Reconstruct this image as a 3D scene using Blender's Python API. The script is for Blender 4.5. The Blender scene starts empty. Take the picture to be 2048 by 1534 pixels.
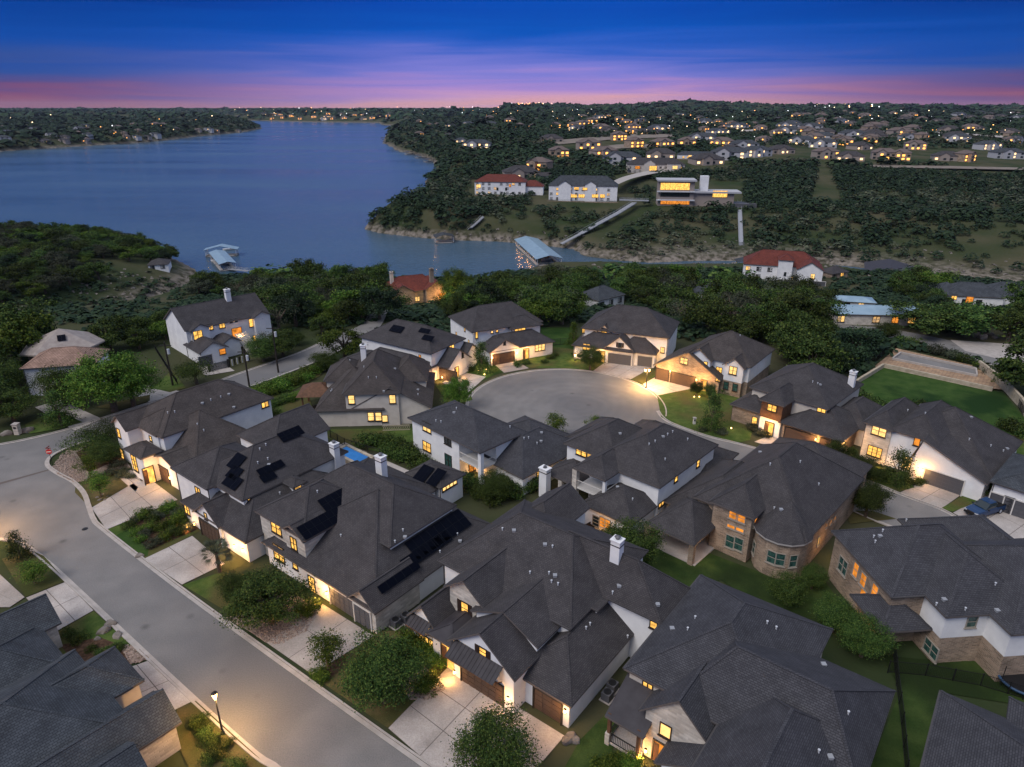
import bpy, math, random
import numpy as np
from mathutils import Vector, Matrix
from mathutils.bvhtree import BVHTree
from mathutils.geometry import tessellate_polygon

random.seed(7); rng = np.random.default_rng(7)
sc = bpy.context.scene
COL = sc.collection
# ------------------------------------------------------------------ camera
CAMZ = 50.0; PITCH = math.radians(22.1)
cd = bpy.data.cameras.new("camera"); cam = bpy.data.objects.new("camera", cd); COL.objects.link(cam)
cam.location = (0, 0, CAMZ); cam.rotation_euler = (math.pi/2 - PITCH, 0, 0)
cd.sensor_width = 36; cd.lens = 24.0; cd.clip_start = .5; cd.clip_end = 40000
sc.camera = cam
# ------------------------------------------------------------------ view, world, sun
sc.view_settings.view_transform = 'Standard'; sc.view_settings.look = 'None'
sc.view_settings.exposure = 0; sc.view_settings.gamma = 1
sc.cycles.max_bounces = 5; sc.cycles.diffuse_bounces = 2; sc.cycles.glossy_bounces = 2
sc.cycles.transmission_bounces = 2; sc.cycles.volume_bounces = 0; sc.cycles.use_denoising = True
sc.cycles.sample_clamp_indirect = 4
world = bpy.data.worlds.new("World"); sc.world = world; world.use_nodes = True
def sky_nodes():
    nt = world.node_tree; N = nt.nodes; L = nt.links
    bg = N['Background']
    tc = N.new('ShaderNodeTexCoord'); sep = N.new('ShaderNodeSeparateXYZ'); L.new(tc.outputs['Generated'], sep.inputs[0])
    mp = N.new('ShaderNodeMapping'); mp.inputs['Scale'].default_value = (1.3, 1.3, 30); mp.inputs['Rotation'].default_value = (0, math.radians(1.6), 0)
    L.new(tc.outputs['Generated'], mp.inputs[0])
    nz = N.new('ShaderNodeTexNoise'); nz.inputs['Scale'].default_value = 2.0; nz.inputs['Detail'].default_value = 6; nz.inputs['Distortion'].default_value = .6; L.new(mp.outputs[0], nz.inputs[0])
    m1 = N.new('ShaderNodeMath'); m1.operation = 'MULTIPLY_ADD'; m1.inputs[1].default_value = .065; m1.inputs[2].default_value = -.0325; L.new(nz.outputs[0], m1.inputs[0])
    m2 = N.new('ShaderNodeMath'); m2.operation = 'ADD'; L.new(m1.outputs[0], m2.inputs[0]); L.new(sep.outputs[2], m2.inputs[1])
    def ramp(st):
        cr = N.new('ShaderNodeValToRGB'); L.new(m2.outputs[0], cr.inputs[0]); e = cr.color_ramp.elements
        e[0].position = 0; e[0].color = (*st[0][1], 1); e[1].position = 1; e[1].color = (*st[-1][1], 1)
        for p, c in st[1:-1]:
            x = e.new(p); x.color = (*c, 1)
        return cr
    up = [(.2, (.03,.12,.42)), (.38, (.27,.35,.58)), (.6, (.49,.55,.72)), (1, (.60,.65,.78))]
    mid = ramp([(0, (.74,.37,.42)), (.009, (.60,.33,.54)), (.022, (.42,.26,.62)), (.040, (.21,.21,.66)), (.064, (.04,.125,.57)), (.09, (.003,.09,.50)), (.128, (.002,.062,.43))]+up)
    side = ramp([(0, (.30,.10,.16)), (.010, (.22,.07,.17)), (.022, (.10,.07,.23)), (.040, (.028,.08,.32)), (.07, (.004,.07,.38)), (.1, (.002,.054,.33)), (.128, (.002,.038,.26))]+up)
    ab = N.new('ShaderNodeMath'); ab.operation = 'SUBTRACT'; L.new(sep.outputs[0], ab.inputs[0]); ab.inputs[1].default_value = .02
    a2 = N.new('ShaderNodeMath'); a2.operation = 'ABSOLUTE'; L.new(ab.outputs[0], a2.inputs[0])
    mr = N.new('ShaderNodeMapRange'); mr.interpolation_type = 'SMOOTHSTEP'; mr.inputs[1].default_value = .08; mr.inputs[2].default_value = .60; L.new(a2.outputs[0], mr.inputs[0])
    mx = N.new('ShaderNodeMix'); mx.data_type = 'RGBA'; L.new(mr.outputs[0], mx.inputs[0]); L.new(mid.outputs[0], mx.inputs[6]); L.new(side.outputs[0], mx.inputs[7])
    L.new(mx.outputs[2], bg.inputs[0]); bg.inputs[1].default_value = 1.0
sky_nodes()
sl = bpy.data.lights.new("sun", 'SUN'); sl.energy = 2.1; sl.angle = math.radians(32); sl.color = (1, .93, .88)
sun = bpy.data.objects.new("sun", sl); COL.objects.link(sun)
sun.rotation_euler = (math.radians(40), 0, math.radians(-48))

# ------------------------------------------------------------------ measuring: photo pixel <-> place
F = 1365.0; cs, sn = math.cos(PITCH), math.sin(PITCH)
def ray(px, py):
    u = (px-1024)/F; v = (767-py)/F
    return Vector((u, cs+v*sn, v*cs-sn))
def P(px, py, z=0.0):
    d = ray(px, py); t = (z-CAMZ)/d.z
    return Vector((t*d.x, t*d.y, z))
def pix_np(X, Y, Z):
    dz = Z-CAMZ; f = Y*cs-dz*sn; up = Y*sn+dz*cs
    f = np.where(f < 1, 1, f)
    return 1024+F*X/f, 767-F*up/f
def inpoly(px, py, poly):
    px = np.asarray(px); py = np.asarray(py); c = np.zeros(px.shape, bool); n = len(poly)
    for i in range(n):
        x1, y1 = poly[i]; x2, y2 = poly[(i+1) % n]
        if y1 == y2: continue
        k = ((y1 > py) != (y2 > py)) & (px < (x2-x1)*(py-y1)/(y2-y1)+x1)
        c ^= k
    return c
# ------------------------------------------------------------------ materials
def mat(name, color=(.5,.5,.5), rough=.8, spec=.3, metal=0):
    m = bpy.data.materials.new(name); m.use_nodes = True
    b = m.node_tree.nodes['Principled BSDF']
    b.inputs['Base Color'].default_value = (*color, 1); b.inputs['Roughness'].default_value = rough
    b.inputs['Metallic'].default_value = metal; b.inputs['Specular IOR Level'].default_value = spec
    return m
def noisy(name, c1, c2, scale=3, rough=.85, c3=None, bump=0, bscale=None, coord='Object', detail=6, spec=.25, lo=.35, hi=.65):
    m = mat(name, c1, rough, spec); nt = m.node_tree; N = nt.nodes; L = nt.links; b = N['Principled BSDF']
    tc = N.new('ShaderNodeTexCoord')
    ge = N.new('ShaderNodeNewGeometry')
    src = tc.outputs['Object'] if coord == 'Object' else ge.outputs['Position']
    nz = N.new('ShaderNodeTexNoise'); nz.inputs['Scale'].default_value = scale; nz.inputs['Detail'].default_value = detail
    L.new(src, nz.inputs[0]); cr = N.new('ShaderNodeValToRGB'); L.new(nz.outputs[0], cr.inputs[0])
    e = cr.color_ramp.elements; e[0].position = lo; e[0].color = (*c1, 1); e[1].position = hi; e[1].color = (*c2, 1)
    out = cr.outputs[0]
    if c3:
        n2 = N.new('ShaderNodeTexNoise'); n2.inputs['Scale'].default_value = scale*.17; n2.inputs['Detail'].default_value = 4; L.new(src, n2.inputs[0])
        r2 = N.new('ShaderNodeValToRGB'); r2.color_ramp.elements[0].position = .48; r2.color_ramp.elements[1].position = .62; L.new(n2.outputs[0], r2.inputs[0])
        mx = N.new('ShaderNodeMix'); mx.data_type = 'RGBA'; L.new(r2.outputs[0], mx.inputs[0]); L.new(out, mx.inputs[6]); mx.inputs[7].default_value = (*c3, 1)
        out = mx.outputs[2]
    L.new(out, b.inputs['Base Color'])
    if bump:
        bp = N.new('ShaderNodeBump'); bp.inputs['Strength'].default_value = bump; bp.inputs['Distance'].default_value = .05
        n3 = N.new('ShaderNodeTexNoise'); n3.inputs['Scale'].default_value = bscale or scale*4; L.new(src, n3.inputs[0])
        L.new(n3.outputs[0], bp.inputs['Height']); L.new(bp.outputs[0], b.inputs['Normal'])
    return m
def coursed(name, c1, c2, mortar, bw, rh, ms=.02, rough=.85, bump=.5, squash=1, off=.5, wear=.5, spec=.2):
    """courses of shingles, bricks or stones on the metre UVs"""
    m = mat(name, c1, rough, spec); nt = m.node_tree; N = nt.nodes; L = nt.links; b = N['Principled BSDF']
    uv = N.new('ShaderNodeUVMap'); uv.uv_map = 'UVMap'
    br = N.new('ShaderNodeTexBrick'); L.new(uv.outputs[0], br.inputs[0])
    br.inputs['Color1'].default_value = (*c1, 1); br.inputs['Color2'].default_value = (*c2, 1); br.inputs['Mortar'].default_value = (*mortar, 1)
    br.inputs['Scale'].default_value = 1; br.inputs['Brick Width'].default_value = bw; br.inputs['Row Height'].default_value = rh
    br.inputs['Mortar Size'].default_value = ms; br.inputs['Mortar Smooth'].default_value = .3; br.offset = off; br.squash = squash
    nz = N.new('ShaderNodeTexNoise'); nz.inputs['Scale'].default_value = .55; nz.inputs['Detail'].default_value = 8; L.new(uv.outputs[0], nz.inputs[0])
    mr = N.new('ShaderNodeMapRange'); mr.inputs[1].default_value = .25; mr.inputs[2].default_value = .75; mr.inputs[3].default_value = 1-wear*.5; mr.inputs[4].default_value = 1+wear*.5
    L.new(nz.outputs[0], mr.inputs[0])
    mx = N.new('ShaderNodeMix'); mx.data_type = 'RGBA'; mx.blend_type = 'MULTIPLY'; mx.inputs[0].default_value = 1
    L.new(br.outputs[0], mx.inputs[6]); L.new(mr.outputs[0], mx.inputs[7]); L.new(mx.outputs[2], b.inputs['Base Color'])
    if bump:
        bp = N.new('ShaderNodeBump'); bp.inputs['Strength'].default_value = bump; bp.inputs['Distance'].default_value = .02; bp.invert = True
        L.new(br.outputs['Fac'], bp.inputs['Height']); L.new(bp.outputs[0], b.inputs['Normal'])
    return m
def emit(name, color, strength, vary=0, scale=1.2):
    m = bpy.data.materials.new(name); m.use_nodes = True; nt = m.node_tree; N = nt.nodes; L = nt.links
    N.remove(N['Principled BSDF']); e = N.new('ShaderNodeEmission'); e.inputs[0].default_value = (*color, 1); e.inputs[1].default_value = strength
    L.new(e.outputs[0], N['Material Output'].inputs[0])
    if vary:   # rooms behind the glass: walls, curtains and furniture of different brightness
        g = N.new('ShaderNodeNewGeometry'); nz = N.new('ShaderNodeTexNoise'); nz.inputs['Scale'].default_value = scale; nz.inputs['Detail'].default_value = 3
        L.new(g.outputs['Position'], nz.inputs[0]); mr = N.new('ShaderNodeMapRange'); mr.inputs[1].default_value = .3; mr.inputs[2].default_value = .7
        mr.inputs[3].default_value = strength*(1-vary); mr.inputs[4].default_value = strength*(1+vary*.6); L.new(nz.outputs[0], mr.inputs[0]); L.new(mr.outputs[0], e.inputs[1])
    return m
def foliage(name, ramp, rough=.65):
    m = mat(name, ramp[0], rough, .25); nt = m.node_tree; N = nt.nodes; L = nt.links; b = N['Principled BSDF']; b.inputs['Specular IOR Level'].default_value = .06
    g = N.new('ShaderNodeNewGeometry'); oi = N.new('ShaderNodeObjectInfo')
    cr = N.new('ShaderNodeValToRGB'); el = cr.color_ramp.elements; n = len(ramp)
    el[0].color = (*ramp[0], 1); el[1].color = (*ramp[-1], 1)
    for i, c in enumerate(ramp[1:-1]):
        x = el.new((i+1)/(n-1)); x.color = (*c, 1)
    L.new(g.outputs['Random Per Island'], cr.inputs[0])
    hs = N.new('ShaderNodeHueSaturation'); mr = N.new('ShaderNodeMapRange'); mr.inputs[3].default_value = .55; mr.inputs[4].default_value = 1.4
    L.new(oi.outputs['Random'], mr.inputs[0]); L.new(mr.outputs[0], hs.inputs['Value'])
    m3 = N.new('ShaderNodeMapRange'); m3.inputs[3].default_value = .475; m3.inputs[4].default_value = .52; L.new(oi.outputs['Random'], m3.inputs[0]); L.new(m3.outputs[0], hs.inputs['Hue'])
    L.new(cr.outputs[0], hs.inputs['Color']); L.new(hs.outputs[0], b.inputs['Base Color'])
    return m
M = {}
M['shingle'] = coursed('asphalt_shingle', (.072,.066,.067), (.052,.048,.050), (.032,.030,.033), .30, .16, .022, .9, .6, wear=.45)
M['shingle_cool'] = coursed('cool_grey_shingle', (.070,.070,.078), (.050,.050,.057), (.031,.031,.036), .32, .17, .024, .9, .7, wear=.4)
M['shingle_warm'] = coursed('warm_brown_shingle', (.086,.073,.068), (.060,.051,.048), (.035,.031,.030), .30, .16, .022, .9, .6, wear=.5)
M['grass_dark'] = None
M['shingle_blue'] = coursed('slate_blue_shingle', (.070,.078,.088), (.048,.054,.063), (.028,.032,.038), .32, .2, .025, .9, .6, wear=.6)
M['shingle_tan'] = coursed('tan_shingle', (.34,.22,.17), (.25,.16,.12), (.12,.08,.06), .5, .3, .03, .9, .4)
M['shingle_red'] = coursed('red_clay_tile', (.20,.05,.035), (.14,.035,.025), (.05,.015,.012), .4, .35, .05, .8, .5)
M['metal_pale'] = noisy('pale_blue_metal', (.20,.30,.38), (.26,.37,.45), .4, .4, spec=.5)
M['roof_cream'] = noisy('cream_roof', (.26,.22,.20), (.33,.29,.26), 1, .8)
M['stucco'] = noisy('white_stucco', (.68,.68,.69), (.78,.78,.78), .7, .9, bump=.15, bscale=25)
M['stucco_warm'] = noisy('cream_stucco', (.50,.45,.40), (.58,.53,.47), .7, .9, bump=.15, bscale=25)
M['limestone'] = coursed('cream_limestone', (.62,.57,.50), (.42,.38,.33), (.5,.46,.41), .75, .26, .03, .9, .7, wear=.5)
M['brownstone'] = coursed('tan_brown_stone', (.36,.26,.19), (.19,.14,.10), (.34,.28,.22), .5, .17, .03, .9, .9, wear=.8)
M['wood'] = noisy('brown_wood', (.09,.045,.025), (.14,.07,.04), 2, .7)
M['downpipe'] = mat('downpipe', (.06,.055,.055), .5)
M['soffit'] = mat('soffit_paint', (.16,.13,.11), .8)
M['fascia'] = mat('fascia_brown', (.11,.095,.09), .7)
M['fascia_pale'] = mat('fascia_pale', (.35,.33,.31), .7)
M['metal_dark'] = noisy('dark_seam_metal', (.035,.031,.035), (.048,.044,.049), 1, .55, spec=.25)
M['trim_dark'] = mat('dark_bronze_trim', (.03,.024,.02), .5)
M['trim_white'] = mat('white_trim', (.6,.58,.55), .6)
M['far_wall'] = mat('far_tan_wall', (.30,.25,.22), .9); M['far_wall2'] = mat('far_grey_wall', (.40,.40,.42), .9); M['trim_tan'] = mat('tan_trim', (.30,.27,.23), .6)
M['garage_brown'] = mat('garage_brown', (.085,.055,.04), .6)
M['garage_grey'] = mat('garage_grey', (.09,.09,.10), .6)
M['shutter'] = mat('shutter_brown', (.035,.02,.015), .6)
M['lit'] = emit('lit_room', (1.0,.52,.11), 1.6, .55, 1.3)
M['lit_pale'] = emit('lit_room_pale', (1.0,.60,.20), 1.6, .35, 1.5)
M['lit_orange'] = emit('lit_room_orange', (1.0,.33,.045), .9, .55, 1.1)
M['glass'] = mat('dark_glass', (.02,.03,.035), .08, .6)
M['teal'] = noisy('teal_blind_glass', (.015,.045,.042), (.04,.10,.085), 2.2, .2, spec=.5, lo=.42, hi=.55)
M['lamp'] = emit('lamp_glass', (1.0,.60,.22), 9)
M['lamp_cold'] = emit('lamp_glass_cold', (1.0,.85,.6), 10)
M['solar'] = mat('solar_cell', (.0015,.0025,.007), .5, .04); M['solar_rim'] = mat('solar_rim', (.006,.007,.010), .5, .1)
M['metal_white'] = mat('white_metal', (.5,.52,.55), .5)
M['vent_grey'] = mat('vent_grey', (.28,.29,.31), .6)
M['lead'] = mat('lead_cap', (.12,.12,.13), .5, .5, .4)
M['asphalt'] = noisy('road_surface', (.165,.158,.152), (.202,.192,.184), .3, .8, c3=(.14,.136,.136), bump=.1, bscale=60, coord='W')
def stains(m, amount=.35):
    nt = m.node_tree; N = nt.nodes; L = nt.links; b = N['Principled BSDF']; src = b.inputs['Base Color'].links[0].from_socket; g = N.new('ShaderNodeNewGeometry')
    vo = N.new('ShaderNodeTexVoronoi'); vo.inputs['Scale'].default_value = .22; L.new(g.outputs['Position'], vo.inputs[0]); mr = N.new('ShaderNodeMapRange'); mr.inputs[1].default_value = .03; mr.inputs[2].default_value = .13; mr.inputs[3].default_value = 1-amount; mr.inputs[4].default_value = 1; L.new(vo.outputs[0], mr.inputs[0])
    n4 = N.new('ShaderNodeTexNoise'); n4.inputs['Scale'].default_value = 9; n4.inputs['Detail'].default_value = 8; L.new(g.outputs['Position'], n4.inputs[0]); m4 = N.new('ShaderNodeMapRange'); m4.inputs[1].default_value = .3; m4.inputs[2].default_value = .7; m4.inputs[3].default_value = .84; m4.inputs[4].default_value = 1.14; L.new(n4.outputs[0], m4.inputs[0])
    mu = N.new('ShaderNodeMath'); mu.operation = 'MULTIPLY'; L.new(mr.outputs[0], mu.inputs[0]); L.new(m4.outputs[0], mu.inputs[1])
    mx = N.new('ShaderNodeMix'); mx.data_type = 'RGBA'; mx.blend_type = 'MULTIPLY'; mx.inputs[0].default_value = 1; L.new(src, mx.inputs[6]); L.new(mu.outputs[0], mx.inputs[7]); L.new(mx.outputs[2], b.inputs['Base Color'])
stains(M['asphalt'])
M['concrete'] = noisy('driveway_concrete', (.37,.335,.31), (.45,.41,.38), .7, .85, c3=(.31,.28,.255), bump=.08, bscale=40, coord='W')
stains(M['concrete'], .2)
M['kerb'] = noisy('kerb_concrete', (.34,.31,.28), (.42,.38,.35), 1.1, .85, coord='W')
M['joint'] = mat('joint', (.12,.10,.09), .9)
M['grass'] = noisy('lawn_grass', (.045,.080,.018), (.082,.115,.030), .8, .95, c3=(.085,.078,.03), bump=.6, bscale=14, coord='W', spec=.05)
M['grass_dry'] = noisy('dry_lawn_grass', (.07,.065,.025), (.11,.09,.04), .7, .95, c3=(.05,.06,.02), bump=.6, bscale=14, coord='W', spec=.05)
M['grass_green'] = noisy('green_lawn_grass', (.028,.062,.014), (.050,.088,.022), .5, .95, c3=(.014,.036,.010), bump=.5, bscale=12, coord='W', spec=.05)
M['grass_dark'] = noisy('dark_lawn_grass', (.026,.050,.013), (.048,.074,.020), .5, .95, c3=(.018,.03,.01), bump=.5, bscale=12, coord='W', spec=.05)  # darker green mix for the back lawns
M['mulch'] = noisy('brown_mulch', (.05,.03,.02), (.10,.06,.04), 3, .95, bump=.8, bscale=18, coord='W', spec=.05)
M['pebble'] = noisy('river_stone', (.16,.12,.10), (.36,.28,.23), 5, .8, bump=.4, coord='W', detail=2)
M['rock'] = noisy('pale_rock', (.11,.095,.085), (.24,.215,.19), .8, .9, bump=.5, coord='W')
M['bark'] = noisy('bark', (.07,.05,.035), (.12,.09,.07), 6, .9)
for k_ in ('grass','grass_dry','grass_green','grass_dark'): stains(M[k_], .25)
M['iron'] = mat('black_iron', (.012,.012,.013), .5)
M['pool'] = emit('pool_water', (.05,.22,.62), .75, .3, .5)
M['leaf_oak'] = foliage('oak_leaf', [(.010,.024,.007), (.025,.050,.012), (.050,.082,.018), (.095,.125,.028)])
M['leaf_light'] = foliage('light_leaf', [(.015,.045,.006), (.04,.085,.012), (.08,.13,.018), (.13,.175,.03)])
M['leaf_grey'] = foliage('grey_leaf', [(.02,.03,.018), (.04,.05,.03), (.065,.075,.045), (.09,.095,.06)])
M['leaf_far'] = foliage('juniper_leaf', [(.010,.022,.012), (.016,.032,.016), (.024,.042,.02), (.034,.052,.024)])

# ------------------------------------------------------------------ mesh helpers
class MB:
    def __init__(s): s.v = []; s.f = []; s.m = []
    def face(s, pts, mi=0):
        k = len(s.v); s.v += [tuple(p) for p in pts]; s.f.append(tuple(range(k, k+len(pts)))); s.m.append(mi)
    def box(s, c, d, mi=0, ux=(1,0,0), uy=(0,1,0)):
        ux = Vector(ux).normalized(); uy = Vector(uy).normalized(); uz = ux.cross(uy); c = Vector(c)
        q = [c+ux*(a*d[0]/2)+uy*(b*d[1]/2)+uz*(e*d[2]/2) for a in (-1,1) for b in (-1,1) for e in (-1,1)]
        k = len(s.v); s.v += [tuple(p) for p in q]
        for f in ((0,1,3,2),(4,6,7,5),(0,4,5,1),(2,3,7,6),(0,2,6,4),(1,5,7,3)):
            s.f.append(tuple(k+i for i in f)); s.m.append(mi)
    def cone(s, a, b, r0, r1, n=8, mi=0, cap=True):
        a = Vector(a); b = Vector(b); d = (b-a).normalized(); x = d.orthogonal().normalized(); y = d.cross(x); k = len(s.v)
        for r, p in ((r0, a), (r1, b)):
            for i in range(n):
                t = 2*math.pi*i/n; s.v.append(tuple(p+x*(r*math.cos(t))+y*(r*math.sin(t))))
        for i in range(n):
            j = (i+1) % n; s.f.append((k+i, k+j, k+n+j, k+n+i)); s.m.append(mi)
        if cap:
            s.f.append(tuple(k+n+i for i in range(n))); s.m.append(mi); s.f.append(tuple(k+n-1-i for i in range(n))); s.m.append(mi)
    def prism(s, poly, z0, z1, mi=0, top=True):
        n = len(poly)
        for i in range(n):
            a, b = poly[i], poly[(i+1) % n]; s.face([(a[0],a[1],z0),(b[0],b[1],z0),(b[0],b[1],z1),(a[0],a[1],z1)], mi)
        if top:
            for t in tessellate_polygon([[Vector((p[0],p[1],0)) for p in poly]]):
                s.face([(poly[i][0],poly[i][1],z1) for i in t], mi)
    def mesh(s, name, mats, off=(0,0,0)):
        me = bpy.data.meshes.new(name); o = Vector(off)
        me.from_pydata([(x-o.x, y-o.y, z-o.z) for x, y, z in s.v], [], s.f)
        for m in (mats if isinstance(mats, (list, tuple)) else [mats]): me.materials.append(m)
        me.polygons.foreach_set('material_index', s.m)
        uvl = me.uv_layers.new(name='UVMap'); uvs = []
        for f in s.f:
            p = [Vector(s.v[i]) for i in f[:4]]
            n = (p[1]-p[0]).cross(p[2]-p[0])
            if n.length < 1e-9: n = Vector((0,0,1))
            n.normalize()
            if n.z < 0: n = -n
            if n.z > .995: ud, vd = Vector((1,0,0)), Vector((0,1,0))
            else:
                ud = Vector((0,0,1)).cross(n).normalized(); vd = n.cross(ud)
                if abs(n.z) < .05: vd = Vector((0,0,1))
            for i in f:
                q = Vector(s.v[i]); uvs += [q.dot(ud), q.dot(vd)]
        uvl.data.foreach_set('uv', uvs); me.update()
        return me
    def build(s, name, mats, parent=None, off=None, **kw):
        if off is None: off = parent.location if parent is not None else Vector((0,0,0))
        return link(name, s.mesh(name, mats, off), parent, **kw)
def link(name, data, parent=None, loc=None, rot=None, **kw):
    o = bpy.data.objects.new(name, data); COL.objects.link(o)
    if parent is not None: o.parent = parent
    if loc is not None: o.location = loc
    if rot is not None: o.rotation_euler = rot
    for k, v in kw.items(): o[k] = v
    return o
def thing(name, loc, label, cat, group=None, rz=0):
    o = link(name, None, None, loc, (0,0,rz), label=label, category=cat)
    o.empty_display_size = .3
    if group: o['group'] = group
    return o
def tag(o, label, cat, group=None):
    o['label'] = label; o['category'] = cat
    if group: o['group'] = group
    return o
def np_mesh(name, verts, quads, material):
    me = bpy.data.meshes.new(name); nv, nq = len(verts), len(quads)
    me.vertices.add(nv); me.vertices.foreach_set('co', np.asarray(verts, np.float32).ravel())
    me.loops.add(nq*4); me.loops.foreach_set('vertex_index', np.asarray(quads, np.int32).ravel())
    me.polygons.add(nq); me.polygons.foreach_set('loop_start', np.arange(0, nq*4, 4, dtype=np.int32))
    me.materials.append(material); me.update(calc_edges=True); return me
# ------------------------------------------------------------------ terrain and lake
WZ = -25.0
lake_px = [(2600,700),(2300,640),(2048,602),(1900,587),(1750,566),(1640,549),(1560,545),(1450,549),(1300,552),(1200,546),(1100,548),(1050,560),(950,584),
 (850,590),(700,590),(560,585),(470,583),(420,586),(390,600),(330,622),(270,648),(200,668),(110,690),(108,674),(200,640),(270,612),(330,590),(375,570),(397,556),(390,540),(355,522),(300,500),(200,487),(100,487),(0,492),(-300,510),
 (-700,520),(-700,330),(-200,312),(0,303),(100,296),(200,290),(300,284),(400,272),(480,265),(522,257),(500,250),(440,246),(380,244),(320,242),(292,238.5),
 (350,235),(420,232.5),(490,233),(500,236),(470,240),(600,243.5),(762,245.5),(768,250),(800,252),(780,262),(770,285),(800,302),(850,314),(873,326),(878,341),(868,356),
 (850,363),(862,373),(905,378),(880,394),(835,414),(790,437),(745,447),(730,457),(760,466),(830,474),(900,480),(1000,483),(1080,490),(1150,498),(1172,512),(1240,521),
 (1300,525),(1400,521),(1500,521),(1600,524),(1700,532),(1800,544),(1900,558),(2048,573),(2300,603),(2600,650)]
lake = [tuple(P(x, y, WZ)[:2]) for x, y in lake_px]
def shore_dist(X, Y):
    """signed distance to the shoreline, positive on land"""
    X = np.asarray(X, float); Y = np.asarray(Y, float); d2 = np.full(X.shape, 1e18); n = len(lake)
    for i in range(n):
        ax, ay = lake[i]; bx, by = lake[(i+1) % n]; ex, ey = bx-ax, by-ay; l2 = ex*ex+ey*ey
        t = np.clip(((X-ax)*ex+(Y-ay)*ey)/l2, 0, 1)
        d2 = np.minimum(d2, (X-ax-t*ex)**2+(Y-ay-t*ey)**2)
    d = np.sqrt(d2)
    return np.where(inpoly(X, Y, lake), -d, d)
def sm(a, b, x):
    t = np.clip((x-a)/(b-a), 0, 1); return t*t*(3-2*t)
def wob(X, Y, s, seed=0):
    return (np.sin(X/s+1.3+seed)*np.cos(Y/s*1.17+seed*2)+np.sin((X+Y)/s*.73+seed)*.7+np.sin((X-1.7*Y)/s*.51+2+seed)*.6)/2.3
chan = [tuple(P(x, y, WZ)[:2]) for x, y in ((3200,700),(2300,622),(2048,590),(1750,552),(1550,534),(1200,535),(950,530),(700,500))]
def terr(X, Y):
    X = np.asarray(X, float); Y = np.asarray(Y, float); d = shore_dist(X, Y)
    cx = np.interp(X, [c[0] for c in chan][::-1], [c[1] for c in chan][::-1])
    far = ((Y > cx) & (X > P(700,500,WZ).x)) | (Y > 520)
    pen = (~far) & (X < -60) & (Y > 205) & inpoly(X, Y, PEN)
    near = 25*(1-np.exp(-np.clip(d,0,None)/16))
    near = np.minimum(near, np.interp(Y, [163,200,245,300], [25,16.5,10.5,7])+wob(X, Y, 17, 4)*np.clip((Y-170)/30, 0, 1)*1.2)
    near = np.where(Y < 163, 25, near)
    ramp = np.interp(Y, [355,455,560,640,900,1136,2270,4500,9000,20000], [2,16,22,25.5,33,40,46,58,74,80])
    cliff = 62*(1-np.exp(-np.clip(d,0,None)/55))
    fr = np.minimum(np.maximum(ramp, np.minimum(1.0+.2*np.clip(d,0,None), 17)), cliff)
    left = (X < -60) & (Y > 650)
    lf = np.interp(Y, [600,2200,4500,9000,20000], [16,22,45,74,80])
    fr = np.where(left, np.minimum(lf, 3+cliff*.5), fr)
    fr = fr+wob(X, Y, 90)*np.clip(d/60, 0, 1)*np.interp(Y, [350,900,3000,9000], [1.2,4,10,20])
    for bx, by, h, w in ((1390,204,34,330),(1750,210,20,420),(1530,208,12,300),(1120,206,12,700),(900,207,10,900),(2040,216,10,500)):
        a = ray(bx, by); bxw, byw = a.x/a.y*4600, 4600
        fr = fr+h*np.exp(-((X-bxw)/w)**2-((Y-byw)/700)**2)
    pn = np.minimum(15, 15*(1-np.exp(-np.clip(d,0,None)/22)))+wob(X, Y, 20)*1.2*np.clip(d/20, 0, 1)
    land = np.where(far, fr, np.where(pen, pn, near))
    z = WZ+np.where(d > 0, land, np.clip(d*.25, -4, 0))
    return z
PEN = [tuple(P(x, y, WZ)[:2]) for x, y in ((-700,560),(-700,490),(0,480),(200,480),(360,515),(400,556),(375,575),(330,596),(270,620),(200,648),(108,680),(0,705),(-300,780))]
def TZ(x, y): return float(terr(np.array([x]), np.array([y]))[0])
def G(px, py, it=60):
    """point on the terrain seen at a photo pixel"""
    d = ray(px, py); t0, t1 = 20.0, None
    ts = np.geomspace(20, 16000, 900); X = d.x*ts; Y = d.y*ts; Z = CAMZ+d.z*ts
    g = np.maximum(terr(X, Y), WZ); k = np.argmax(Z < g)
    if not (Z < g).any(): k = len(ts)-1
    a, b = ts[max(k-1,0)], ts[k]
    tt = np.linspace(a, b, 60); gg = np.maximum(terr(d.x*tt, d.y*tt), WZ); kk = np.argmax(CAMZ+d.z*tt < gg)
    t = tt[kk] if (CAMZ+d.z*tt < gg).any() else b
    return Vector((d.x*t, d.y*t, float(gg[kk])))
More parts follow.
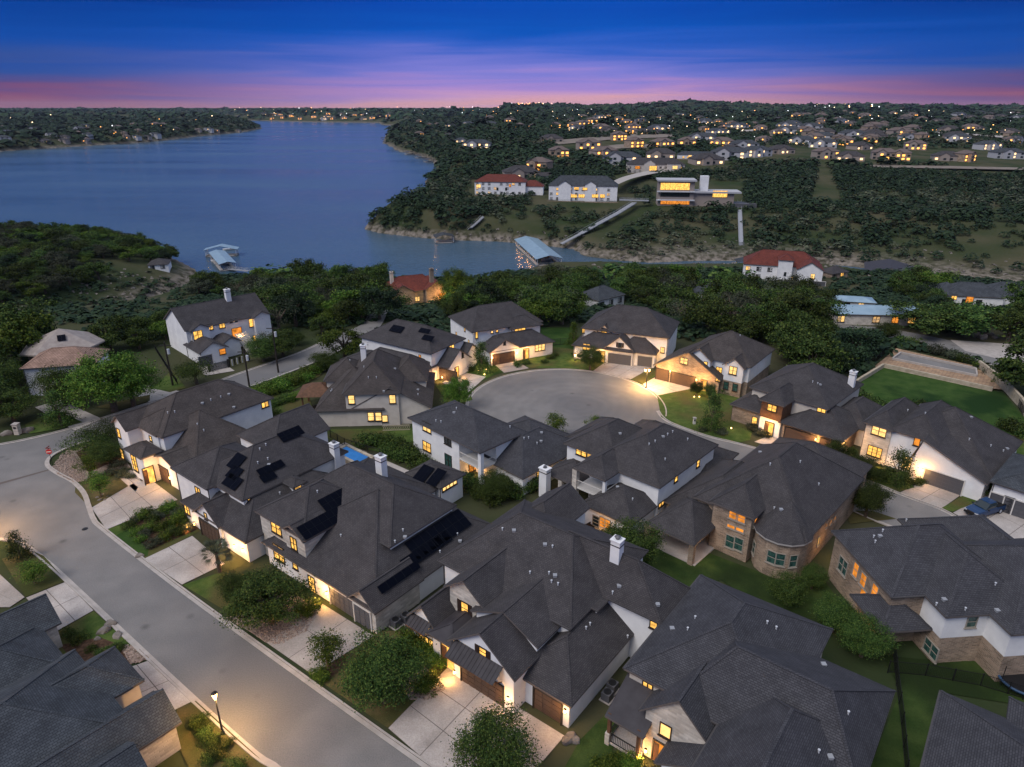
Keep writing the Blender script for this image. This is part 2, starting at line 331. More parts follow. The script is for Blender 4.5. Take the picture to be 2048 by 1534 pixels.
def terrain():
    rows = np.concatenate([np.linspace(-30, 170, 30), np.linspace(173, 520, 150), np.geomspace(524, 16000, 190)])
    th = np.linspace(-1.25, 1.25, 330)
    XX = np.outer(rows+90, th); YY = np.repeat(rows[:, None], len(th), 1)
    ZZ = terr(XX, YY); ZZ = np.where(YY < 166, -.06, ZZ)
    v = np.stack([XX, YY, ZZ], -1).reshape(-1, 3); nr, nc = XX.shape
    i = np.arange(nr-1)[:, None]*nc+np.arange(nc-1)[None]; q = np.stack([i, i+1, i+1+nc, i+nc], -1).reshape(-1, 4)
    m = mat('hill_ground', (.05,.05,.03), .95, .05); nt = m.node_tree; N = nt.nodes; L = nt.links; b = N['Principled BSDF']
    g = N.new('ShaderNodeNewGeometry'); sp = N.new('ShaderNodeSeparateXYZ'); L.new(g.outputs['Position'], sp.inputs[0])
    nz = N.new('ShaderNodeTexNoise'); nz.inputs['Scale'].default_value = .03; nz.inputs['Detail'].default_value = 12; L.new(g.outputs['Position'], nz.inputs[0])
    cr = N.new('ShaderNodeValToRGB'); L.new(nz.outputs[0], cr.inputs[0]); e = cr.color_ramp.elements
    e[0].position = .36; e[0].color = (.030,.045,.018, 1); e[1].position = .66; e[1].color = (.075,.070,.040, 1)
    n2 = N.new('ShaderNodeTexNoise'); n2.inputs['Scale'].default_value = .35; n2.inputs['Detail'].default_value = 10; L.new(g.outputs['Position'], n2.inputs[0])
    c2 = N.new('ShaderNodeValToRGB'); L.new(n2.outputs[0], c2.inputs[0]); e = c2.color_ramp.elements
    e[0].position = .38; e[0].color = (.05,.047,.03, 1); e[1].position = .62; e[1].color = (.22,.19,.16, 1)
    mr = N.new('ShaderNodeMapRange'); mr.inputs[1].default_value = -19.5; mr.inputs[2].default_value = -23.4; L.new(sp.outputs[2], mr.inputs[0])
    mx = N.new('ShaderNodeMix'); mx.data_type = 'RGBA'; L.new(mr.outputs[0], mx.inputs[0]); L.new(cr.outputs[0], mx.inputs[6]); L.new(c2.outputs[0], mx.inputs[7])
    L.new(mx.outputs[2], b.inputs['Base Color'])
    bp = N.new('ShaderNodeBump'); bp.inputs['Strength'].default_value = .7; bp.inputs['Distance'].default_value = .5; L.new(n2.outputs[0], bp.inputs['Height']); L.new(bp.outputs[0], b.inputs['Normal'])
    me = np_mesh('terrain', v, q, m); link('terrain', me, None, kind='structure')
    w = MB(); w.face([(-9000,150,WZ),(9000,150,WZ),(9000,14000,WZ),(-9000,14000,WZ)])
    wm = mat('lake_water', (.075,.125,.19), .12, .5); nt = wm.node_tree; N = nt.nodes; L = nt.links; b = N['Principled BSDF']; b.inputs['IOR'].default_value = 1.33
    g = N.new('ShaderNodeNewGeometry'); mp = N.new('ShaderNodeMapping'); mp.inputs['Scale'].default_value = (.2,.8,1); mp.inputs['Rotation'].default_value = (0,0,math.radians(12)); L.new(g.outputs['Position'], mp.inputs[0])
    nz = N.new('ShaderNodeTexNoise'); nz.inputs['Scale'].default_value = 1.0; nz.inputs['Detail'].default_value = 6; L.new(mp.outputs[0], nz.inputs[0])
    n2 = N.new('ShaderNodeTexNoise'); n2.inputs['Scale'].default_value = .012; n2.inputs['Detail'].default_value = 7; L.new(mp.outputs[0], n2.inputs[0])
    mr = N.new('ShaderNodeMapRange'); mr.inputs[1].default_value = .35; mr.inputs[2].default_value = .65; mr.inputs[3].default_value = .10; mr.inputs[4].default_value = .26; L.new(n2.outputs[0], mr.inputs[0]); L.new(mr.outputs[0], b.inputs['Roughness'])
    wc = N.new('ShaderNodeMix'); wc.data_type = 'RGBA'; L.new(n2.outputs[0], wc.inputs[0]); wc.inputs[6].default_value = (.018,.055,.095,1); wc.inputs[7].default_value = (.07,.125,.18,1); L.new(wc.outputs[2], b.inputs['Base Color'])
    bp = N.new('ShaderNodeBump'); bp.inputs['Strength'].default_value = .7; bp.inputs['Distance'].default_value = .45; L.new(nz.outputs[0], bp.inputs['Height']); L.new(bp.outputs[0], b.inputs['Normal'])
    w.build('lake_water', wm, None, kind='structure')
terrain()
# ------------------------------------------------------------------ ground sheets
def sheet(name, pts, z, m, world=False, **kw):
    w = [(p if world else P(p[0], p[1], 0)) for p in pts]; b = MB()
    for t in tessellate_polygon([[Vector((p[0],p[1],0)) for p in w]]):
        tri = [(w[i][0], w[i][1], z) for i in t]
        if (tri[1][0]-tri[0][0])*(tri[2][1]-tri[0][1])-(tri[1][1]-tri[0][1])*(tri[2][0]-tri[0][0]) < 0: tri.reverse()
        b.face(tri)
    return b.build(name, m, None, **kw)
def offset(pts, w):
    """polyline moved sideways by w (left of its direction is positive)"""
    out = []
    for i in range(len(pts)):
        a = pts[max(i-1,0)]; b = pts[min(i+1,len(pts)-1)]; d = Vector((b[0]-a[0], b[1]-a[1])).normalized()
        out.append(Vector((pts[i][0]-d.y*w, pts[i][1]+d.x*w, 0)))
    return out
def smooth(pts, n=4):
    p = [Vector((q[0],q[1],0)) for q in pts]; out = []
    for i in range(len(p)-1):
        a, b, c, d = p[max(i-1,0)], p[i], p[i+1], p[min(i+2,len(p)-1)]
        for k in range(n):
            t = k/n; out.append(.5*((2*b)+(c-a)*t+(2*a-5*b+4*c-d)*t*t+(3*b-a-3*c+d)*t**3))
    out.append(p[-1]); return out
def kerb(pts, w, name='kerb', h=.13):
    """gutter apron plus raised kerb behind it, w signed width away from the road"""
    s = 1 if w > 0 else -1; a = offset(pts, 0); g = offset(pts, s*.42); o = offset(pts, s*.62); b = MB()
    for i in range(len(a)-1):
        def q(x, y, z0, z1):
            f = [(x[i].x,x[i].y,z0),(x[i+1].x,x[i+1].y,z0),(y[i+1].x,y[i+1].y,z1),(y[i].x,y[i].y,z1)]
            b.face(f if s > 0 else f[::-1])
        q(a, g, .035, .035); q(g, g, .035, h)
        f = [(g[i].x,g[i].y,.035),(g[i+1].x,g[i+1].y,.035),(g[i+1].x,g[i+1].y,h),(g[i].x,g[i].y,h)]; b.face(f)
        q(g, o, h, h)
        f = [(o[i].x,o[i].y,h),(o[i+1].x,o[i+1].y,h),(o[i+1].x,o[i+1].y,0),(o[i].x,o[i].y,0)]; b.face(f)
    b.build(name, M['kerb'], None, kind='structure')
def Ps(l, z=0): return [P(x, y, z) for x, y in l]
street_R = [(1010,1646),(843,1534),(500,1287),(341,1170),(203,1062),(183,1042),(173,1016),(163,988),(142,966),(118,953),(102,943),(91,933),(91,921),(105,908),(140,892),(185,878),(224,868)]
street_L = [(630,1610),(563,1534),(519,1505),(432,1429),(305,1312),(132,1150),(86,1110),(58,1090),(30,1078),(-60,1072)]
up_edge = [(-160,912),(0,891),(130,862),(224,832),(305,806),(381,785),(480,748),(594,709),(655,681),(690,664)]
low_edge = [(224,868),(323,826),(496,773),(632,722),(680,698),(720,680)]
sR = smooth(Ps(street_R)); sL = smooth(Ps(street_L)); sU = smooth(Ps(up_edge)); sD = smooth(Ps(low_edge))
sheet('road', [(p.x,p.y) for p in (sR+sD+sU[::-1]+[P(-200,1060)]+sL[::-1])], 0.0, M['asphalt'], True, kind='structure')
kerb(sR, -1); kerb(sL, 1); kerb(sU, 1); kerb(sD, -1)
# cul-de-sac and its street
CC = Vector((9.6, 113.0, 0)); CR = 17.4
outer = smooth(Ps([(1312,822),(1322,836),(1345,850),(1412,874),(1473,889),(1580,918),(1679,951),(1741,967),(1800,991),(1880,1021),(1928,1048),(1995,1082),(2090,1135),(2300,1260)]))
inner = offset(outer, -8.6)
sheet('road', [(p.x,p.y) for p in outer+inner[::-1]], .004, M['asphalt'], True, kind='structure')
circ = [CC+Vector((math.cos(a), math.sin(a), 0))*CR for a in np.linspace(-.30, 2*math.pi-1.25, 72)]
M['asphalt_turn'] = M['asphalt'].copy(); M['asphalt_turn'].name = 'turning_circle_surface'
def tyre_rings(m):
    nt = m.node_tree; N = nt.nodes; L = nt.links; b = N['Principled BSDF']; src = b.inputs['Base Color'].links[0].from_socket; g = N.new('ShaderNodeNewGeometry'); mp = N.new('ShaderNodeMapping')
    mp.inputs['Location'].default_value = (-CC.x-2, -CC.y+1, 0); L.new(g.outputs['Position'], mp.inputs[0]); wv = N.new('ShaderNodeTexWave'); wv.wave_type = 'RINGS'; wv.rings_direction = 'Z'; wv.inputs['Scale'].default_value = .16; wv.inputs['Distortion'].default_value = 9; wv.inputs['Detail'].default_value = 4; wv.inputs['Detail Scale'].default_value = .6; L.new(mp.outputs[0], wv.inputs[0])
    mr = N.new('ShaderNodeMapRange'); mr.inputs[3].default_value = .965; mr.inputs[4].default_value = 1.02; L.new(wv.outputs[1], mr.inputs[0]); mx = N.new('ShaderNodeMix'); mx.data_type = 'RGBA'; mx.blend_type = 'MULTIPLY'; mx.inputs[0].default_value = 1; L.new(src, mx.inputs[6]); L.new(mr.outputs[0], mx.inputs[7]); L.new(mx.outputs[2], b.inputs['Base Color'])
tyre_rings(M['asphalt_turn'])
sheet('road', [(p.x,p.y) for p in circ], .012, M['asphalt_turn'], True, kind='structure')
kerb(circ, -1); kerb(outer, 1); kerb(inner[6:], -1)
# the back road at the right
bk_u = smooth(Ps([(1640,648),(1741,653),(1816,664),(1917,685),(2014,712),(2120,745)])); bk_l = smooth(Ps([(1640,664),(1741,673),(1832,689),(1901,708),(2014,738),(2120,780)]))
sheet('road', [(p.x,p.y) for p in bk_u+bk_l[::-1]], .02, M['asphalt'], True, kind='structure')
kerb(bk_l, -1)
sheet('road', [(1900,680),(2048,690),(2080,720),(2040,728),(1930,702)], .03, M['kerb'], kind='structure')
def slope_strip(name, px_l, px_r, m, up=.12):
    b = MB(); A = smooth([G(*q) for q in px_l], 5); B = smooth([G(*q) for q in px_r], 5)
    for i in range(min(len(A), len(B))-1):
        q = [A[i], A[i+1], B[i+1], B[i]]; q = [(p.x, p.y, max(TZ(p.x, p.y), -.05)+up) for p in q]
        if (q[1][0]-q[0][0])*(q[2][1]-q[0][1])-(q[1][1]-q[0][1])*(q[2][0]-q[0][0]) < 0: q.reverse()
        b.face(q)
    b.build(name, m, None, kind='structure')
slope_strip('road', [(650,682),(690,664),(728,646),(752,634)], [(705,692),(738,672),(762,652),(778,640)], M['asphalt'])

# ------------------------------------------------------------------ houses
WINCACHE = {}
def win_meshes(w, h, nx, ny, style, glass):
    key = (round(w,2), round(h,2), nx, ny, style, glass)
    if key in WINCACHE: return WINCACHE[key]
    fm = M['trim_dark'] if style in ('dark','shut') else M['trim_tan']; b = MB(); t = .09
    X, Y, Z = (1,0,0), (0,1,0), (0,0,1)
    for s in (-1, 1):
        b.box((s*(w/2), 0, 0), (t, .12, h+t)); b.box((0, 0, s*h/2), (w-t, .12, t))
    b.box((0, .03, -h/2-.09), (w+.25, .2, .07))
    for i in range(1, nx): b.box((-w/2+w*i/nx, .005, 0), (.10, .09, h-t))
    for i in range(nx):
        for j in range(1, ny): b.box((-w/2+w*(i+.5)/nx, .0, -h/2+h*j/ny), (w/nx-.12, .06, .045))
    if style == 'shut':
        for s in (-1, 1): b.box((s*(w/2+.28), .03, 0), (.38, .06, h+.1), 1)
    fr = b.mesh('window', [fm, M['shutter']])
    pw = w/nx-.08; p = MB(); p.face([(-pw/2,-.02,-h/2+.04),(pw/2,-.02,-h/2+.04),(pw/2,-.02,h/2-.04),(-pw/2,-.02,h/2-.04)])
    pn = p.mesh('pane', [M[glass]]); WINCACHE[key] = (fr, pn); return WINCACHE[key]
GARCACHE = {}
def garage_mesh(w, h, m):
    key = (w, h, m)
    if key in GARCACHE: return GARCACHE[key]
    b = MB(); b.box((0,-.04,0), (w, .06, h)); nc = max(2, round(w/.85))
    for r in range(4):
        for c in range(nc):
            b.box((-w/2+w*(c+.5)/nc, .01, -h/2+h*(r+.5)/4), (w/nc-.12, .05, h/4-.10))
    for s in (-1,1): b.box((s*(w/2+.07), .03, 0), (.14, .16, h+.14), 1)
    b.box((0, .03, h/2+.07), (w+.28, .16, .14), 1)
    GARCACHE[key] = b.mesh('garage_door', [M[m], M['trim_white'] if 'grey' in m else M['trim_dark']]); return GARCACHE[key]
LAMPS = []
def lamp_light(loc, power, color=(1,.50,.15), r=.12, parent=None):
    l = bpy.data.lights.new('light', 'POINT'); l.energy = power; l.color = color; l.shadow_soft_size = r
    o = bpy.data.objects.new('lamp_light', l); COL.objects.link(o); o.location = loc
    if parent is not None:
        o.parent = parent; o.location = Vector(loc)-parent.location
    return o
ventm = MB(); ventm.cone((0,0,-.3),(0,0,.24),.06,.06,8); ventm.cone((0,0,.24),(0,0,.3),.1,.1,8); VENT = ventm.mesh('roof_vent', M['metal_white'])
ventb = MB(); ventb.box((0,0,.04),(.34,.34,.2)); ventb.box((0,0,.16),(.4,.4,.04)); VENTB = ventb.mesh('roof_vent', M['vent_grey'])
pvm = MB(); pvm.box((0,0,0),(.97,1.63,.04),0); 
for s_ in (-1,1): pvm.box((s_*.49,0,.003),(.02,1.66,.045),1); pvm.box((0,s_*.82,.003),(.96,.02,.045),1)
PV = pvm.mesh('solar_panel', [M['solar'], M['solar_rim']])
HOUSES = []
class House:
    def __init__(s, name, label, ang, cat='house', wall='stucco', roof='shingle', base=0.0, pitch=.62, trim='fascia', group=None):
        s.name, s.label, s.a, s.cat, s.wm, s.rm, s.base, s.pitch, s.trim, s.group = name, label, math.radians(ang), cat, wall, roof, base, pitch, trim, group
        s.U = Vector((math.cos(s.a), math.sin(s.a), 0)); s.V = Vector((-math.sin(s.a), math.cos(s.a), 0))
        s.root = None; s.polys = []; s.n = 0; HOUSES.append(s)
    def uv(s, px, z):
        p = P(px[0], px[1], s.base+z); return p.dot(s.U), p.dot(s.V)
    def w(s, u, v, z): return s.U*u+s.V*v+Vector((0,0,s.base+z))
    def onplane(s, ax, val, px):
        d = ray(*px); du, dv = d.dot(s.U), d.dot(s.V); t = val/(du if ax == 'u' else dv)
        return t*du, t*dv, CAMZ+t*d.z-s.base
    def start(s, c):
        if s.root is None:
            s.root = thing(s.name, (c.x, c.y, s.base), s.label, s.cat, s.group)
    # --- block: eave rectangle u0..u1, v0..v1 at height z; ridge along ax; ends lo/hi hipped or gabled
    def rect(s, z, u0, u1, v0, v1, ax='u', ends='hh', pitch=None, wall=None, roof=None, ov=.4, z0=0.0, walls=True, rise=None, trim=None, rc=None, ins=None):
        pitch = pitch or s.pitch
        if u0 > u1: u0, u1 = u1, u0
        if v0 > v1: v0, v1 = v1, v0
        s.start(s.w((u0+u1)/2, (v0+v1)/2, 0)); s.n += 1
        z += .006*s.n  # neighbouring roofs never share a plane
        if ax == 'u': a0, a1, b0, b1 = u0, u1, v0, v1; W = lambda a, b, c: s.w(a, b, c)
        else: a0, a1, b0, b1 = v0, v1, u0, u1; W = lambda a, b, c: s.w(b, a, c)
        bm_ = (b0+b1)/2 if rc is None else rc; hs = max(bm_-b0, b1-bm_)
        if rise is None: rise = hs*pitch
        pitch = rise/hs
        ins = ins or (b1-b0)/2
        ins = min(ins, (a1-a0)/2-.01) if 'hh' == ends else min(ins, a1-a0-.01)
        ra, rb = a0+(ins if ends[0] == 'h' else 0), a1-(ins if ends[1] == 'h' else 0)
        zr = z+rise
        T = {}
        slopes = [[(a0,b0,z),(a1,b0,z),(rb,bm_,zr),(ra,bm_,zr)], [(a1,b1,z),(a0,b1,z),(ra,bm_,zr),(rb,bm_,zr)]]
        if ends[0] == 'h': slopes.append([(a0,b1,z),(a0,b0,z),(ra,bm_,zr)])
        if ends[1] == 'h': slopes.append([(a1,b0,z),(a1,b1,z),(rb,bm_,zr)])
        mb = MB(); th = .2
        for q in slopes:
            pts = [W(*p) for p in q]
            n = (pts[1]-pts[0]).cross(pts[2]-pts[0])
            if n.z < 0: pts.reverse()
            mb.face(pts, 0); s.polys.append(pts)
            mb.face([p-Vector((0,0,th)) for p in reversed(pts)], 1)
        edges = [((a0,b0,z),(a1,b0,z)), ((a1,b1,z),(a0,b1,z))]
        edges += [((a0,b1,z),(a0,b0,z))] if ends[0] == 'h' else [((a0,b1,z),(ra,bm_,zr)), ((ra,bm_,zr),(a0,b0,z))]
        edges += [((a1,b0,z),(a1,b1,z))] if ends[1] == 'h' else [((a1,b0,z),(rb,bm_,zr)), ((rb,bm_,zr),(a1,b1,z))]
        dn = Vector((0,0,th))
        for p, q in edges:
            p, q = W(*p), W(*q); mb.face([p, p-dn, q-dn, q], 2)
        # ridge and hip caps, a little proud of the shingles
        rid = [((ra,bm_,zr),(rb,bm_,zr))] if rb-ra > .3 else []
        if ends[0] == 'h': rid += [((a0,b0,z),(ra,bm_,zr)), ((a0,b1,z),(ra,bm_,zr))]
        if ends[1] == 'h': rid += [((a1,b0,z),(rb,bm_,zr)), ((a1,b1,z),(rb,bm_,zr))]
        for p, q in rid:
            p, q = W(*p), W(*q); d = (q-p); l = d.length; d.normalize(); sd = d.cross(Vector((0,0,1))).normalized()
            mb.box((p+q)/2+Vector((0,0,.0)), (l, .22, .05), 0, d, sd)
        mb.build('roof', [M[roof or s.rm], M['soffit'], M[trim or s.trim]], s.root)
        if walls:
            wb = MB(); wz = z-th+pitch*ov-.004*s.n
            A0, A1, B0, B1 = a0+ov, a1-ov, b0+ov, b1-ov; zp = zr-th-.01
            sl = (rise)/(hs)
            f = [[(A0,B0,z0),(A1,B0,z0),(A1,B0,wz),(A0,B0,wz)], [(A1,B1,z0),(A0,B1,z0),(A0,B1,wz),(A1,B1,wz)]]
            f.append([(A0,B1,z0),(A0,B0,z0),(A0,B0,wz)]+([(A0,bm_,zp)] if ends[0] == 'g' else [])+[(A0,B1,wz)])
            f.append([(A1,B0,z0),(A1,B1,z0),(A1,B1,wz)]+([(A1,bm_,zp)] if ends[1] == 'g' else [])+[(A1,B0,wz)])
            c = W((A0+A1)/2, (B0+B1)/2, 1)
            for q in f:
                pts = [W(*p) for p in q]; n = (pts[1]-pts[0]).cross(pts[2]-pts[0])
                if n.dot((pts[0]+pts[1])/2-c) < 0: pts.reverse()
                wb.face(pts, 0); s.polys.append(pts)
            wb.build('wall', M[wall or s.wm], s.root)
            if z0 == 0 and s.cat == 'house':
                for (pa, pb) in ((A0+.12, B0-.06), (A1-.12, B0-.06)):
                    if (s.n*7+int(pa*3)) % 3 == 0: continue
                    dp = MB(); bb_, tt = W(pa, pb, z0+.02), W(pa, pb, wz-.05); dp.box((bb_+tt)/2, (.1,.09,(tt-bb_).z), 0, s.U, s.V); dp.build('downpipe', M['downpipe'], s.root)
            if z0 == 0:
                for q in ((a0,b0-.06,a1,b0-.06),):
                    g0, g1 = W(q[0],q[1],z-.07), W(q[2],q[3],z-.07); dd = g1-g0; ll = dd.length; dd.normalize(); gb = MB(); gb.box((g0+g1)/2, (ll,.12,.12), 0, dd, Vector((-dd.y,dd.x,0))); gb.build('gutter', M['downpipe'], s.root)
        return s
    def b(s, z, pts, ax='u', ends='hh', ridge=None, **k):
        q = [s.uv(p, p[2] if len(p) > 2 else z) for p in pts]
        u0, u1 = min(a for a, _ in q), max(a for a, _ in q); v0, v1 = min(c for _, c in q), max(c for _, c in q)
        if ridge:
            if ax == 'u': k['rise'] = s.onplane('v', (v0+v1)/2, ridge)[2]-z
            else: k['rise'] = s.onplane('u', (u0+u1)/2, ridge)[2]-z
            k['rise'] = min(max(k['rise'], .3*(v1-v0 if ax == 'u' else u1-u0)/2), 1.1*(v1-v0 if ax == 'u' else u1-u0)/2)
        return s.rect(z, u0, u1, v0, v1, ax, ends, **k)
    def rb(s, z, e1, e2, r, ends='hh', pitch=None, ext=(0,0), **k):
        """one eave e1-e2 seen, r a pixel on the ridge; the other side mirrors it"""
        p1, p2 = s.uv(e1, z), s.uv(e2, z); pt = pitch or s.pitch
        ax = 'u' if abs(p1[0]-p2[0]) > abs(p1[1]-p2[1]) else 'v'
        i = 1 if ax == 'u' else 0; e = (p1[i]+p2[i])/2; best = None
        for sg in (1, -1):
            for w in np.linspace(.8, 14, 140):
                h = s.onplane('v' if ax == 'u' else 'u', e+sg*w, r)
                er = abs(h[2]-(z+pt*w))
                if best is None or er < best[0]: best = (er, sg, w)
        _, sg, w = best; o = e+2*sg*w; j = 1-i; lo, hi = min(p1[j], p2[j])-ext[0], max(p1[j], p2[j])+ext[1]
        if ax == 'u': return s.rect(z, lo, hi, e, o, ax, ends, pitch=pt, **k)
        return s.rect(z, e, o, lo, hi, ax, ends, pitch=pt, **k)
    def gf(s, z, corner, apex, depth, back='g', pitch=None, **k):
        """front-facing gable: one eave corner and the apex seen"""
        u, v = s.uv(corner, z); au, _, az = s.onplane('v', v, apex)
        return s.rect(z, u, 2*au-u, v, v+depth, 'v', 'g'+back, rise=az-z, **k)
    def gs(s, z, corner, apex, depth, side=1, back='g', **k):
        """side-facing gable (faces +u for side=1, -u for side=-1)"""
        u, v = s.uv(corner, z); _, av, az = s.onplane('u', u, apex)
        return s.rect(z, u, u-side*depth, v, 2*av-v, 'u', (back+'g' if side == 1 else 'g'+back), rise=az-z, **k)
    def ready(s):
        vs, fs = [], []
        for p in s.polys:
            k = len(vs); vs += p; fs.append(tuple(range(k, k+len(p))))
        s.bvh = BVHTree.FromPolygons(vs, fs)
    def hit(s, px, wall=None):
        if not hasattr(s, 'bvh'): s.ready()
        o = Vector((0,0,CAMZ)); d = ray(*px).normalized()
        for _ in range(6):
            loc, n, i, dist = s.bvh.ray_cast(o, d, 3000)
            if loc is None: return None, None
            if n.dot(d) > 0: n = -n
            if wall is None or (abs(n.z) < .1) == wall: return loc, n
            o = loc+d*.02
        return None, None
    def win(s, x, y, w, h, nx=1, ny=2, glass='lit', style='dark', glow=0):
        loc, n = s.hit((x, y), True)
        if loc is None: print('MISS win', s.name, x, y); return
        fr, pn = win_meshes(w, h, nx, ny, style, glass)
        rz = math.atan2(n.y, n.x)-math.pi/2
        o = link('window', fr, s.root, loc+n*.03-s.root.location, (0,0,rz))
        if glass == 'lit' and (int(x*7+y*3) % 5 == 0): pn = win_meshes(w, h, nx, ny, style, 'lit_pale')[1]
        for i in range(nx):
            q = link('pane', pn, o, (-w/2+w*(i+.5)/nx, .0, 0))
        if glow: lamp_light(loc+n*1.2, glow, parent=s.root)
        return o
    def garage(s, x, y, w=4.9, h=2.35, m='garage_brown'):
        loc, n = s.hit((x, y), True)
        if loc is None: print('MISS garage', s.name, x, y); return
        loc.z = s.base+h/2+.02
        link('garage_door', garage_mesh(w, h, m), s.root, loc+n*.05-s.root.location, (0,0,math.atan2(n.y, n.x)-math.pi/2))
    def door(s, x, y, w=1.1, h=2.4, glass='lit'):
        loc, n = s.hit((x, y), True)
        if loc is None: print('MISS door', s.name, x, y); return
        loc.z = s.base+h/2+.05; b = MB(); t = .12
        for q in (-1,1): b.box((q*(w/2), 0, 0), (t, .16, h))
        b.box((0,0,h/2), (w+t,.16,t)); b.box((w*.27,-.01,-.1),(w*.34,.06,h*.86),1)
        o = link('entry_door', b.mesh('entry_door', [M['trim_dark'], M['wood']]), s.root, loc+n*.04-s.root.location, (0,0,math.atan2(n.y, n.x)-math.pi/2))
        p = MB(); p.face([(-w/2,-.03,-h/2),(w/2,-.03,-h/2),(w/2,-.03,h/2),(-w/2,-.03,h/2)])
        link('pane', p.mesh('pane', M[glass]), o)
        return o
    def sconce(s, x, y, power=90, bulb=True):
        loc, n = s.hit((x, y), True)
        if loc is None: print('MISS sconce', s.name, x, y); return
        b = MB(); b.box((0,.08,0), (.16,.14,.36)); b.box((0,.05,.22), (.22,.2,.05), 1); b.box((0,.05,-.22), (.2,.18,.05), 1)
        link('wall_light', b.mesh('wall_light', [M['lamp'], M['trim_dark']]), s.root, loc+n*.02-s.root.location, (0,0,math.atan2(n.y, n.x)-math.pi/2))
        lamp_light(loc+n*1.0+Vector((0,0,.15)), power*2.3, parent=s.root)
    def glow(s, x, y, power=80, out=.9, dz=0, color=(1,.50,.15)):
        loc, n = s.hit((x, y), True)
        if loc is not None: lamp_light(loc+n*(out+.4)+Vector((0,0,dz)), power*1.9, color, .25, s.root)
    def vents(s, pts, box=False):
        for i, (x, y) in enumerate(pts):
            loc, n = s.hit((x, y), False)
            if loc is None or n.z < .2: continue
            link('roof_vent', VENTB if (box or i % 3 == 2) else VENT, s.root, loc-s.root.location)
    def chimney(s, x, y, h=2.2, w=1.0, d=.8, wall='stucco', loc=None):
        if loc is None: loc, n = s.hit((x, y), None)
        if loc is None: loc = P(x, y, 3)
        r = s.a; b = MB(); zt = loc.z+h
        c = Vector((loc.x, loc.y, 0))
        b.box((c.x, c.y, (loc.z-2.5+zt)/2), (w, d, h+2.5), 0, s.U, s.V)
        b.box((c.x, c.y, zt-.5), (w+.1, d+.1, .08), 1, s.U, s.V); b.box((c.x, c.y, zt+.05), (w+.16, d+.16, .1), 0, s.U, s.V)
        o = b.build('chimney', [M[wall], M['trim_dark']], s.root)
        k = MB(); k.cone((c.x,c.y,zt+.1), (c.x,c.y,zt+.35), .2, .2, 8); k.cone((c.x,c.y,zt+.35), (c.x,c.y,zt+.5), .34, .1, 8)
        k.build('cap', M['lead'], o, off=s.root.location)
    def solar(s, quad, nu, nv):
        """array of panels on the roof slope under the photo corners"""
        cx = sum(q[0] for q in quad)/4; cy = sum(q[1] for q in quad)/4
        loc, n = s.hit((cx, cy), False)
        if loc is None: print('MISS solar', s.name, quad); return
        if n.z < 0: n = -n
        ud = Vector((0,0,1)).cross(n).normalized(); vd = n.cross(ud); o = Vector((0,0,CAMZ)); A = []
        for q in quad:
            d = ray(*q); t = (loc-o).dot(n)/d.dot(n); p = o+d*t-loc; A.append((p.dot(ud), p.dot(vd)))
        u0, u1 = sorted(a[0] for a in A)[1], sorted(a[0] for a in A)[2]; v0, v1 = sorted(a[1] for a in A)[1], sorted(a[1] for a in A)[2]
        u0 = (min(a[0] for a in A)+u0)/2; u1 = (max(a[0] for a in A)+u1)/2; v0 = (min(a[1] for a in A)+v0)/2; v1 = (max(a[1] for a in A)+v1)/2
        R = Matrix((ud, vd, n)).transposed().to_4x4()
        for i in range(nu):
            for j in range(nv):
                p = loc+ud*(u0+(u1-u0)*(i+.5)/nu)+vd*(v0+(v1-v0)*(j+.5)/nv)+n*.2
                q = link('solar_panel', PV, s.root); mw = Matrix.Translation(p-s.root.location)@R
                mw = mw@Matrix.Diagonal(((u1-u0)/nu/1.0*.985, (v1-v0)/nv/1.66*.985, 1, 1)); q.matrix_local = mw
    def awning(s, x, y, w, dep=1.3, drop=.75, brackets=True):
        loc, n = s.hit((x, y), True)
        if loc is None: print('MISS awning', x, y); return
        b = MB(); L = math.hypot(dep, drop); dr = Vector((0, dep, -drop)).normalized(); nn = Vector((1,0,0)).cross(dr)
        b.box(Vector((0,dep/2,-drop/2)), (w, L, .05), 0, (1,0,0), dr)
        k = int(w/.42)
        for i in range(k+1): b.box(Vector((-w/2+w*i/k, dep/2, -drop/2))+nn*.04, (.03, L, .06), 0, (1,0,0), dr)
        b.box((0,dep,-drop-.05), (w,.06,.14), 1)
        for q in (-1,1): b.cone((q*(w/2-.2),.02,-drop-.9),(q*(w/2-.2),dep*.85,-drop-.02),.05,.05,6,1)
        link('awning', b.mesh('awning', [M['metal_dark'], M['wood']]), s.root, loc+n*.02-s.root.location, (0,0,math.atan2(n.y, n.x)-math.pi/2))
    def post(s, x, y, h=2.8, w=.4, m='limestone', z=0):
        p = P(x, y, s.base+z); b = MB(); b.box((p.x,p.y,s.base+z+h/2), (w,w,h), 0, s.U, s.V); b.build('column', M[m], s.root)

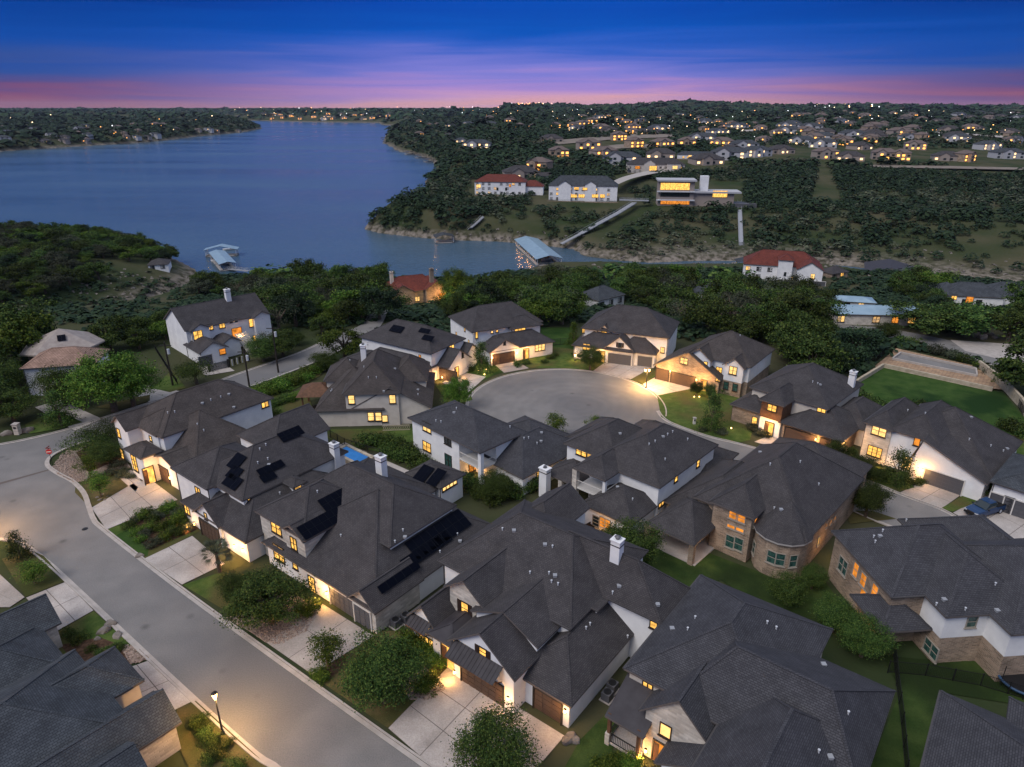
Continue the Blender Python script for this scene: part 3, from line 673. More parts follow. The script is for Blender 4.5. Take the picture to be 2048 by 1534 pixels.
def box_walls(h, u0, u1, v0, v1, z0, z1, m, name='wall'):
    b = MB(); c = h.w((u0+u1)/2, (v0+v1)/2, (z0+z1)/2); b.box(c, (abs(u1-u0), abs(v1-v0), z1-z0), 0, h.U, h.V); b.build(name, M[m], h.root)
    for a in ([(u0,v0),(u1,v0)], [(u1,v0),(u1,v1)], [(u1,v1),(u0,v1)], [(u0,v1),(u0,v0)]):
        h.polys.append([h.w(*a[0],z0), h.w(*a[1],z0), h.w(*a[1],z1), h.w(*a[0],z1)])
def railing(h, u0, v0, u1, v1, z, m='trim_white', hh=1.0, gap=.16):
    a, b_ = h.w(u0,v0,z), h.w(u1,v1,z); d = b_-a; L = d.length; d.normalize(); y = Vector((-d.y,d.x,0)); b = MB()
    b.box((a+b_)/2+Vector((0,0,hh)), (L,.08,.07), 0, d, y); b.box((a+b_)/2+Vector((0,0,.12)), (L,.06,.05), 0, d, y)
    for i in range(int(L/gap)+1): b.box(a+d*(i*gap)+Vector((0,0,hh/2+.05)), (.03,.03,hh-.1), 0, d, y)
    b.build('railing', M[m], h.root)
def deck(h, u0, u1, v0, v1, z, m='concrete', t=.2, name='porch_floor'):
    b = MB(); b.box(h.w((u0+u1)/2,(v0+v1)/2,z-t/2), (abs(u1-u0),abs(v1-v0),t), 0, h.U, h.V); b.build(name, M[m], h.root)
def col_(h, u, v, hh, w=.4, m='limestone', z=0):
    b = MB(); b.box(h.w(u,v,z+hh/2), (w,w,hh), 0, h.U, h.V); b.build('column', M[m], h.root)

# ---- front centre: white gables and dark metal awnings
h = House('house', 'large white house at front centre, dark metal awning over garage and shuttered gable windows', -38)
h.rect(6.0, -42.6, -26, 41.9, 57, 'u', 'hh', rise=3.9, rc=49.6, ins=5)
h.rect(6.05, -36, -19.8, 47.6, 53.9, 'u', 'hh', rise=3.6, rc=50.3, ins=4.2)
h.rect(5.9, -41.5, -35.5, 52, 60.5, 'v', 'hg', rise=2.3)
h.gf(6.1, (966,1216), (925,1162), 9, wall='limestone')
h.rect(3.1, -41.6, -37.6, 36.3, 46, 'v', 'gg', rise=2.2)
h.rect(4.3, -35.2, -27.3, 35.3, 48, 'v', 'gg', rise=3.0)
h.rect(5.5, -35.15, -27.25, 38.6, 48, 'v', 'gg', rise=1.9)
h.rect(3.0, -29.6, -22.6, 37.0, 52, 'v', 'hg', rise=2.5, ins=4.5)
h.gs(6.0, (1196,1222), (1226,1192), 6, 1, back='g')
h.rect(3.3, -38.2, -34.8, 35.6, 41, 'v', 'hh', pitch=.5, roof='metal_dark')
for a in [(930,1217,.95,1.5,1,2,'lit','shut'),(966,1308,.85,1.4,1,3,'lit','shut'),(853,1280,2.0,.9,3,1),(1206,1228,.8,1.2,1,2),(1308,1250,.8,.8,1,1),(1322,1240,.8,.8,1,1),(1335,1230,.8,.8,1,1)]: h.win(*a)
h.garage(965,1385); h.garage(1096,1405,2.9)
h.awning(958,1305,5.6,1.5,.9); h.awning(845,1236,2.6,1.1,.7)
h.door(897,1312,1.7,2.8); h.sconce(910,1343,60); h.sconce(1017,1396,70); h.sconce(1131,1421,70); h.glow(896,1318,60,1.5)
h.chimney(1233,1112,1.9,1.0,.9)
h.vents([(1060,1147),(1098,1148),(1110,1152),(1103,1165),(1116,1170),(1090,1090),(1105,1095),(1225,1187),(1238,1173),(1172,1258),(1180,1250),(1315,1210),(1255,1275),(1005,1060),(1028,1062)])
# ---- long black solar arrays
h = House('house', 'two storey white house with long rows of black solar panels above its side wall', -38)
h.rect(6.2, -65.9, -48.0, 40.2, 50.8, 'u', 'hh', rise=3.5, rc=45.6, ins=5)
h.rect(6.2, -65.8, -56.6, 35.3, 46, 'v', 'hh', rise=2.8, wall='limestone')
h.gf(6.0, (606,1085), (579,1051), 10, wall='limestone')
h.rect(3.0, -64, -44.5, 34.6, 54, 'v', 'hh', rise=6.1)
h.gf(3.0, (749,1229), (718,1182), 7, wall='limestone')
h.b(3.6, [(927,949),(882,977),(862,918)], 'u', 'hh', pitch=.5)
for a in [(553,1056,1.9,1.5,2,2),(588,1087,1.1,1.6,2,2),(558,1106,2.0,2.0,2,3),(591,1130,.9,1.0,1,2),(625,1172,1.1,2.6,1,3),(899,969,2.8,.9,4,1)]: h.win(*a)
h.garage(685,1200,4.0,2.35,'garage_grey'); h.garage(726,1226,2.5,2.35,'garage_grey'); h.sconce(655,1185,190); h.glow(628,1190,120,1.0)
h.solar([(633,1001),(706,968),(722,992),(649,1023)], 6, 2); h.solar([(590,1052),(690,1010),(705,1035),(606,1080)], 7, 2)
h.solar([(804,1087),(914,1022),(953,1058),(828,1112)], 8, 2); h.solar([(790,1115),(900,1073),(910,1088),(805,1132)], 6, 1); h.solar([(748,1168),(835,1128),(842,1140),(760,1186)], 5, 1)
h.solar([(815,955),(862,930),(875,945),(838,967)], 3, 1); h.solar([(845,962),(888,938),(900,950),(862,975)], 3, 1)
h.vents([(682,1073),(806,1062),(810,1075),(790,1085),(915,1070),(920,1083),(880,1105),(635,985)])
h.chimney(764,950,2.6,1.1,.9)
# ---- solar house beside the pool
h = House('house', 'white gabled house with three scattered solar arrays and a palm in front', -38)
h.rect(6.0, -80.2, -69.2, 35.8, 52, 'v', 'hh', rise=3.5)
h.rect(6.02, -84, -75, 34.6, 44, 'u', 'hh', rise=2.6)
h.rect(5.8, -86.5, -77.3, 45.5, 55.3, 'v', 'hg', rise=2.8)
h.rect(3.1, -80, -65.2, 33.2, 50, 'v', 'hh', rise=4.7)
h.rect(3.1, -70, -56, 44, 56, 'u', 'hh', rise=3.4)
h.gf(5.9, (430,975), (404,960), 6)
h.gf(3.2, (437,1057), (404,1008), 9)
h.b(5.9, [(587,976),(614,962),(575,955)], 'u', 'hh', pitch=.5)
for a in [(596,975,1.0,1.1,1,2),(504,1000,1.1,.8,2,1),(530,990,1.2,.9,2,1),(397,985,1.2,1.5,2,2),(374,1015,1.2,2.0,2,3),(412,1032,.6,.9,1,2)]: h.win(*a)
h.garage(421,1062,4.2); h.sconce(390,1047,150); h.sconce(487,1100,140); h.sconce(470,1092,90)
h.solar([(448,930),(483,909),(503,918),(466,940)], 3, 1); h.solar([(446,948),(478,934),(497,945),(462,962)], 3, 1); h.solar([(441,965),(468,948),(490,962),(468,984)], 3, 1)
h.solar([(508,942),(562,921),(572,934),(522,952)], 4, 1); h.solar([(515,953),(546,944),(555,956),(527,967)], 3, 1); h.solar([(548,864),(600,858),(612,868),(565,886)], 4, 2)
h.vents([(520,900),(536,919),(538,930),(516,927),(532,891),(595,858),(560,988)])
h.chimney(672,925,2.9,1.0,.9)
# ---- corner house
h = House('house', 'white corner house by the stop sign with lit entry tower and tall windows', -38, roof='shingle_warm')
h.rect(6.2, -104.6, -93.1, 38, 56.4, 'v', 'hh', rise=3.6)
h.rect(6.1, -104.5, -99.6, 35.9, 44, 'v', 'gh', rise=1.8)
h.rect(6.1, -101.5, -94.4, 37.8, 45, 'v', 'hh', rise=2.3)
h.rect(3.0, -102, -85.4, 38.2, 50.5, 'v', 'hh', rise=5.2)
h.gf(3.0, (367,958), (322,912), 8)
h.b(4.4, [(248,897),(282,918),(314,893)], 'u', 'hh', pitch=.55)
for a in [(238,866,1.0,1.5,1,2),(245,908,1.0,1.9,1,3),(302,877,.7,.8),(530,809,1.2,.9,2,1),(270,926,1.5,2.5,2,3)]: h.win(*a)
h.door(295,935,1.5,2.6); h.garage(325,953,4.6); h.glow(291,935,120,1.2); h.sconce(341,955,110); h.glow(268,930,60,1)
h.vents([(336,827),(350,825),(405,807),(422,801),(442,795),(458,789),(395,850),(408,862),(468,815)])
# ---- bottom right, porch with metal roof
h = House('house', 'big dark roofed house at bottom right with a metal roofed porch and stone gable', -38, roof='shingle_cool')
h.rect(6.0, -19.9, -7.2, 40.8, 56.6, 'v', 'hh', pitch=.62, wall='limestone')
h.rect(5.9, -15.6, -1.3, 40.4, 52.4, 'u', 'hh', rise=4.2, rc=44.6, ins=3.6)
h.rect(5.85, -11.4, -2.0, 30, 46, 'v', 'hh', rise=4.0)
h.rect(4.9, -17.2, -11.0, 38.7, 47, 'v', 'gg', rise=3.0, wall='limestone')
h.rect(3.0, -14.6, -8.2, 36.6, 42, 'v', 'gh', rise=1.9)
h.rect(3.3, -19.8, -16.2, 37.8, 41.6, 'u', 'gg', rise=1.7, rc=41.45, roof='metal_dark', walls=False)
deck(h, -19.6,-16.6,38.1,41,.35); col_(h,-19.5,38.2,3.5,.28,'wood'); col_(h,-16.8,38.2,3.5,.28,'wood'); box_walls(h,-19.75,-19.35,37.95,38.35,0,1.3,'limestone','column')
railing(h, -19.3,38.15,-17,38.15,.35,'iron'); railing(h,-19.5,38.5,-19.5,41,.35,'iron')
for a in [(1295,1376,.9,1.2,2,2),(1331,1461,.95,1.3,1,1,'lit'),(1408,1523,.7,1.0,1,2,'glass','shut')]: h.win(*a)
h.door(1319,1515,1.3,2.3,'lit_orange'); h.sconce(1292,1500,170); h.glow(1270,1480,60,.8)
h.vents([(1534,1247),(1552,1258),(1344,1258),(1375,1260),(1390,1237),(1647,1330),(1696,1428),(1637,1505),(1660,1515)])
# ---- bottom right corner
h = House('house', 'cream walled house with grey hip roof in the bottom right corner', -38, roof='shingle_cool', wall='stucco_warm')
h.rect(6.0, 1.6, 13.5, 34, 54.6, 'v', 'gh', pitch=.5)
h.rect(6.2, 6, 18, 46, 57, 'u', 'hh', pitch=.5)
h.sconce(1908,1512,110)
# ---- bottom left houses across the street
h = House('house', 'blue grey shingled house with gabled wings filling the bottom left corner', -40, roof='shingle_blue', wall='stucco_warm')
h.rect(3.2, -63, -49.5, -16, 11.8, 'v', 'hh', rise=3.6)
h.rect(3.0, -52.6, -47.6, -6, 14.4, 'v', 'hg', rise=1.9, wall='limestone')
h.rect(3.0, -60.8, -54.5, -4, 14.4, 'v', 'hh', rise=2.0)
h.rect(2.9, -49.5, -43.8, -14, 10.6, 'v', 'hg', rise=1.9, wall='limestone')
h.rect(3.1, -58, -44, -22, 2, 'v', 'hh', rise=3.2)
h = House('house', 'smaller blue grey roofed house with pale stone side wall at the left edge', -40, roof='shingle_blue', wall='limestone')
h.rect(3.0, -73.8, -68.2, -6, 12.4, 'v', 'hg', rise=2.0)
h.rect(3.0, -69.5, -61.2, -10, 10.9, 'v', 'hh', rise=2.6)
h.rect(3.1, -79, -66, -14, 6, 'v', 'hh', rise=3.4)
h.sconce(28,1278,60)
# ---- stone house at the right, lit tall windows
h = House('house', 'tan stone and white house at right edge with tall orange lit window bays', 5, roof='shingle_cool', wall='brownstone')
h.rect(6.0, 41.2, 54.5, 50, 61.2, 'u', 'hh', rise=4.2)
h.rect(6.0, 44.6, 54, 46.9, 60, 'v', 'hh', rise=3.6, z0=3.1, wall='stucco')
h.rect(6.02, 48.9, 62, 44.2, 58, 'v', 'hh', rise=4.0, z0=3.1, wall='stucco')
h.rect(3.2, 39.8, 45, 48.4, 54, 'u', 'hh', rise=2.0, walls=False)
h.rect(3.4, 53, 64, 52, 66.5, 'v', 'hh', rise=3.6)
box_walls(h, 45.0, 54, 47.3, 60, 0, 3.12, 'brownstone'); box_walls(h, 49.3, 61.6, 44.6, 58, 0, 3.1, 'brownstone')
for a in [(1727,1160,1.0,1.5,1,2,'lit_orange','white'),(1750,1182,1.0,1.5,1,2,'lit_orange','white'),(1725,1195,1.0,2.0,1,2,'lit_orange','white'),(1712,1140,.9,1.7,1,2,'lit_orange','white'),(1686,1132,1.6,1.8,2,2,'teal','white'),(1862,1298,1.9,1.5,2,2,'teal','white'),(1943,1243,1.0,1.3,1,2,'teal','white')]: h.win(*a)
h.glow(1740,1235,40,1.0); h.vents([(1747,1075),(1765,1063),(1760,1073),(1812,1042),(1872,1210),(1888,1200),(1930,1220),(1990,1170),(1994,1222),(1750,1085)])
# ---- turret house
h = House('house', 'brown stone house with a round turret bay and covered back patio', -43, wall='brownstone')
h.rect(5.2, -33.4, -19.4, 68.8, 88, 'v', 'hh', rise=5.4)
h.rect(6.4, -30.6, -25.0, 67.3, 77, 'v', 'hh', rise=2.3)
h.rect(3.0, -36.2, -29.6, 62.6, 72, 'u', 'hh', rise=2.6, walls=False)
h.rect(3.05, -37.4, -27, 68.5, 84, 'v', 'hh', rise=3.6)
h.rect(3.6, -33.5, -20.4, 84, 95.5, 'v', 'hh', rise=3.6)
cu, cv, cr_ = -22.5, 69.9, 2.9
def turret(h, cu, cv, r, z, rise, n=14):
    ring = [h.w(cu+r*math.cos(2*math.pi*i/n), cv+r*math.sin(2*math.pi*i/n), 0) for i in range(n)]
    rr = [h.w(cu+(r+.4)*math.cos(2*math.pi*i/n), cv+(r+.4)*math.sin(2*math.pi*i/n), z) for i in range(n)]
    top = h.w(cu, cv+1.2, z+rise); b = MB(); w = MB()
    for i in range(n):
        j = (i+1) % n; b.face([rr[i], rr[j], top], 0); h.polys.append([rr[i], rr[j], top])
        dn = Vector((0,0,.2)); b.face([rr[j], rr[i], rr[i]-dn, rr[j]-dn], 1)
        b.face([rr[i]-dn, rr[j]-dn, h.w(cu,cv,z-.2)], 1)
        q = [ring[i], ring[j], ring[j]+Vector((0,0,z-.1)), ring[i]+Vector((0,0,z-.1))]; w.face(q); h.polys.append(q)
    b.build('turret_roof', [M['shingle'], M['fascia_pale']], h.root); w.build('turret', M['brownstone'], h.root)
turret(h, cu, cv, cr_, 5.0, 3.2)
deck(h, -36, -29.4, 62.9, 70, .12, name='patio_floor'); col_(h,-35.8,63.0,3.0,.9,'brownstone'); col_(h,-30.0,63.0,3.0,.6,'brownstone'); h.glow(1440,1070,25,3)
for a in [(1467,1030,1.1,1.1,1,2,'lit_orange','white'),(1482,1036,1.1,1.1,1,2,'lit_orange','white'),(1463,1053,1.1,.5,1,1,'lit_orange','white'),(1479,1059,1.1,.5,1,1,'lit_orange','white'),(1460,1083,1.1,1.7,1,2,'teal','white'),(1477,1088,1.1,1.7,1,2,'teal','white'),
          (1510,1044,.8,1.1,1,2,'lit_orange','white'),(1508,1095,.9,1.7,1,2,'teal','white'),(1543,1114,1.0,1.6,1,2,'teal','white'),(1560,1119,1.0,1.6,1,2,'teal','white'),(1586,1122,.9,1.6,1,2,'teal','white'),
          (1652,1050,.5,.7,1,1,'lit_orange','white'),(1661,1043,.5,.7,1,1,'lit_orange','white'),(1669,1036,.5,.7,1,1,'lit_orange','white'),(1636,1082,.5,1.2,1,1,'lit','white')]: h.win(*a)
h.glow(1640,1080,60,1.2); h.vents([(1540,930),(1548,1018),(1562,1020),(1600,925),(1637,970),(1520,905)])
# ---- white, blank gable with balcony (centre left)
h = House('house', 'tall white house with teal doors and a covered corner balcony, behind the pool', -45, roof='shingle_cool')
h.rect(6.0, -78.2, -61.8, 55.6, 65, 'u', 'hh', rise=3.0, walls=False, ins=6.5)
box_walls(h, -77.7, -66.8, 56.1, 64.5, 0, 6.0, 'stucco'); box_walls(h, -66.8, -62.4, 59.2, 64.4, 0, 5.98, 'stucco')
deck(h, -66.8,-62.1,56.0,59.2,3.2,'trim_white',name='balcony'); railing(h,-66.7,56.1,-62.3,56.1,3.2); railing(h,-62.2,56.2,-62.2,59.1,3.2); col_(h,-62.3,56.2,6.0,.6,'stucco')
h.rect(3.0, -66.8, -56.4, 58.5, 72.5, 'v', 'hh', rise=3.0)
h.rect(3.3, -70, -59.5, 64, 73, 'v', 'hh', rise=2.6)
for a in [(854,854,1.9,1.5,2,2,'lit'),(854,893,1.9,1.5,2,2,'lit'),(896,883,1.5,1.0,2,2,'glass'),(1078,945,1.0,1.1,2,2),(1089,937,1.0,1.1,1,2),(987,956,.7,.7,1,2),(946,930,1.6,1.9,2,2,'lit_orange')]: h.win(*a)
h.win(897,922,1.5,2.1,2,2,'teal'); h.glow(945,930,90,1.2); h.glow(1083,941,35,1)
h.vents([(872,843),(882,845),(908,826),(913,818),(1020,855),(1083,866),(1048,878),(1057,877),(1082,883),(1074,888)])
# ---- centre, low hip bay and stone porch
h = House('house', 'white house with balcony, stone porch columns and orange porch light right of the balcony house', -42)
h.rect(6.0, -47.1, -35.7, 67.2, 83, 'v', 'hh', rise=3.5)
h.rect(5.95, -47.1, -41.8, 64.1, 72, 'v', 'hh', rise=1.7, walls=False)
h.rect(6.0, -52.2, -43.5, 68.8, 80, 'v', 'hh', rise=2.8)
h.rect(3.0, -43.7, -36.1, 61.6, 69.5, 'v', 'hh', rise=2.4)
h.rect(3.0, -52.4, -46.2, 64.6, 71, 'u', 'hh', rise=1.6, walls=False)
h.rect(3.3, -56.5, -45.4, 74, 84.5, 'v', 'hh', rise=3.4); h.rect(3.3, -51, -40.8, 78, 88, 'v', 'hh', rise=3.2)
h.rect(3.0, -43, -34.6, 79, 88, 'v', 'hh', rise=2)
deck(h, -47,-41.9,64.3,67.6,3.2,'trim_white',name='balcony'); railing(h,-46.6,64.4,-42,64.4,3.2); railing(h,-42,64.4,-42,67.4,3.2)
col_(h,-46.7,64.5,6.0,.7,'limestone'); col_(h,-42.1,64.5,5.9,.4,'stucco'); col_(h,-49.4,64.9,3.0,.6); col_(h,-51.9,64.9,3.0,.6)
for a in [(1158,902,.9,1.1,1,2),(1168,906,.9,1.1,1,2),(1180,908,.9,1.1,1,2),(1396,924,.8,1.5,1,3),(1352,953,.8,1.5,1,3),(1322,1008,1.3,.6,2,1),(1210,1047,1.6,1.5,2,3,'lit_orange','white'),(1192,1042,1.0,1.5,1,3,'glass','white'),(1122,962,1.4,1.8,1,2,'lit_orange'),(1147,975,1.2,1.6,1,2,'lit_orange')]: h.win(*a)
h.glow(1122,968,110,1,0,(1,.35,.1)); h.glow(1210,1047,40,1); h.vents([(1298,890),(1310,884),(1326,874),(1335,870),(1345,865),(1240,868),(1375,880),(1265,1000),(1235,975),(1330,920)])
b = MB(); c = h.w(-51.3, 63.7, 0); b.box(c+Vector((0,0,2.2)), (1.25,1.0,4.4), 0, h.U, h.V); b.box(c+Vector((0,0,3.9)), (1.35,1.1,.1), 1, h.U, h.V); b.box(c+Vector((0,0,4.45)), (1.5,1.2,.12), 0, h.U, h.V); o = b.build('chimney', [M['stucco'], M['trim_dark']], h.root)
k = MB(); k.cone(c+Vector((0,0,4.5)), c+Vector((0,0,4.8)), .3, .2, 8); k.build('cap', M['lead'], o, off=h.root.location)
# ---- hip roofed house behind the lawn
h = House('house', 'house with tall hipped roof and blank pale back wall facing a lawn, four lit windows', 4, roof='shingle_warm', wall='stucco_warm')
h.rect(6.0, -20.7, -11.2, 105.2, 121, 'v', 'hh', pitch=.85)
h.rect(3.0, -20.0, -6.1, 105.55, 122, 'v', 'gh', rise=3.9)
h.rect(3.05, -25.6, -14, 105.3, 121.5, 'u', 'hh', rise=4.7)
h.rect(5.2, -25.3, -18, 113.5, 121.5, 'v', 'hh', rise=2.8); h.rect(5.2, -14, -7.0, 112.5, 121.8, 'v', 'hh', rise=3)
for a in [(703,799,1.0,1.5,1,2,'lit_pale'),(785,798,1.0,1.5,1,2,'lit_pale'),(742,833,1.0,1.5,1,2,'lit_pale'),(757,833,1.0,1.5,1,2,'lit_pale'),(770,837,.9,1.2,1,1,'lit_pale')]: h.win(*a)
h.chimney(728,718,2.6,.9,.8); h.chimney(741,702,2.0,.9,.8)
h.vents([(737,756),(753,756),(768,783),(662,784),(664,781),(836,780),(836,790),(700,722),(790,738),(728,735)])
# ---- around the cul-de-sac
h = House('house', 'dark roofed white house left of the round street end with four small solar arrays', 57)
h.rect(6.0, 95.2, 106.4, 80.3, 99.5, 'v', 'hh', rise=3.3)
h.rect(3.0, 90.5, 97.5, 80.5, 96, 'v', 'hh', rise=2.4); h.rect(3.0, 97.0, 104.6, 77.6, 86, 'v', 'gh', rise=2.7)
h.rect(3.0, 103.5, 109, 78.5, 86, 'v', 'gh', rise=2.2); h.rect(3.0, 89, 96, 88, 99, 'u', 'hh', rise=2)
for a in [(903,694,1.6,1.0,2,1,'lit'),(840,713,.5,.7,1,1,'lit_orange'),(925,708,.6,1.5,1,1,'glass'),(931,705,.6,1.5,1,1,'glass')]: h.win(*a)
h.garage(897,748,4.2); h.sconce(885,754,120); h.door(913,740,1.2,2.2); h.glow(915,740,120,1)
h.solar([(770,660),(797,652),(812,656),(800,668)], 4, 2); h.solar([(838,658),(848,655),(862,668),(852,670)], 3, 1); h.solar([(842,672),(858,668),(870,683),(857,685)], 4, 1)
h = House('house', 'white house at back of the round street end, tall plain left wall with narrow windows', 27)
h.rect(6.4, 54.2, 71.2, 124.8, 138, 'u', 'hh', rise=3.5, ins=4.5)
h.rect(6.0, 62.8, 70.8, 124.0, 130, 'u', 'hh', rise=1.8)
h.rect(3.0, 56.3, 71.8, 120.4, 128, 'u', 'hh', rise=2.3); h.rect(3.05, 56.0, 63.4, 119.9, 126, 'v', 'gh', rise=2.3)
for a in [(1040,662,2.6,1.3,3,2),(1080,695,2.4,1.4,3,2),(930,656,.5,1.4,1,1),(953,670,.5,1.4,1,1),(913,671,.5,1.6,1,1),(938,688,.5,1.8,1,1),(1009,686,.5,.8,1,1,'glass'),(994,662,.5,.5,1,1),(984,664,.5,.5,1,1)]: h.win(*a)
h.garage(1007,714,4.9); h.door(1052,699,1.3,2.3); h.glow(1052,697,170,1); h.sconce(984,715,130); h.sconce(1033,706,110); h.glow(1075,700,50,1.2)
h = House('house', 'white triple gabled house at the top of the round street end with grey garage doors', -22)
h.rect(6.0, -38.8, -19.8, 135.4, 148, 'u', 'hh', rise=4.2)
h.rect(3.1, -39.7, -26, 132, 140, 'u', 'hh', rise=2.5)
h.rect(3.0, -30.5, -21.8, 132.6, 142, 'v', 'hh', rise=3.2)
h.gf(5.2, (1226,670), (1209,650), 8); h.gf(3.3, (1267,703), (1239,674), 10); h.gf(3.3, (1197,687), (1178,671), 8)
for a in [(1208,669,1.3,1.3,2,2),(1173,694,1.5,1.4,2,2),(1240,690,.7,.9,1,1,'glass','shut'),(1325,700,.8,1.2,1,2),(1167,661,.5,1.1,1,1)]: h.win(*a)
h.garage(1239,717,4.9,2.3,'garage_grey'); h.garage(1290,718,3.0,2.3,'garage_grey'); h.door(1204,702,1.3,2.4); h.glow(1204,700,150,.9); h.glow(1322,702,50,1)
h = House('house', 'tan stone gabled house with brown garage doors right of the round street end', -38, roof='shingle_warm')
h.rect(3.0, -55.4, -41.7, 116, 128, 'v', 'gg', rise=4.1, wall='brownstone')
h.rect(6.0, -49.4, -44.1, 116.7, 128, 'v', 'gh', rise=2.0)
h.rect(5.9, -42.1, -37.8, 116.8, 126, 'v', 'gh', rise=1.7, z0=2.9); box_walls(h, -43.9, -38.3, 117.25, 128, 0, 2.88, 'brownstone')
h.rect(6.1, -50.5, -37.1, 118, 131, 'u', 'hh', rise=4.0, z0=2.9); box_walls(h, -44, -37.55, 118.4, 130.5, 0, 2.89, 'brownstone')
for a in [(1368,722,1.5,1.2,2,2,'lit_pale'),(1411,730,.7,1.3,1,2),(1466,741,1.4,1.5,2,2,'lit_pale'),(1438,740,1.1,1.1,2,2),(1452,771,.9,1.4,1,2,'teal'),(1470,775,.9,1.4,1,2,'teal'),(1436,760,.9,.5,2,1)]: h.win(*a)
h.garage(1366,756,4.9,2.3); h.garage(1325,746,2.6,2.3); h.door(1409,755,1.2,2.2); h.glow(1409,755,170,.9); h.sconce(1341,742,130); h.sconce(1393,759,110)
h.vents([(1415,672),(1480,672)])
h = House('house', 'grey roofed house with dark wood panel and brown garage doors, white car outside', -45, wall='stucco_warm')
h.rect(6.0, -47.1, -33.9, 103.9, 119, 'v', 'hh', rise=3.9)
h.rect(6.0, -43.6, -39.3, 100.2, 108, 'v', 'hh', rise=1.9, wall='wood', z0=3.0); box_walls(h,-43.2,-39.7,100.8,108,0,2.98,'stucco')
h.rect(3.0, -40.0, -29.8, 100.6, 112, 'u', 'hh', rise=3.2, wall='brownstone'); h.rect(3.0, -36, -28.6, 107, 118, 'v', 'hh', rise=2.6)
h.rect(3.0, -49, -43.0, 101.5, 110, 'v', 'hh', rise=1.9, wall='brownstone')
for a in [(1544,816,1.5,1.1,2,2),(1643,820,1.3,.8,2,1),(1509,842,.9,1.5,1,2)]: h.win(*a)
h.garage(1600,873,4.9); h.garage(1659,893,2.9); h.door(1540,845,1.5,2.3); h.glow(1540,845,220,1); h.sconce(1632,878,160); h.sconce(1686,885,170); h.sconce(1702,812,110)
h.chimney(1702,770,2.4,1.0,.8); h.vents([(1625,765),(1635,768),(1640,770)])
h = House('house', 'white and pale stone house by the right hand street with a grey double garage door', -47)
h.rect(6.0, -32.0, -27.6, 102.1, 114, 'v', 'hh', rise=1.9, wall='limestone')
h.rect(6.0, -28.4, -21.8, 102.4, 116, 'v', 'hh', rise=2.6)
h.rect(3.0, -31, -14.8, 103.2, 119.6, 'v', 'hh', rise=5.6)
h.rect(3.0, -24.6, -14.75, 100.9, 112, 'v', 'gh', rise=3.6, rc=-23.4, walls=True)
for a in [(1758,862,2.0,1.5,2,2,'lit_pale'),(1749,903,2.0,1.6,3,3,'lit'),(1816,926,1.6,2.0,2,3,'lit'),(1834,883,.8,1.3,1,1,'lit_orange')]: h.win(*a)
h.garage(1886,961,4.9,2.3,'garage_grey'); h.sconce(1845,940,150); h.glow(1764,925,70,.8)
h.vents([(1850,828),(1941,828),(1942,835),(1938,880),(1981,893),(2014,898),(2006,903),(1815,822)])
h = House('house', 'house at the right edge with black panelled garage doors and a blue pickup outside', -47, wall='stucco')
h.rect(3.9, -14.6, 2, 100.3, 112, 'u', 'hh', rise=2.8, roof='shingle_blue')
h.garage(2000,1010,2.6,2.3,'garage_grey'); h.garage(2046,1027,4.6,2.3,'garage_grey')
# ---- across the upper road
h = House('house', 'large white house across the upper road with outside stair and orange lit door', 45)
h.rect(6.3, 48.2, 67.2, 145.4, 157.6, 'u', 'gg', rise=3.7, z0=-3)
h.rect(6.2, 49.0, 53.5, 144.4, 150, 'v', 'gh', rise=1.2); h.rect(6.2, 62.8, 67.3, 144.4, 150, 'v', 'gh', rise=1.2, z0=-3)
h.rect(3.0, 48.0, 54.2, 138.6, 147, 'v', 'gh', rise=1.8); h.rect(3.0, 53.4, 58.0, 140.5, 147, 'v', 'gh', rise=1.4)
for a in [(396,670,1.8,1.8,2,2,'lit'),(420,654,1.2,1.3,2,2),(444,650,1.2,1.3,2,2),(506,645,1.8,1.8,2,2,'lit'),(510,676,.9,1.2,1,2),(445,703,1.3,1.2,1,2,'lit_orange'),(462,642,.5,.7,1,1,'glass'),(472,640,.5,.7,1,1,'glass')]: h.win(*a)
h.win(474,665,2.2,2.2,1,1,'lit_orange'); h.garage(410,713,2.8,2.2,'garage_grey'); h.glow(474,668,200,1.4,0,(1,.5,.18))
for k in range(14):
    b = MB(); b.box(h.w(59.6, 144.6-.42*k, 3.4-.24*k-.12), (2.6,.44,.25), 0, h.U, h.V); b.build('step', M['limestone'], h.root)
h.chimney(457,600,2.4,1.1,.9)
h = House('house', 'low house with pinkish tan shingle roof behind the bright green tree', 12, roof='shingle_tan', wall='stucco')
h.b(5.6, [(42,735),(190,728),(186,700)], 'u', 'hh', ridge=(130,694))
h = House('house', 'cream octagonal roofed house with blue skylight at left edge', 20, roof='roof_cream', wall='brownstone')
h.start(P(125,725,3)); c = P(128,698,4.0); cu, cv = c.dot(h.U), c.dot(h.V)
rr = [h.w(cu+7.5*math.cos(math.pi/4*i+.3), cv+7.5*math.sin(math.pi/4*i+.3), 4.4+.9*(i % 2)) for i in range(8)]; b = MB(); top = h.w(cu, cv, 8.4)
for i in range(8):
    q = [rr[i], rr[(i+1) % 8], top]; b.face(q, 0); h.polys.append(q); b.face([q[1]-Vector((0,0,.3)), q[0]-Vector((0,0,.3)), q[0], q[1]], 0)
b.build('roof', M['roof_cream'], h.root); b = MB(); b.prism([(h.w(cu+6.2*math.cos(math.pi/4*i+.3), cv+6.2*math.sin(math.pi/4*i+.3), 0)) for i in range(8)], 0, 4.6); b.build('wall', M['brownstone'], h.root)
h.polys += [[h.w(cu-6,cv-6,0),h.w(cu+6,cv-6,0),h.w(cu+6,cv-6,4),h.w(cu-6,cv-6,4)]]
h.solar([(108,682),(122,668),(140,672),(124,686)], 2, 2)

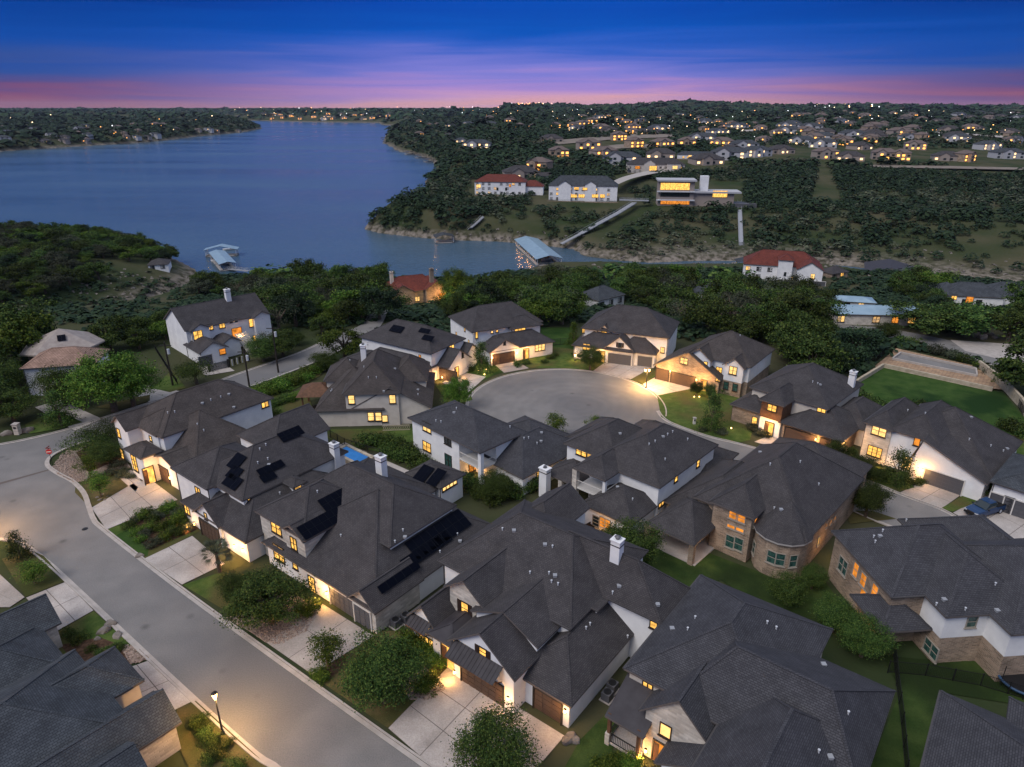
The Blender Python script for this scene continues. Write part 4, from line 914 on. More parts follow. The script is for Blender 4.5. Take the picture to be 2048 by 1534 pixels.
# ------------------------------------------------------------------ houses farther off: same parts, base on the hill
def hill_house(label, px, py, w, d, z, ang, roof='shingle', wall='stucco', wins=(), wings=(), rise=None, gr=None, glass='lit', ends='hh', cat='house'):
    g = G(px, py); h = House('house', label, ang, wall=wall, roof=roof, base=g.z-.3, group=gr, cat=cat)
    u, v = g.dot(h.U), g.dot(h.V)
    h.rect(z, u-w/2, u+w/2, v-.5, v+d, 'u', ends, rise=rise, z0=-3)
    for (du, dv, ww, dd, zz, ax, en) in wings: h.rect(zz, u+du-ww/2, u+du+ww/2, v+dv, v+dv+dd, ax, en, z0=-3)
    g2 = random.Random(int(px)); lv = max(1, int(z//3))
    for l in range(lv):
        for i in range(max(2, int(w//4.2))):
            if g2.random() < .2: continue
            gl = 'glass' if g2.random() < .6 else ('lit_pale' if g2.random() < .5 else 'lit'); fr, pn = win_meshes(1.7, 1.5, 2, 2, 'dark', gl); p = h.w(u-w/2+2.1+i*4.2, v-.12, 1.7+3.0*l)
            o = link('window', fr, h.root, p-h.root.location, (0,0,math.atan2(-h.V.y, -h.V.x)-math.pi/2))
            for k in range(2): link('pane', pn, o, (-.85+1.7*(k+.5)/2, 0, 0))
    if w >= 28:
        box_walls(h, u-w/2-.5, u+w/2+.5, v-4.5, v-4, -7, .5, 'brownstone', 'terrace_wall'); box_walls(h, u-w/2-.5, u+w/2+.5, v-4, v-.1, -6, .1, 'far_wall', 'terrace'); railing(h, u-w/2-.5, v-4.2, u+w/2+.5, v-4.2, .5, 'iron', 1.0, .8)
    for (x, y, ww, hh, nx, gl) in wins: h.win(x, y, ww, hh, nx, 2, gl)
    return h
hill_house('red brown roofed brick house by the lakeshore with two chimneys and a glowing orange porch', 832, 606, 20, 11, 4.6, 24, 'shingle_red', 'brownstone', [(884,592,2,2,1,'lit_orange')], [(-5,-3,9,11,4.8,'v','gh'),(7,-2,8,14,5,'v','gh')], rise=4.2)
HOUSES[-1].chimney(784,565,3.6,1.1,1,'stucco_warm'); HOUSES[-1].chimney(863,548,1.6,1.2,1,'brownstone'); lamp_light(G(912,606)+Vector((1,-6,3.5)), 4500, (1,.72,.3), .3, HOUSES[-1].root); HOUSES[-1].glow(884,592,700,2.5,0,(1,.42,.1))
hill_house('grey blue roof showing between the trees, left of the utility pole', 1222, 612, 13, 10, 3.2, 40, 'shingle_blue', 'stucco', rise=3)
hill_house('grey blue hip roof among trees, right of the utility pole', 1412, 606, 14, 10, 3.2, -35, 'shingle_blue', 'stucco', rise=3.2)
hill_house('white villa with red clay roof and round tower on the channel bank', 1560, 562, 30, 14, 6.4, -18, 'shingle_red', 'stucco', [], [(10,-7,10,13,6.8,'v','gh'),(1,-4,6,8,9.5,'v','hh')], rise=5)
HOUSES[-1].garage(1633,572,6,2.6,'garage_grey'); HOUSES[-1].win(1625,553,1.4,2,2,2,'lit_pale'); HOUSES[-1].win(1570,548,.8,1.4,1,2,'glass')
hill_house('small grey roofed cottage with white chimney beside the striped dock roof', 1678, 556, 10, 7, 2.6, 25, 'shingle', 'brownstone', rise=2.2)
hill_house('long low building with pale blue metal roof beside the back road', 1762, 650, 24, 8, 3.0, -4, 'metal_pale', 'limestone', [(1790,640,1.6,1.6,2,'lit_orange')], rise=1.3)
hill_house('open carport with pale blue metal roof behind the long low building', 1700, 618, 15, 7, 2.8, -14, 'metal_pale', 'stucco', rise=1.0)
hill_house('teal roofed house with arched lit window at the right edge', 1945, 612, 18, 11, 3.6, -12, 'shingle_blue', 'stucco', [(1939,599,2.2,2.2,1,'lit_orange'),(1908,594,1.6,1.6,2,'lit')], [(12,2,16,12,3.4,'u','hh'),(-7,2,8,8,4.2,'v','hh')], rise=3.5)
hill_house('dark grey roofed house on the left peninsula above the shore', 318, 540, 9, 10, 2.8, 18, 'shingle', 'stucco', rise=2)
hill_house('white lakeside mansion with low red tile roof on the near bluff', 1000, 390, 36, 16, 9.0, -6, 'shingle_red', 'stucco', [(957,372,3,2.2,2,'lit'),(995,378,1.2,1.8,1,'glass'),(1012,378,1.2,1.8,1,'glass'),(1020,371,1.4,1.6,1,'lit_orange')], [(22,2,16,12,6,'u','hh')], rise=4.5)
hill_house('white mansion with black gabled roofs and two floors of lit windows', 1165, 402, 46, 15, 10, -8, 'shingle_blue', 'stucco', [(1153,377,3,1.6,3,'lit'),(1170,378,3,1.6,3,'lit'),(1148,392,4,2,3,'lit'),(1163,392,4,2,3,'lit'),(1190,392,4,2,3,'lit'),(1205,392,3,2,2,'lit')], [(-12,-2,9,14,10.5,'v','gh'),(5,-2,8,14,10.8,'v','gh')], rise=6)
hill_house('white villa just behind the black roofed mansion', 1095, 362, 18, 9, 4, 6, 'shingle', 'stucco', [(1105,352,2,1.4,1,'lit_pale')], [], rise=2.5)
hill_house('wide grey roofed house with glowing arches above the winding drive', 1312, 346, 48, 18, 7, -4, 'shingle', 'stucco_warm', [(1275,335,4,2.4,2,'lit_orange'),(1306,337,6,4,3,'lit'),(1350,335,4,2.6,2,'lit'),(1332,325,4,2,2,'lit_pale')], [(-6,-3,10,12,8,'v','gh'),(14,-3,12,12,8,'v','hh')], rise=5)
hill_house('long white building behind the glowing arches house', 1400, 318, 44, 10, 4, -12, 'shingle_blue', 'stucco', [(1380,312,3,1.5,1,'lit_pale')], rise=3)
# modern flat roofed house on the bluff
g = G(1350, 412); h = House('house', 'modern flat roofed white house with double height lit glass on the bluff', -6, base=g.z-1); u, v = g.dot(h.U), g.dot(h.V); h.start(h.w(u, v, 0))
box_walls(h, u-11, u+11, v, v+12, -4, 16, 'far_wall'); box_walls(h, u-12, u+12, v-1.6, v+13, 16, 17, 'far_wall2', 'roof'); box_walls(h, u+11, u+36, v+1, v+13, -4, 9, 'far_wall'); box_walls(h, u+11, u+40, v-.5, v+14, 9, 10, 'far_wall2', 'roof')
box_walls(h, u+15, u+20, v+4, v+8, 9, 19, 'stucco', 'chimney'); box_walls(h, u-12, u+11.5, v-2, v, 9.6, 10.2, 'metal_white', 'balcony'); box_walls(h, u-12, u+11.5, v-2.2, v, 4.4, 5.0, 'metal_white', 'balcony'); box_walls(h, u+34, u+50, v-1, v+10, -4, 3, 'garage_grey', 'terrace')
for a in [(1350,373,18,4.2,6,'lit'),(1350,388,18,3.2,6,'glass'),(1350,404,18,3.0,5,'lit_orange'),(1440,388,9,4,4,'lit')]: h.win(a[0],a[1],a[2],a[3],a[4],1,a[5])
# ------------------------------------------------------------------ lawns, beds, driveways
def lawn(pts, m='grass', z=.02): sheet('lawn', pts, z, M[m], kind='structure')
Z_ = [.020]
def patch(pts, m='grass', name='lawn'):
    Z_[0] += .0015; sheet(name, pts, Z_[0], M[m], kind='structure')
patch([(150,985),(152,966),(232,930),(266,975),(200,1015),(175,1010)], 'grass_dry')
patch([(205,1062),(250,1030),(345,1005),(400,1062),(290,1118),(250,1090)], 'grass')
patch([(225,1075),(262,1055),(300,1090),(295,1112),(280,1112)], 'grass_green')
patch([(262,1050),(330,1020),(392,1035),(398,1058),(300,1100),(272,1075)], 'mulch', 'planting_bed')
patch([(366,1170),(432,1148),(520,1150),(580,1190),(560,1225),(470,1232),(440,1215)], 'grass')
patch([(452,1236),(500,1220),(570,1185),(640,1210),(615,1262),(560,1290),(533,1286),(500,1264)], 'pebble', 'pebble_bed')
patch([(625,1352),(655,1305),(760,1262),(820,1262),(905,1335),(862,1392),(808,1450),(774,1455)], 'grass_dry')
patch([(625,1352),(640,1318),(688,1300),(700,1330),(650,1362)], 'mulch', 'planting_bed'); patch([(800,1370),(845,1330),(895,1375),(868,1400),(820,1400)], 'pebble', 'pebble_bed')
patch([(140,905),(200,880),(240,905),(262,935),(230,940),(150,965),(118,948),(104,935)], 'pebble', 'pebble_bed')
patch([(152,905),(205,880),(245,915),(180,945)], 'mulch', 'planting_bed')
patch([(4,1118),(60,1100),(88,1112),(132,1162),(52,1194),(30,1160)], 'grass_dry')
patch([(112,1266),(140,1250),(188,1222),(268,1296),(245,1310),(200,1330),(120,1330)], 'grass'); patch([(120,1290),(200,1275),(268,1300),(295,1318),(255,1330),(160,1340)], 'mulch', 'planting_bed')
patch([(354,1418),(392,1402),(545,1540),(600,1620),(420,1620),(350,1480)], 'grass_dry')
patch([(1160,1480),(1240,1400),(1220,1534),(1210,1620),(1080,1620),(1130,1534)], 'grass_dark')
patch([(1045,726),(1085,690),(1165,688),(1216,722),(1188,742),(1130,737),(1057,736)], 'grass'); patch([(1062,655),(1145,655),(1155,700),(1085,690)], 'grass_green')
patch([(1262,758),(1300,735),(1318,748),(1286,768)], 'grass'); patch([(1314,792),(1388,775),(1500,775),(1512,830),(1500,880),(1473,887),(1412,872),(1345,848),(1322,834)], 'grass')
patch([(928,748),(945,735),(985,722),(1008,745),(985,752),(965,762)], 'grass_green'); patch([(870,770),(935,770),(945,800),(900,812)], 'grass')
patch([(545,800),(612,775),(640,860),(868,855),(840,895),(760,905),(690,890),(640,870),(560,835)], 'grass'); patch([(505,782),(655,735),(640,752),(550,800)], 'grass')
patch([(1712,768),(1768,735),(2006,786),(2060,850),(2100,900),(1960,870),(1850,820),(1760,810)], 'grass_green')
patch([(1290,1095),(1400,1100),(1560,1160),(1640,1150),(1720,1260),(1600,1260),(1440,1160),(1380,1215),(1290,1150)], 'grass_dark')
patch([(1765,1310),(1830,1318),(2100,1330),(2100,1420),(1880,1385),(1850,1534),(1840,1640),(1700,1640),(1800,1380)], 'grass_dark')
patch([(1690,1022),(1745,1022),(1792,1038),(1700,1048)], 'grass_dry'); patch([(1680,948),(1700,925),(1760,935),(1830,975),(1795,985),(1741,965)], 'grass')
patch([(1880,1018),(1925,992),(1968,1000),(1905,1024)], 'grass'); patch([(2020,870),(2100,880),(2100,960),(1990,960)], 'grass')
patch([(310,772),(345,740),(372,776),(340,785),(300,776)], 'grass'); patch([(50,850),(110,820),(166,845),(120,858),(60,868)], 'grass'); patch([(250,800),(300,790),(300,802),(240,820),(190,815)], 'grass_dry')
NJ = [0]
def driveway(label_, SL, SR, HR, HL, nu, nv, m='concrete'):
    """slabs of poured concrete with open joints between them"""
    a, b, c, d = (P(*q) for q in (SL, SR, HR, HL)); root = link('driveway', None, None, (a+b+c+d)/4, kind='structure'); z = .06
    bs = MB(); bs.face([(p.x,p.y,.045) for p in (a,b,c,d)]); bs.build('joint_sheet', M['joint'], root)
    g = .035
    def Q(s, t): return (a*(1-s)+b*s)*(1-t)+(d*(1-s)+c*s)*t
    W = (b-a).length; Ln = (d-a).length; gu, gv = g/W, g/Ln
    for i in range(nu):
        for j in range(nv):
            s0, s1, t0, t1 = i/nu+gu, (i+1)/nu-gu, j/nv+gv, (j+1)/nv-gv; q = [Q(s0,t0),Q(s1,t0),Q(s1,t1),Q(s0,t1)]; k = MB()
            k.face([(p.x,p.y,z+.002*((i+j) % 2)) for p in q])
            for e in range(4):
                f = (e+1) % 4; k.face([(q[e].x,q[e].y,z),(q[e].x,q[e].y,.04),(q[f].x,q[f].y,.04),(q[f].x,q[f].y,z)])
            k.build('slab', M[m], root)
driveway('', (776,1457), (985,1640), (1130,1472), (900,1330), 3, 3)
driveway('', (533,1286), (625,1350), (748,1272), (645,1208), 2, 2)
driveway('', (288,1118), (364,1170), (450,1128), (385,1072), 2, 2)
driveway('', (183,1016), (213,1060), (356,1000), (292,952), 2, 3)
driveway('', (132,1164), (188,1221), (112,1264), (52,1196), 2, 2)
driveway('', (302,1320), (388,1402), (310,1440), (245,1340), 2, 2)
driveway('', (-20,1130), (50,1195), (20,1215), (-60,1215), 1, 2)
driveway('', (1008,746), (1058,737), (1030,720), (986,727), 1, 2)
driveway('', (1186,742), (1262,759), (1310,732), (1214,722), 3, 2)
driveway('', (1285,769), (1312,792), (1392,776), (1316,751), 3, 2)
driveway('', (936,786), (972,754), (918,743), (884,766), 2, 2)
driveway('', (1508,884), (1655,925), (1702,898), (1560,862), 3, 2)
driveway('', (1796,987), (1880,1020), (1922,990), (1846,963), 2, 2)
driveway('', (1905,1026), (2060,1110), (2130,1050), (1980,985), 3, 2)
driveway('', (410,752), (470,742), (440,722), (392,732), 2, 1, 'kerb'); driveway('', (205,838), (150,862), (70,815), (120,800), 1, 2, 'kerb'); driveway('', (300,806), (370,785), (300,770), (262,785), 2, 1, 'kerb')
# walks
driveway('', (905,1330), (925,1352), (912,1318), (895,1318), 1, 1); driveway('', (232,950), (270,985), (292,955), (262,940), 1, 3)
def stones(name, poly, n, r, mats, z=.05, label=None, cat='stones'):
    w = [P(*p) for p in poly]; xs = [p.x for p in w]; ys = [p.y for p in w]; V = []; Fq = []; k = 0; t = 0
    base = np.array([(1,0,0),(0,1,0),(-1,0,0),(0,-1,0),(.6,.6,.7),(-.6,.6,.7),(-.6,-.6,.7),(.6,-.6,.7)])
    pl = [(p.x,p.y) for p in w]
    px = rng.uniform(min(xs), max(xs), n*4); py = rng.uniform(min(ys), max(ys), n*4); ok = inpoly(px, py, pl)
    for x, y in list(zip(px[ok], py[ok]))[:n]:
        s = r*rng.uniform(.5, 1.5); a = rng.uniform(0, 6.28); c_, s_ = math.cos(a), math.sin(a); q = base*s*np.array([1, rng.uniform(.6,1), .7])
        q = np.stack([q[:,0]*c_-q[:,1]*s_+x, q[:,0]*s_+q[:,1]*c_+y, q[:,2]+z-.3*s*0], 1); V.append(q)
        Fq += [(k,k+1,k+5,k+4),(k+1,k+2,k+6,k+5),(k+2,k+3,k+7,k+6),(k+3,k,k+4,k+7),(k+4,k+5,k+6,k+7)]; k += 8
    link(name, np_mesh(name, np.concatenate(V), Fq, M[mats]), None, kind='stuff')
stones('pebbles', [(452,1236),(500,1220),(570,1185),(640,1210),(615,1262),(560,1290),(533,1286),(500,1264)], 2600, .09, 'pebble')
stones('pebbles', [(105,935),(118,915),(140,895),(160,925),(175,962),(150,965),(118,950)], 900, .11, 'pebble')
stones('pebbles', [(802,1370),(845,1335),(893,1375),(868,1398),(822,1400)], 700, .08, 'pebble'); stones('pebbles', [(240,1290),(268,1292),(300,1318),(262,1330)], 500, .09, 'pebble')
# ------------------------------------------------------------------ plants
def crown_mesh(name, seed, r, h, zc, ncl, nlf, leaf, m, kind='round', spread=.3):
    g = np.random.default_rng(seed); C = []
    while len(C) < ncl:
        p = g.normal(size=3); p /= np.linalg.norm(p); q = p*(g.uniform(.45, 1.0) if g.uniform() < .97 else g.uniform(1.0, 1.1))
        if kind == 'round':
            if q[2] < -.55: continue
            lob = 1+.22*math.sin(3*math.atan2(p[1],p[0])+seed)+.15*math.sin(5*p[2]*2+seed*2); C.append((q[0]*r*lob, q[1]*r*lob, zc+q[2]*h/2*(.9+.1*lob)))
        elif kind == 'cone':
            t = g.uniform(0, 1)**1.4; a = g.uniform(0, 6.28); rr = r*(1-t)**.8*g.uniform(.55, 1.05); C.append((math.cos(a)*rr, math.sin(a)*rr, zc-h/2+t*h))
        elif kind == 'flat':
            if q[2] < -.35: continue
            C.append((q[0]*r*1.1, q[1]*r*1.1, zc+q[2]*h*.42+.1*h*math.sin(q[0]*4)))
    nlf = int(nlf*1.35); C = np.array(C); n = ncl*nlf; sp = r*spread
    P_ = np.repeat(C, nlf, 0)+g.normal(size=(n,3))*np.array([sp,sp,sp*.62])*.62*np.repeat(g.uniform(.75,1.45,ncl), nlf)[:,None]
    P_[:,2] = np.maximum(P_[:,2], .12)
    out = P_-np.array([0,0,zc-h*.25]); out /= np.linalg.norm(out, axis=1)[:,None]+1e-6
    nr = out*.9+g.normal(size=(n,3))*.75+np.array([0,0,.35]); nr /= np.linalg.norm(nr, axis=1)[:,None]
    a = np.cross(nr, g.normal(size=(n,3))); a /= np.linalg.norm(a, axis=1)[:,None]+1e-9; b = np.cross(nr, a)
    s = leaf*g.uniform(.55, 1.45, (n,1)); V = np.stack([P_-a*s*.5, P_-b*s*.32, P_+a*s*.5, P_+b*s*.32], 1).reshape(-1,3)
    return np_mesh(name, V, np.arange(n*4).reshape(-1,4), m)
def trunk_mesh(r, h, seed, limbs=5, spread=.5):
    g = random.Random(seed); b = MB(); t = max(.07, r*.07); b.cone((0,0,-.3), (g.uniform(-.1,.1),g.uniform(-.1,.1),h*.45), t*1.5, t, 8)
    for i in range(limbs):
        a = 6.28*i/limbs+g.random(); rr = r*spread*g.uniform(.7,1.2); p = Vector((math.cos(a)*rr, math.sin(a)*rr, h*g.uniform(.6,.85))); q = Vector((0,0,h*.38))+Vector((p.x*.35,p.y*.35,h*.12))
        b.cone((0,0,h*.33), q, t*.8, t*.55, 6); b.cone(q, p, t*.55, t*.15, 5)
    return b.mesh('trunk', M['bark'])
PROTO = {}
def proto(key, seed, r, h, ncl, nlf, leaf, m, kind='round', zc=None, spread=.3, limbs=5):
    zc = zc if zc is not None else h*.58
    PROTO[key] = (r, h, trunk_mesh(r, h, seed, limbs), crown_mesh('crown', seed, r, h*.84, zc, ncl, nlf, leaf, M[m], kind, spread))
proto('oak', 1, 3.2, 5.8, 170, 120, .15, 'leaf_oak', spread=.2); proto('oak2', 2, 3.2, 5.6, 110, 140, .16, 'leaf_oak', 'round', spread=.17); proto('bright', 3, 3.0, 5.6, 130, 130, .15, 'leaf_light', spread=.17)
proto('young', 4, 1.5, 4.4, 50, 60, .15, 'leaf_light', 'round', spread=.34); proto('cone', 5, 1.6, 4.8, 60, 60, .15, 'leaf_oak', 'cone', 2.6); proto('coneb', 6, 1.5, 4.6, 55, 55, .15, 'leaf_light', 'cone', 2.5)
proto('flat', 7, 3.6, 4.4, 80, 70, .2, 'leaf_oak', 'flat', 3.2)
W_ = []
for i_, (m_, k_) in enumerate((('leaf_oak','round'),('leaf_oak','flat'),('leaf_grey','round'),('leaf_light','round'),('leaf_oak','round'),('leaf_far','round'))):
    proto('wood%d' % i_, 20+i_, 4.6, 7.6, 36, 150, .36, m_, k_, zc=4.4 if k_ == 'round' else 5.0, spread=.2); W_.append('wood%d' % i_)
proto('bareish', 31, 4.0, 7.0, 26, 26, .3, 'leaf_grey', 'round', limbs=9)
for i_, m_ in enumerate(('leaf_oak','leaf_light','leaf_grey')): PROTO['shrub%d' % i_] = (1.0, 1.3, None, crown_mesh('foliage', 40+i_, 1.0, 1.25, .62, 26, 50, .13, M[m_], 'round'))
def tree(key, loc, r, h, label, cat='tree', group=None, name=None, rz=None):
    pr, ph, tm, cm = PROTO[key]; t = thing(name or ('shrub' if key.startswith('shrub') else 'tree'), loc, label, cat, group, random.random()*6.28 if rz is None else rz)
    t.scale = (r/pr, r/pr, h/ph)
    if tm is not None: link('trunk', tm, t); link('crown', cm, t)
    else:
        link('foliage', cm, t)
    return t
HERO = []
def T(key, px, py, r, h, label, **k):
    g = P(px, py, 0) if py > 640 and G(px, py).y < 170 else G(px, py); HERO.append((g.x, g.y, r)); return tree(key, g, r, h, label, **k)
T('oak', 770, 1402, 3.5, 6.2, 'largest round dark tree on the lawn between the two front driveways')
T('young', 657, 1338, 1.6, 4.2, 'small bushy tree in a mulch bed by the kerb left of the large tree')
T('oak2', 545, 1246, 3.6, 6.0, 'spreading dark tree over the pebble bed by the street')
T('oak', 478, 1205, 1.9, 3.6, 'low dark tree left of the pebble bed beside the lawn')
T('oak', 992, 1552, 3.0, 5.6, 'bushy green tree on the bottom edge beside the front driveway')
T('young', 182, 958, 1.3, 3.9, 'light green young tree nearer the corner bushes'); T('young', 203, 994, 1.3, 4.0, 'light green young tree in a white stone ring on the dry lawn')
T('flat', 178, 912, 3.0, 3.2, 'olive green spreading bush at the street corner beside the pebble bed', cat='bush'); T('oak', 215, 925, 2.4, 3.2, 'dark rounded bush against the corner house', cat='bush')
T('flat', 212, 890, 2.6, 3.2, 'dusty green bush beside the upper road in front of the corner house', cat='bush')
T('cone', 42, 1118, 1.3, 3.8, 'narrow dark young tree at the left edge beside the street mouth'); T('young', 72, 1168, 1.4, 3.0, 'small lime green tree on the left corner lawn')
T('bright', 230, 822, 6.0, 11, 'tallest bright green tree beside the upper road at left'); T('bright', 268, 812, 4.2, 8.5, 'bright green tree half hidden right of the tallest bright tree')
T('oak', 132, 812, 3.8, 7.4, 'dark green tree in front of the pink roofed house'); T('cone', 124, 852, 2.4, 6.4, 'slim dark tree on the lawn strip by the left road')
T('oak2', 30, 845, 3.8, 6.2, 'broad dark tree at the left edge above the road'); T('oak', 8, 795, 4.2, 7.5, 'dark tree behind the broad one at the left edge'); T('wood3', 28, 742, 6.5, 12, 'leafy mid green tree left of the pink roofed house')
T('wood0', 60, 700, 6.0, 11, 'dark tree beside the octagonal cream roof'); T('flat', 394, 768, 3.2, 4.2, 'flat topped small tree in front of the white house gate')
T('oak', 528, 722, 3.4, 5.2, 'dark shrub tree at the right foot of the white house stair'); T('oak2', 566, 712, 3.8, 6.0, 'dark tree between the white house and the road'); T('oak', 590, 690, 2.2, 3.0, 'round clipped bush by the drive wall', cat='bush')
T('wood3', 690, 718, 4.6, 7.6, 'mid green tree standing alone at the bend of the upper road'); T('oak', 650, 740, 2.6, 3.8, 'small dark tree at the top of the flower strip')
T('bright', 918, 818, 2.4, 6.2, 'lamp lit light green tree by the kerb of the round street end'); T('cone', 963, 744, 2.2, 6.4, 'dark conical tree uplit from the lawn by three garden lamps')
T('oak', 1180, 740, 2.6, 4.8, 'dark round tree in front of the triple gabled house'); T('coneb', 1147, 696, 1.6, 6.0, 'tall narrow tree at the side of the triple gabled house')
T('oak', 803, 742, 3.6, 4.6, 'dark round tree between two chimneys and the solar roofed house')
T('cone', 1422, 862, 1.9, 7.0, 'tall conical tree on the big lawn right of the round street end'); T('oak', 1392, 792, 1.2, 2.8, 'small round tree in a lit ring on the big lawn'); T('oak', 1418, 800, 1.1, 3.2, 'slim small tree on the lawn near the tan stone house')
T('young', 1110, 876, 1.6, 4.4, 'young bright tree rising above roofs at the near kerb of the round street end'); T('young', 1190, 872, 1.4, 3.6, 'top of a young tree above the twin rear gables')
T('oak', 1262, 1142, 3.0, 6.2, 'dark feathery tree beside the white chimney and stone patio'); T('oak2', 1232, 1118, 1.8, 4.6, 'smaller dark tree left of the feathery tree by the patio')
T('oak', 1730, 1034, 2.3, 5.0, 'round dark tree on the corner of the stone turret house by the street'); T('oak2', 1668, 938, 2.0, 4.6, 'dark tree in front of the brown garage and white car'); T('oak', 1722, 955, 2.7, 3.0, 'wide low bush in front of the pale stone wall', cat='bush')
T('cone', 1790, 970, 2.3, 5.6, 'conical tree in front of the lit stone house window'); T('young', 1682, 958, 1.0, 2.2, 'small pale bush beside the street at the turret house', cat='bush')
for a in [('oak',1572,1208,1.9,3.6,'yellow green tree behind the big bottom right roof, leftmost of three'),('oak',1664,1262,2.0,3.8,'dark bush tree in the dark side yard, middle of three'),('oak',1622,1178,1.3,3.0,'olive green tree on the dark back lawn'),('oak',1722,1312,2.2,4.2,'darkest tree beside the right hand stone house, rightmost of three')]: T(*a)
T('oak', 990, 1000, 2.2, 4.2, 'dark bushy tree behind the balcony house corner'); T('bright', 912, 606, 5.2, 12, 'vivid green tree lit by the orange porch near the lake')
for a in [(1852,668,8,7.2,'left half of the wide live oak by the back road'),(1925,670,8.5,7.5,'right half of the wide live oak by the back road')]: T('wood0', *a)
T('wood4', 2062, 790, 8, 11, 'dark tree leaning in at the right edge above the lawn'); T('oak', 1772, 682, 2.6, 4.4, 'round bush between the back road and dry slope', cat='bush')
T('bareish', 560, 668, 4.2, 8, 'half bare grey tree in the wood right of the white house'); T('bareish', 1150, 590, 4.2, 8, 'half bare grey tree standing in the wood near the cove')
def shrubs(pts, key, r, h, label, group, cat='shrub'):
    for x, y in pts:
        g = P(x, y); s = random.uniform(.8, 1.25); tree(key if key != '*' else 'shrub%d' % random.randrange(3), g, r*s, h*s, label, cat, group)
shrubs([(262,1056),(272,1044),(284,1036),(296,1030),(308,1042),(318,1034),(330,1026),(342,1020),(352,1030),(362,1040),(372,1048),(378,1060),(300,1060),(290,1072),(282,1084),(276,1068),(322,1060),(336,1052),(345,1068),(330,1078),(316,1086),(360,1068),(305,1094),(350,1050)], '*', .85, 1.1, 'rounded shrub in the mulched bed before the three array house', 'shrubs in the bed between the upper driveways')
shrubs([(815,1290),(828,1298),(841,1306),(854,1314),(866,1322),(878,1331)], 'shrub1', 1.0, 1.5, 'leafy hedge plant under the small metal awning', 'hedge plants at the front centre house', 'hedge')
shrubs([(636,1350),(648,1358)], 'shrub1', .9, 1.0, 'low lime shrub at the foot of the small bushy tree', 'lime shrubs by the front kerb')
shrubs([(862,1362),(856,1380),(838,1378)], 'shrub1', .9, 1.2, 'shrub beside the stepping bed near the entry', 'shrubs by the entry walk')
shrubs([(612,1232),(600,1225),(622,1222)], 'shrub1', .8, 1.2, 'yellow lit shrub by the glowing entry', 'shrubs at the glowing entry')
shrubs([(225,948),(240,955),(250,945),(262,955),(232,935),(245,930)], 'shrub2', .9, 1.0, 'grey green shrub at the corner house wall', 'grey shrubs at the corner house')
shrubs([(455,1493),(425,1490),(412,1475),(404,1460),(396,1450),(430,1515),(418,1525),(475,1540)], 'shrub0', .75, .9, 'dark clipped shrub on the lamp lit corner lawn', 'shrubs on the lamp lawn')
shrubs([(140,1272),(152,1284),(165,1276),(185,1300),(200,1310),(224,1306),(238,1298)], 'shrub0', .7, .8, 'dark shrub in the bed beside the left driveway', 'shrubs by the left house')
shrubs([(735,892),(748,888),(762,884),(775,890),(788,896),(800,902),(812,908),(822,912),(790,915),(776,910),(806,922),(838,928),(850,936)], 'shrub0', 1.5, 1.9, 'dense dark hedge bush behind the pool', 'hedge bushes behind the pool', 'hedge')
shrubs([(940,978),(952,990),(966,996),(980,1004),(1004,1000),(1018,994),(1032,990),(1046,986),(1058,980),(1070,976),(1010,980),(1024,974)], 'shrub0', 1.4, 2.0, 'dark leafy bush in the narrow yard between the white houses', 'bushes between the white houses', 'bush')
shrubs([(1140,1085),(1155,1092),(1172,1098),(1186,1090),(1105,1060),(1120,1070),(1100,1010),(1130,1022),(1152,1032)], 'shrub0', 1.0, 1.2, 'garden shrub beside the stone porch and patio chairs', 'garden shrubs by the stone porch')
shrubs([(505,792),(518,788),(532,783),(545,778),(558,774),(570,770),(582,765),(595,760),(607,756),(620,750),(632,746),(643,742),(512,799),(540,790),(566,781),(590,770),(615,761),(555,785),(527,796)], 'shrub1', 1.5, 1.7, 'yellow green bush in the strip below the upper road', 'bushes along the upper road strip', 'bush')
shrubs([(548,812),(560,808),(575,803),(586,800),(530,828),(545,832)], '*', 1.2, 1.3, 'garden bush beside the brown pergola', 'bushes near the pergola')
shrubs([(1150,712),(1165,716),(1196,720),(1100,718),(1088,726),(1108,714),(960,728),(940,742),(1035,732),(1436,782),(1448,784),(1462,788),(1475,786),(1410,768),(1052,728)], 'shrub0', 1.0, 1.1, 'small dark shrub at a house front on the round street end', 'front shrubs on the round street end')
shrubs([(1512,862),(1520,870),(1530,874),(1502,858),(1440,868),(1405,862)], 'shrub2', 1.0, 1.1, 'pale shrub in a planted bed beside the brown garage house', 'shrubs beside the brown garage house')
shrubs([(1705,905),(1740,940),(1755,950),(1770,952),(1805,960),(1820,966),(1838,968)], 'shrub0', .8, .9, 'shrub along the pale stone house front', 'shrubs at the pale stone house')
shrubs([(1955,985),(1968,978),(1980,970)], 'shrub0', 1.2, 1.7, 'bush between the grey garage and the black garage', 'bushes between the right hand garages', 'bush')
shrubs([(1730,812),(1745,818),(1760,824),(1775,830),(1790,832),(1805,828),(1820,826),(1836,824),(1720,805),(1850,828),(2015,858),(2030,866),(2044,872)], 'shrub0', 1.9, 2.0, 'dark hedge bush along the near side of the playing lawn', 'hedge around the playing lawn', 'hedge')
shrubs([(1800,690),(1825,694),(1850,700),(1875,708),(1900,716),(1925,724),(1960,738),(1985,752),(2000,768),(1690,742),(1670,735),(1655,748),(1640,738)], '*', 1.7, 2.0, 'wild shrub on the dry slope above the stone terrace', 'wild shrubs on the dry slope')
shrubs([(1232,1530),(1250,1534),(1218,1540),(1265,1545),(1205,1548)], 'shrub1', .9, 1.2, 'lamp lit green bush in front of the porch', 'bushes in front of the porch', 'bush')
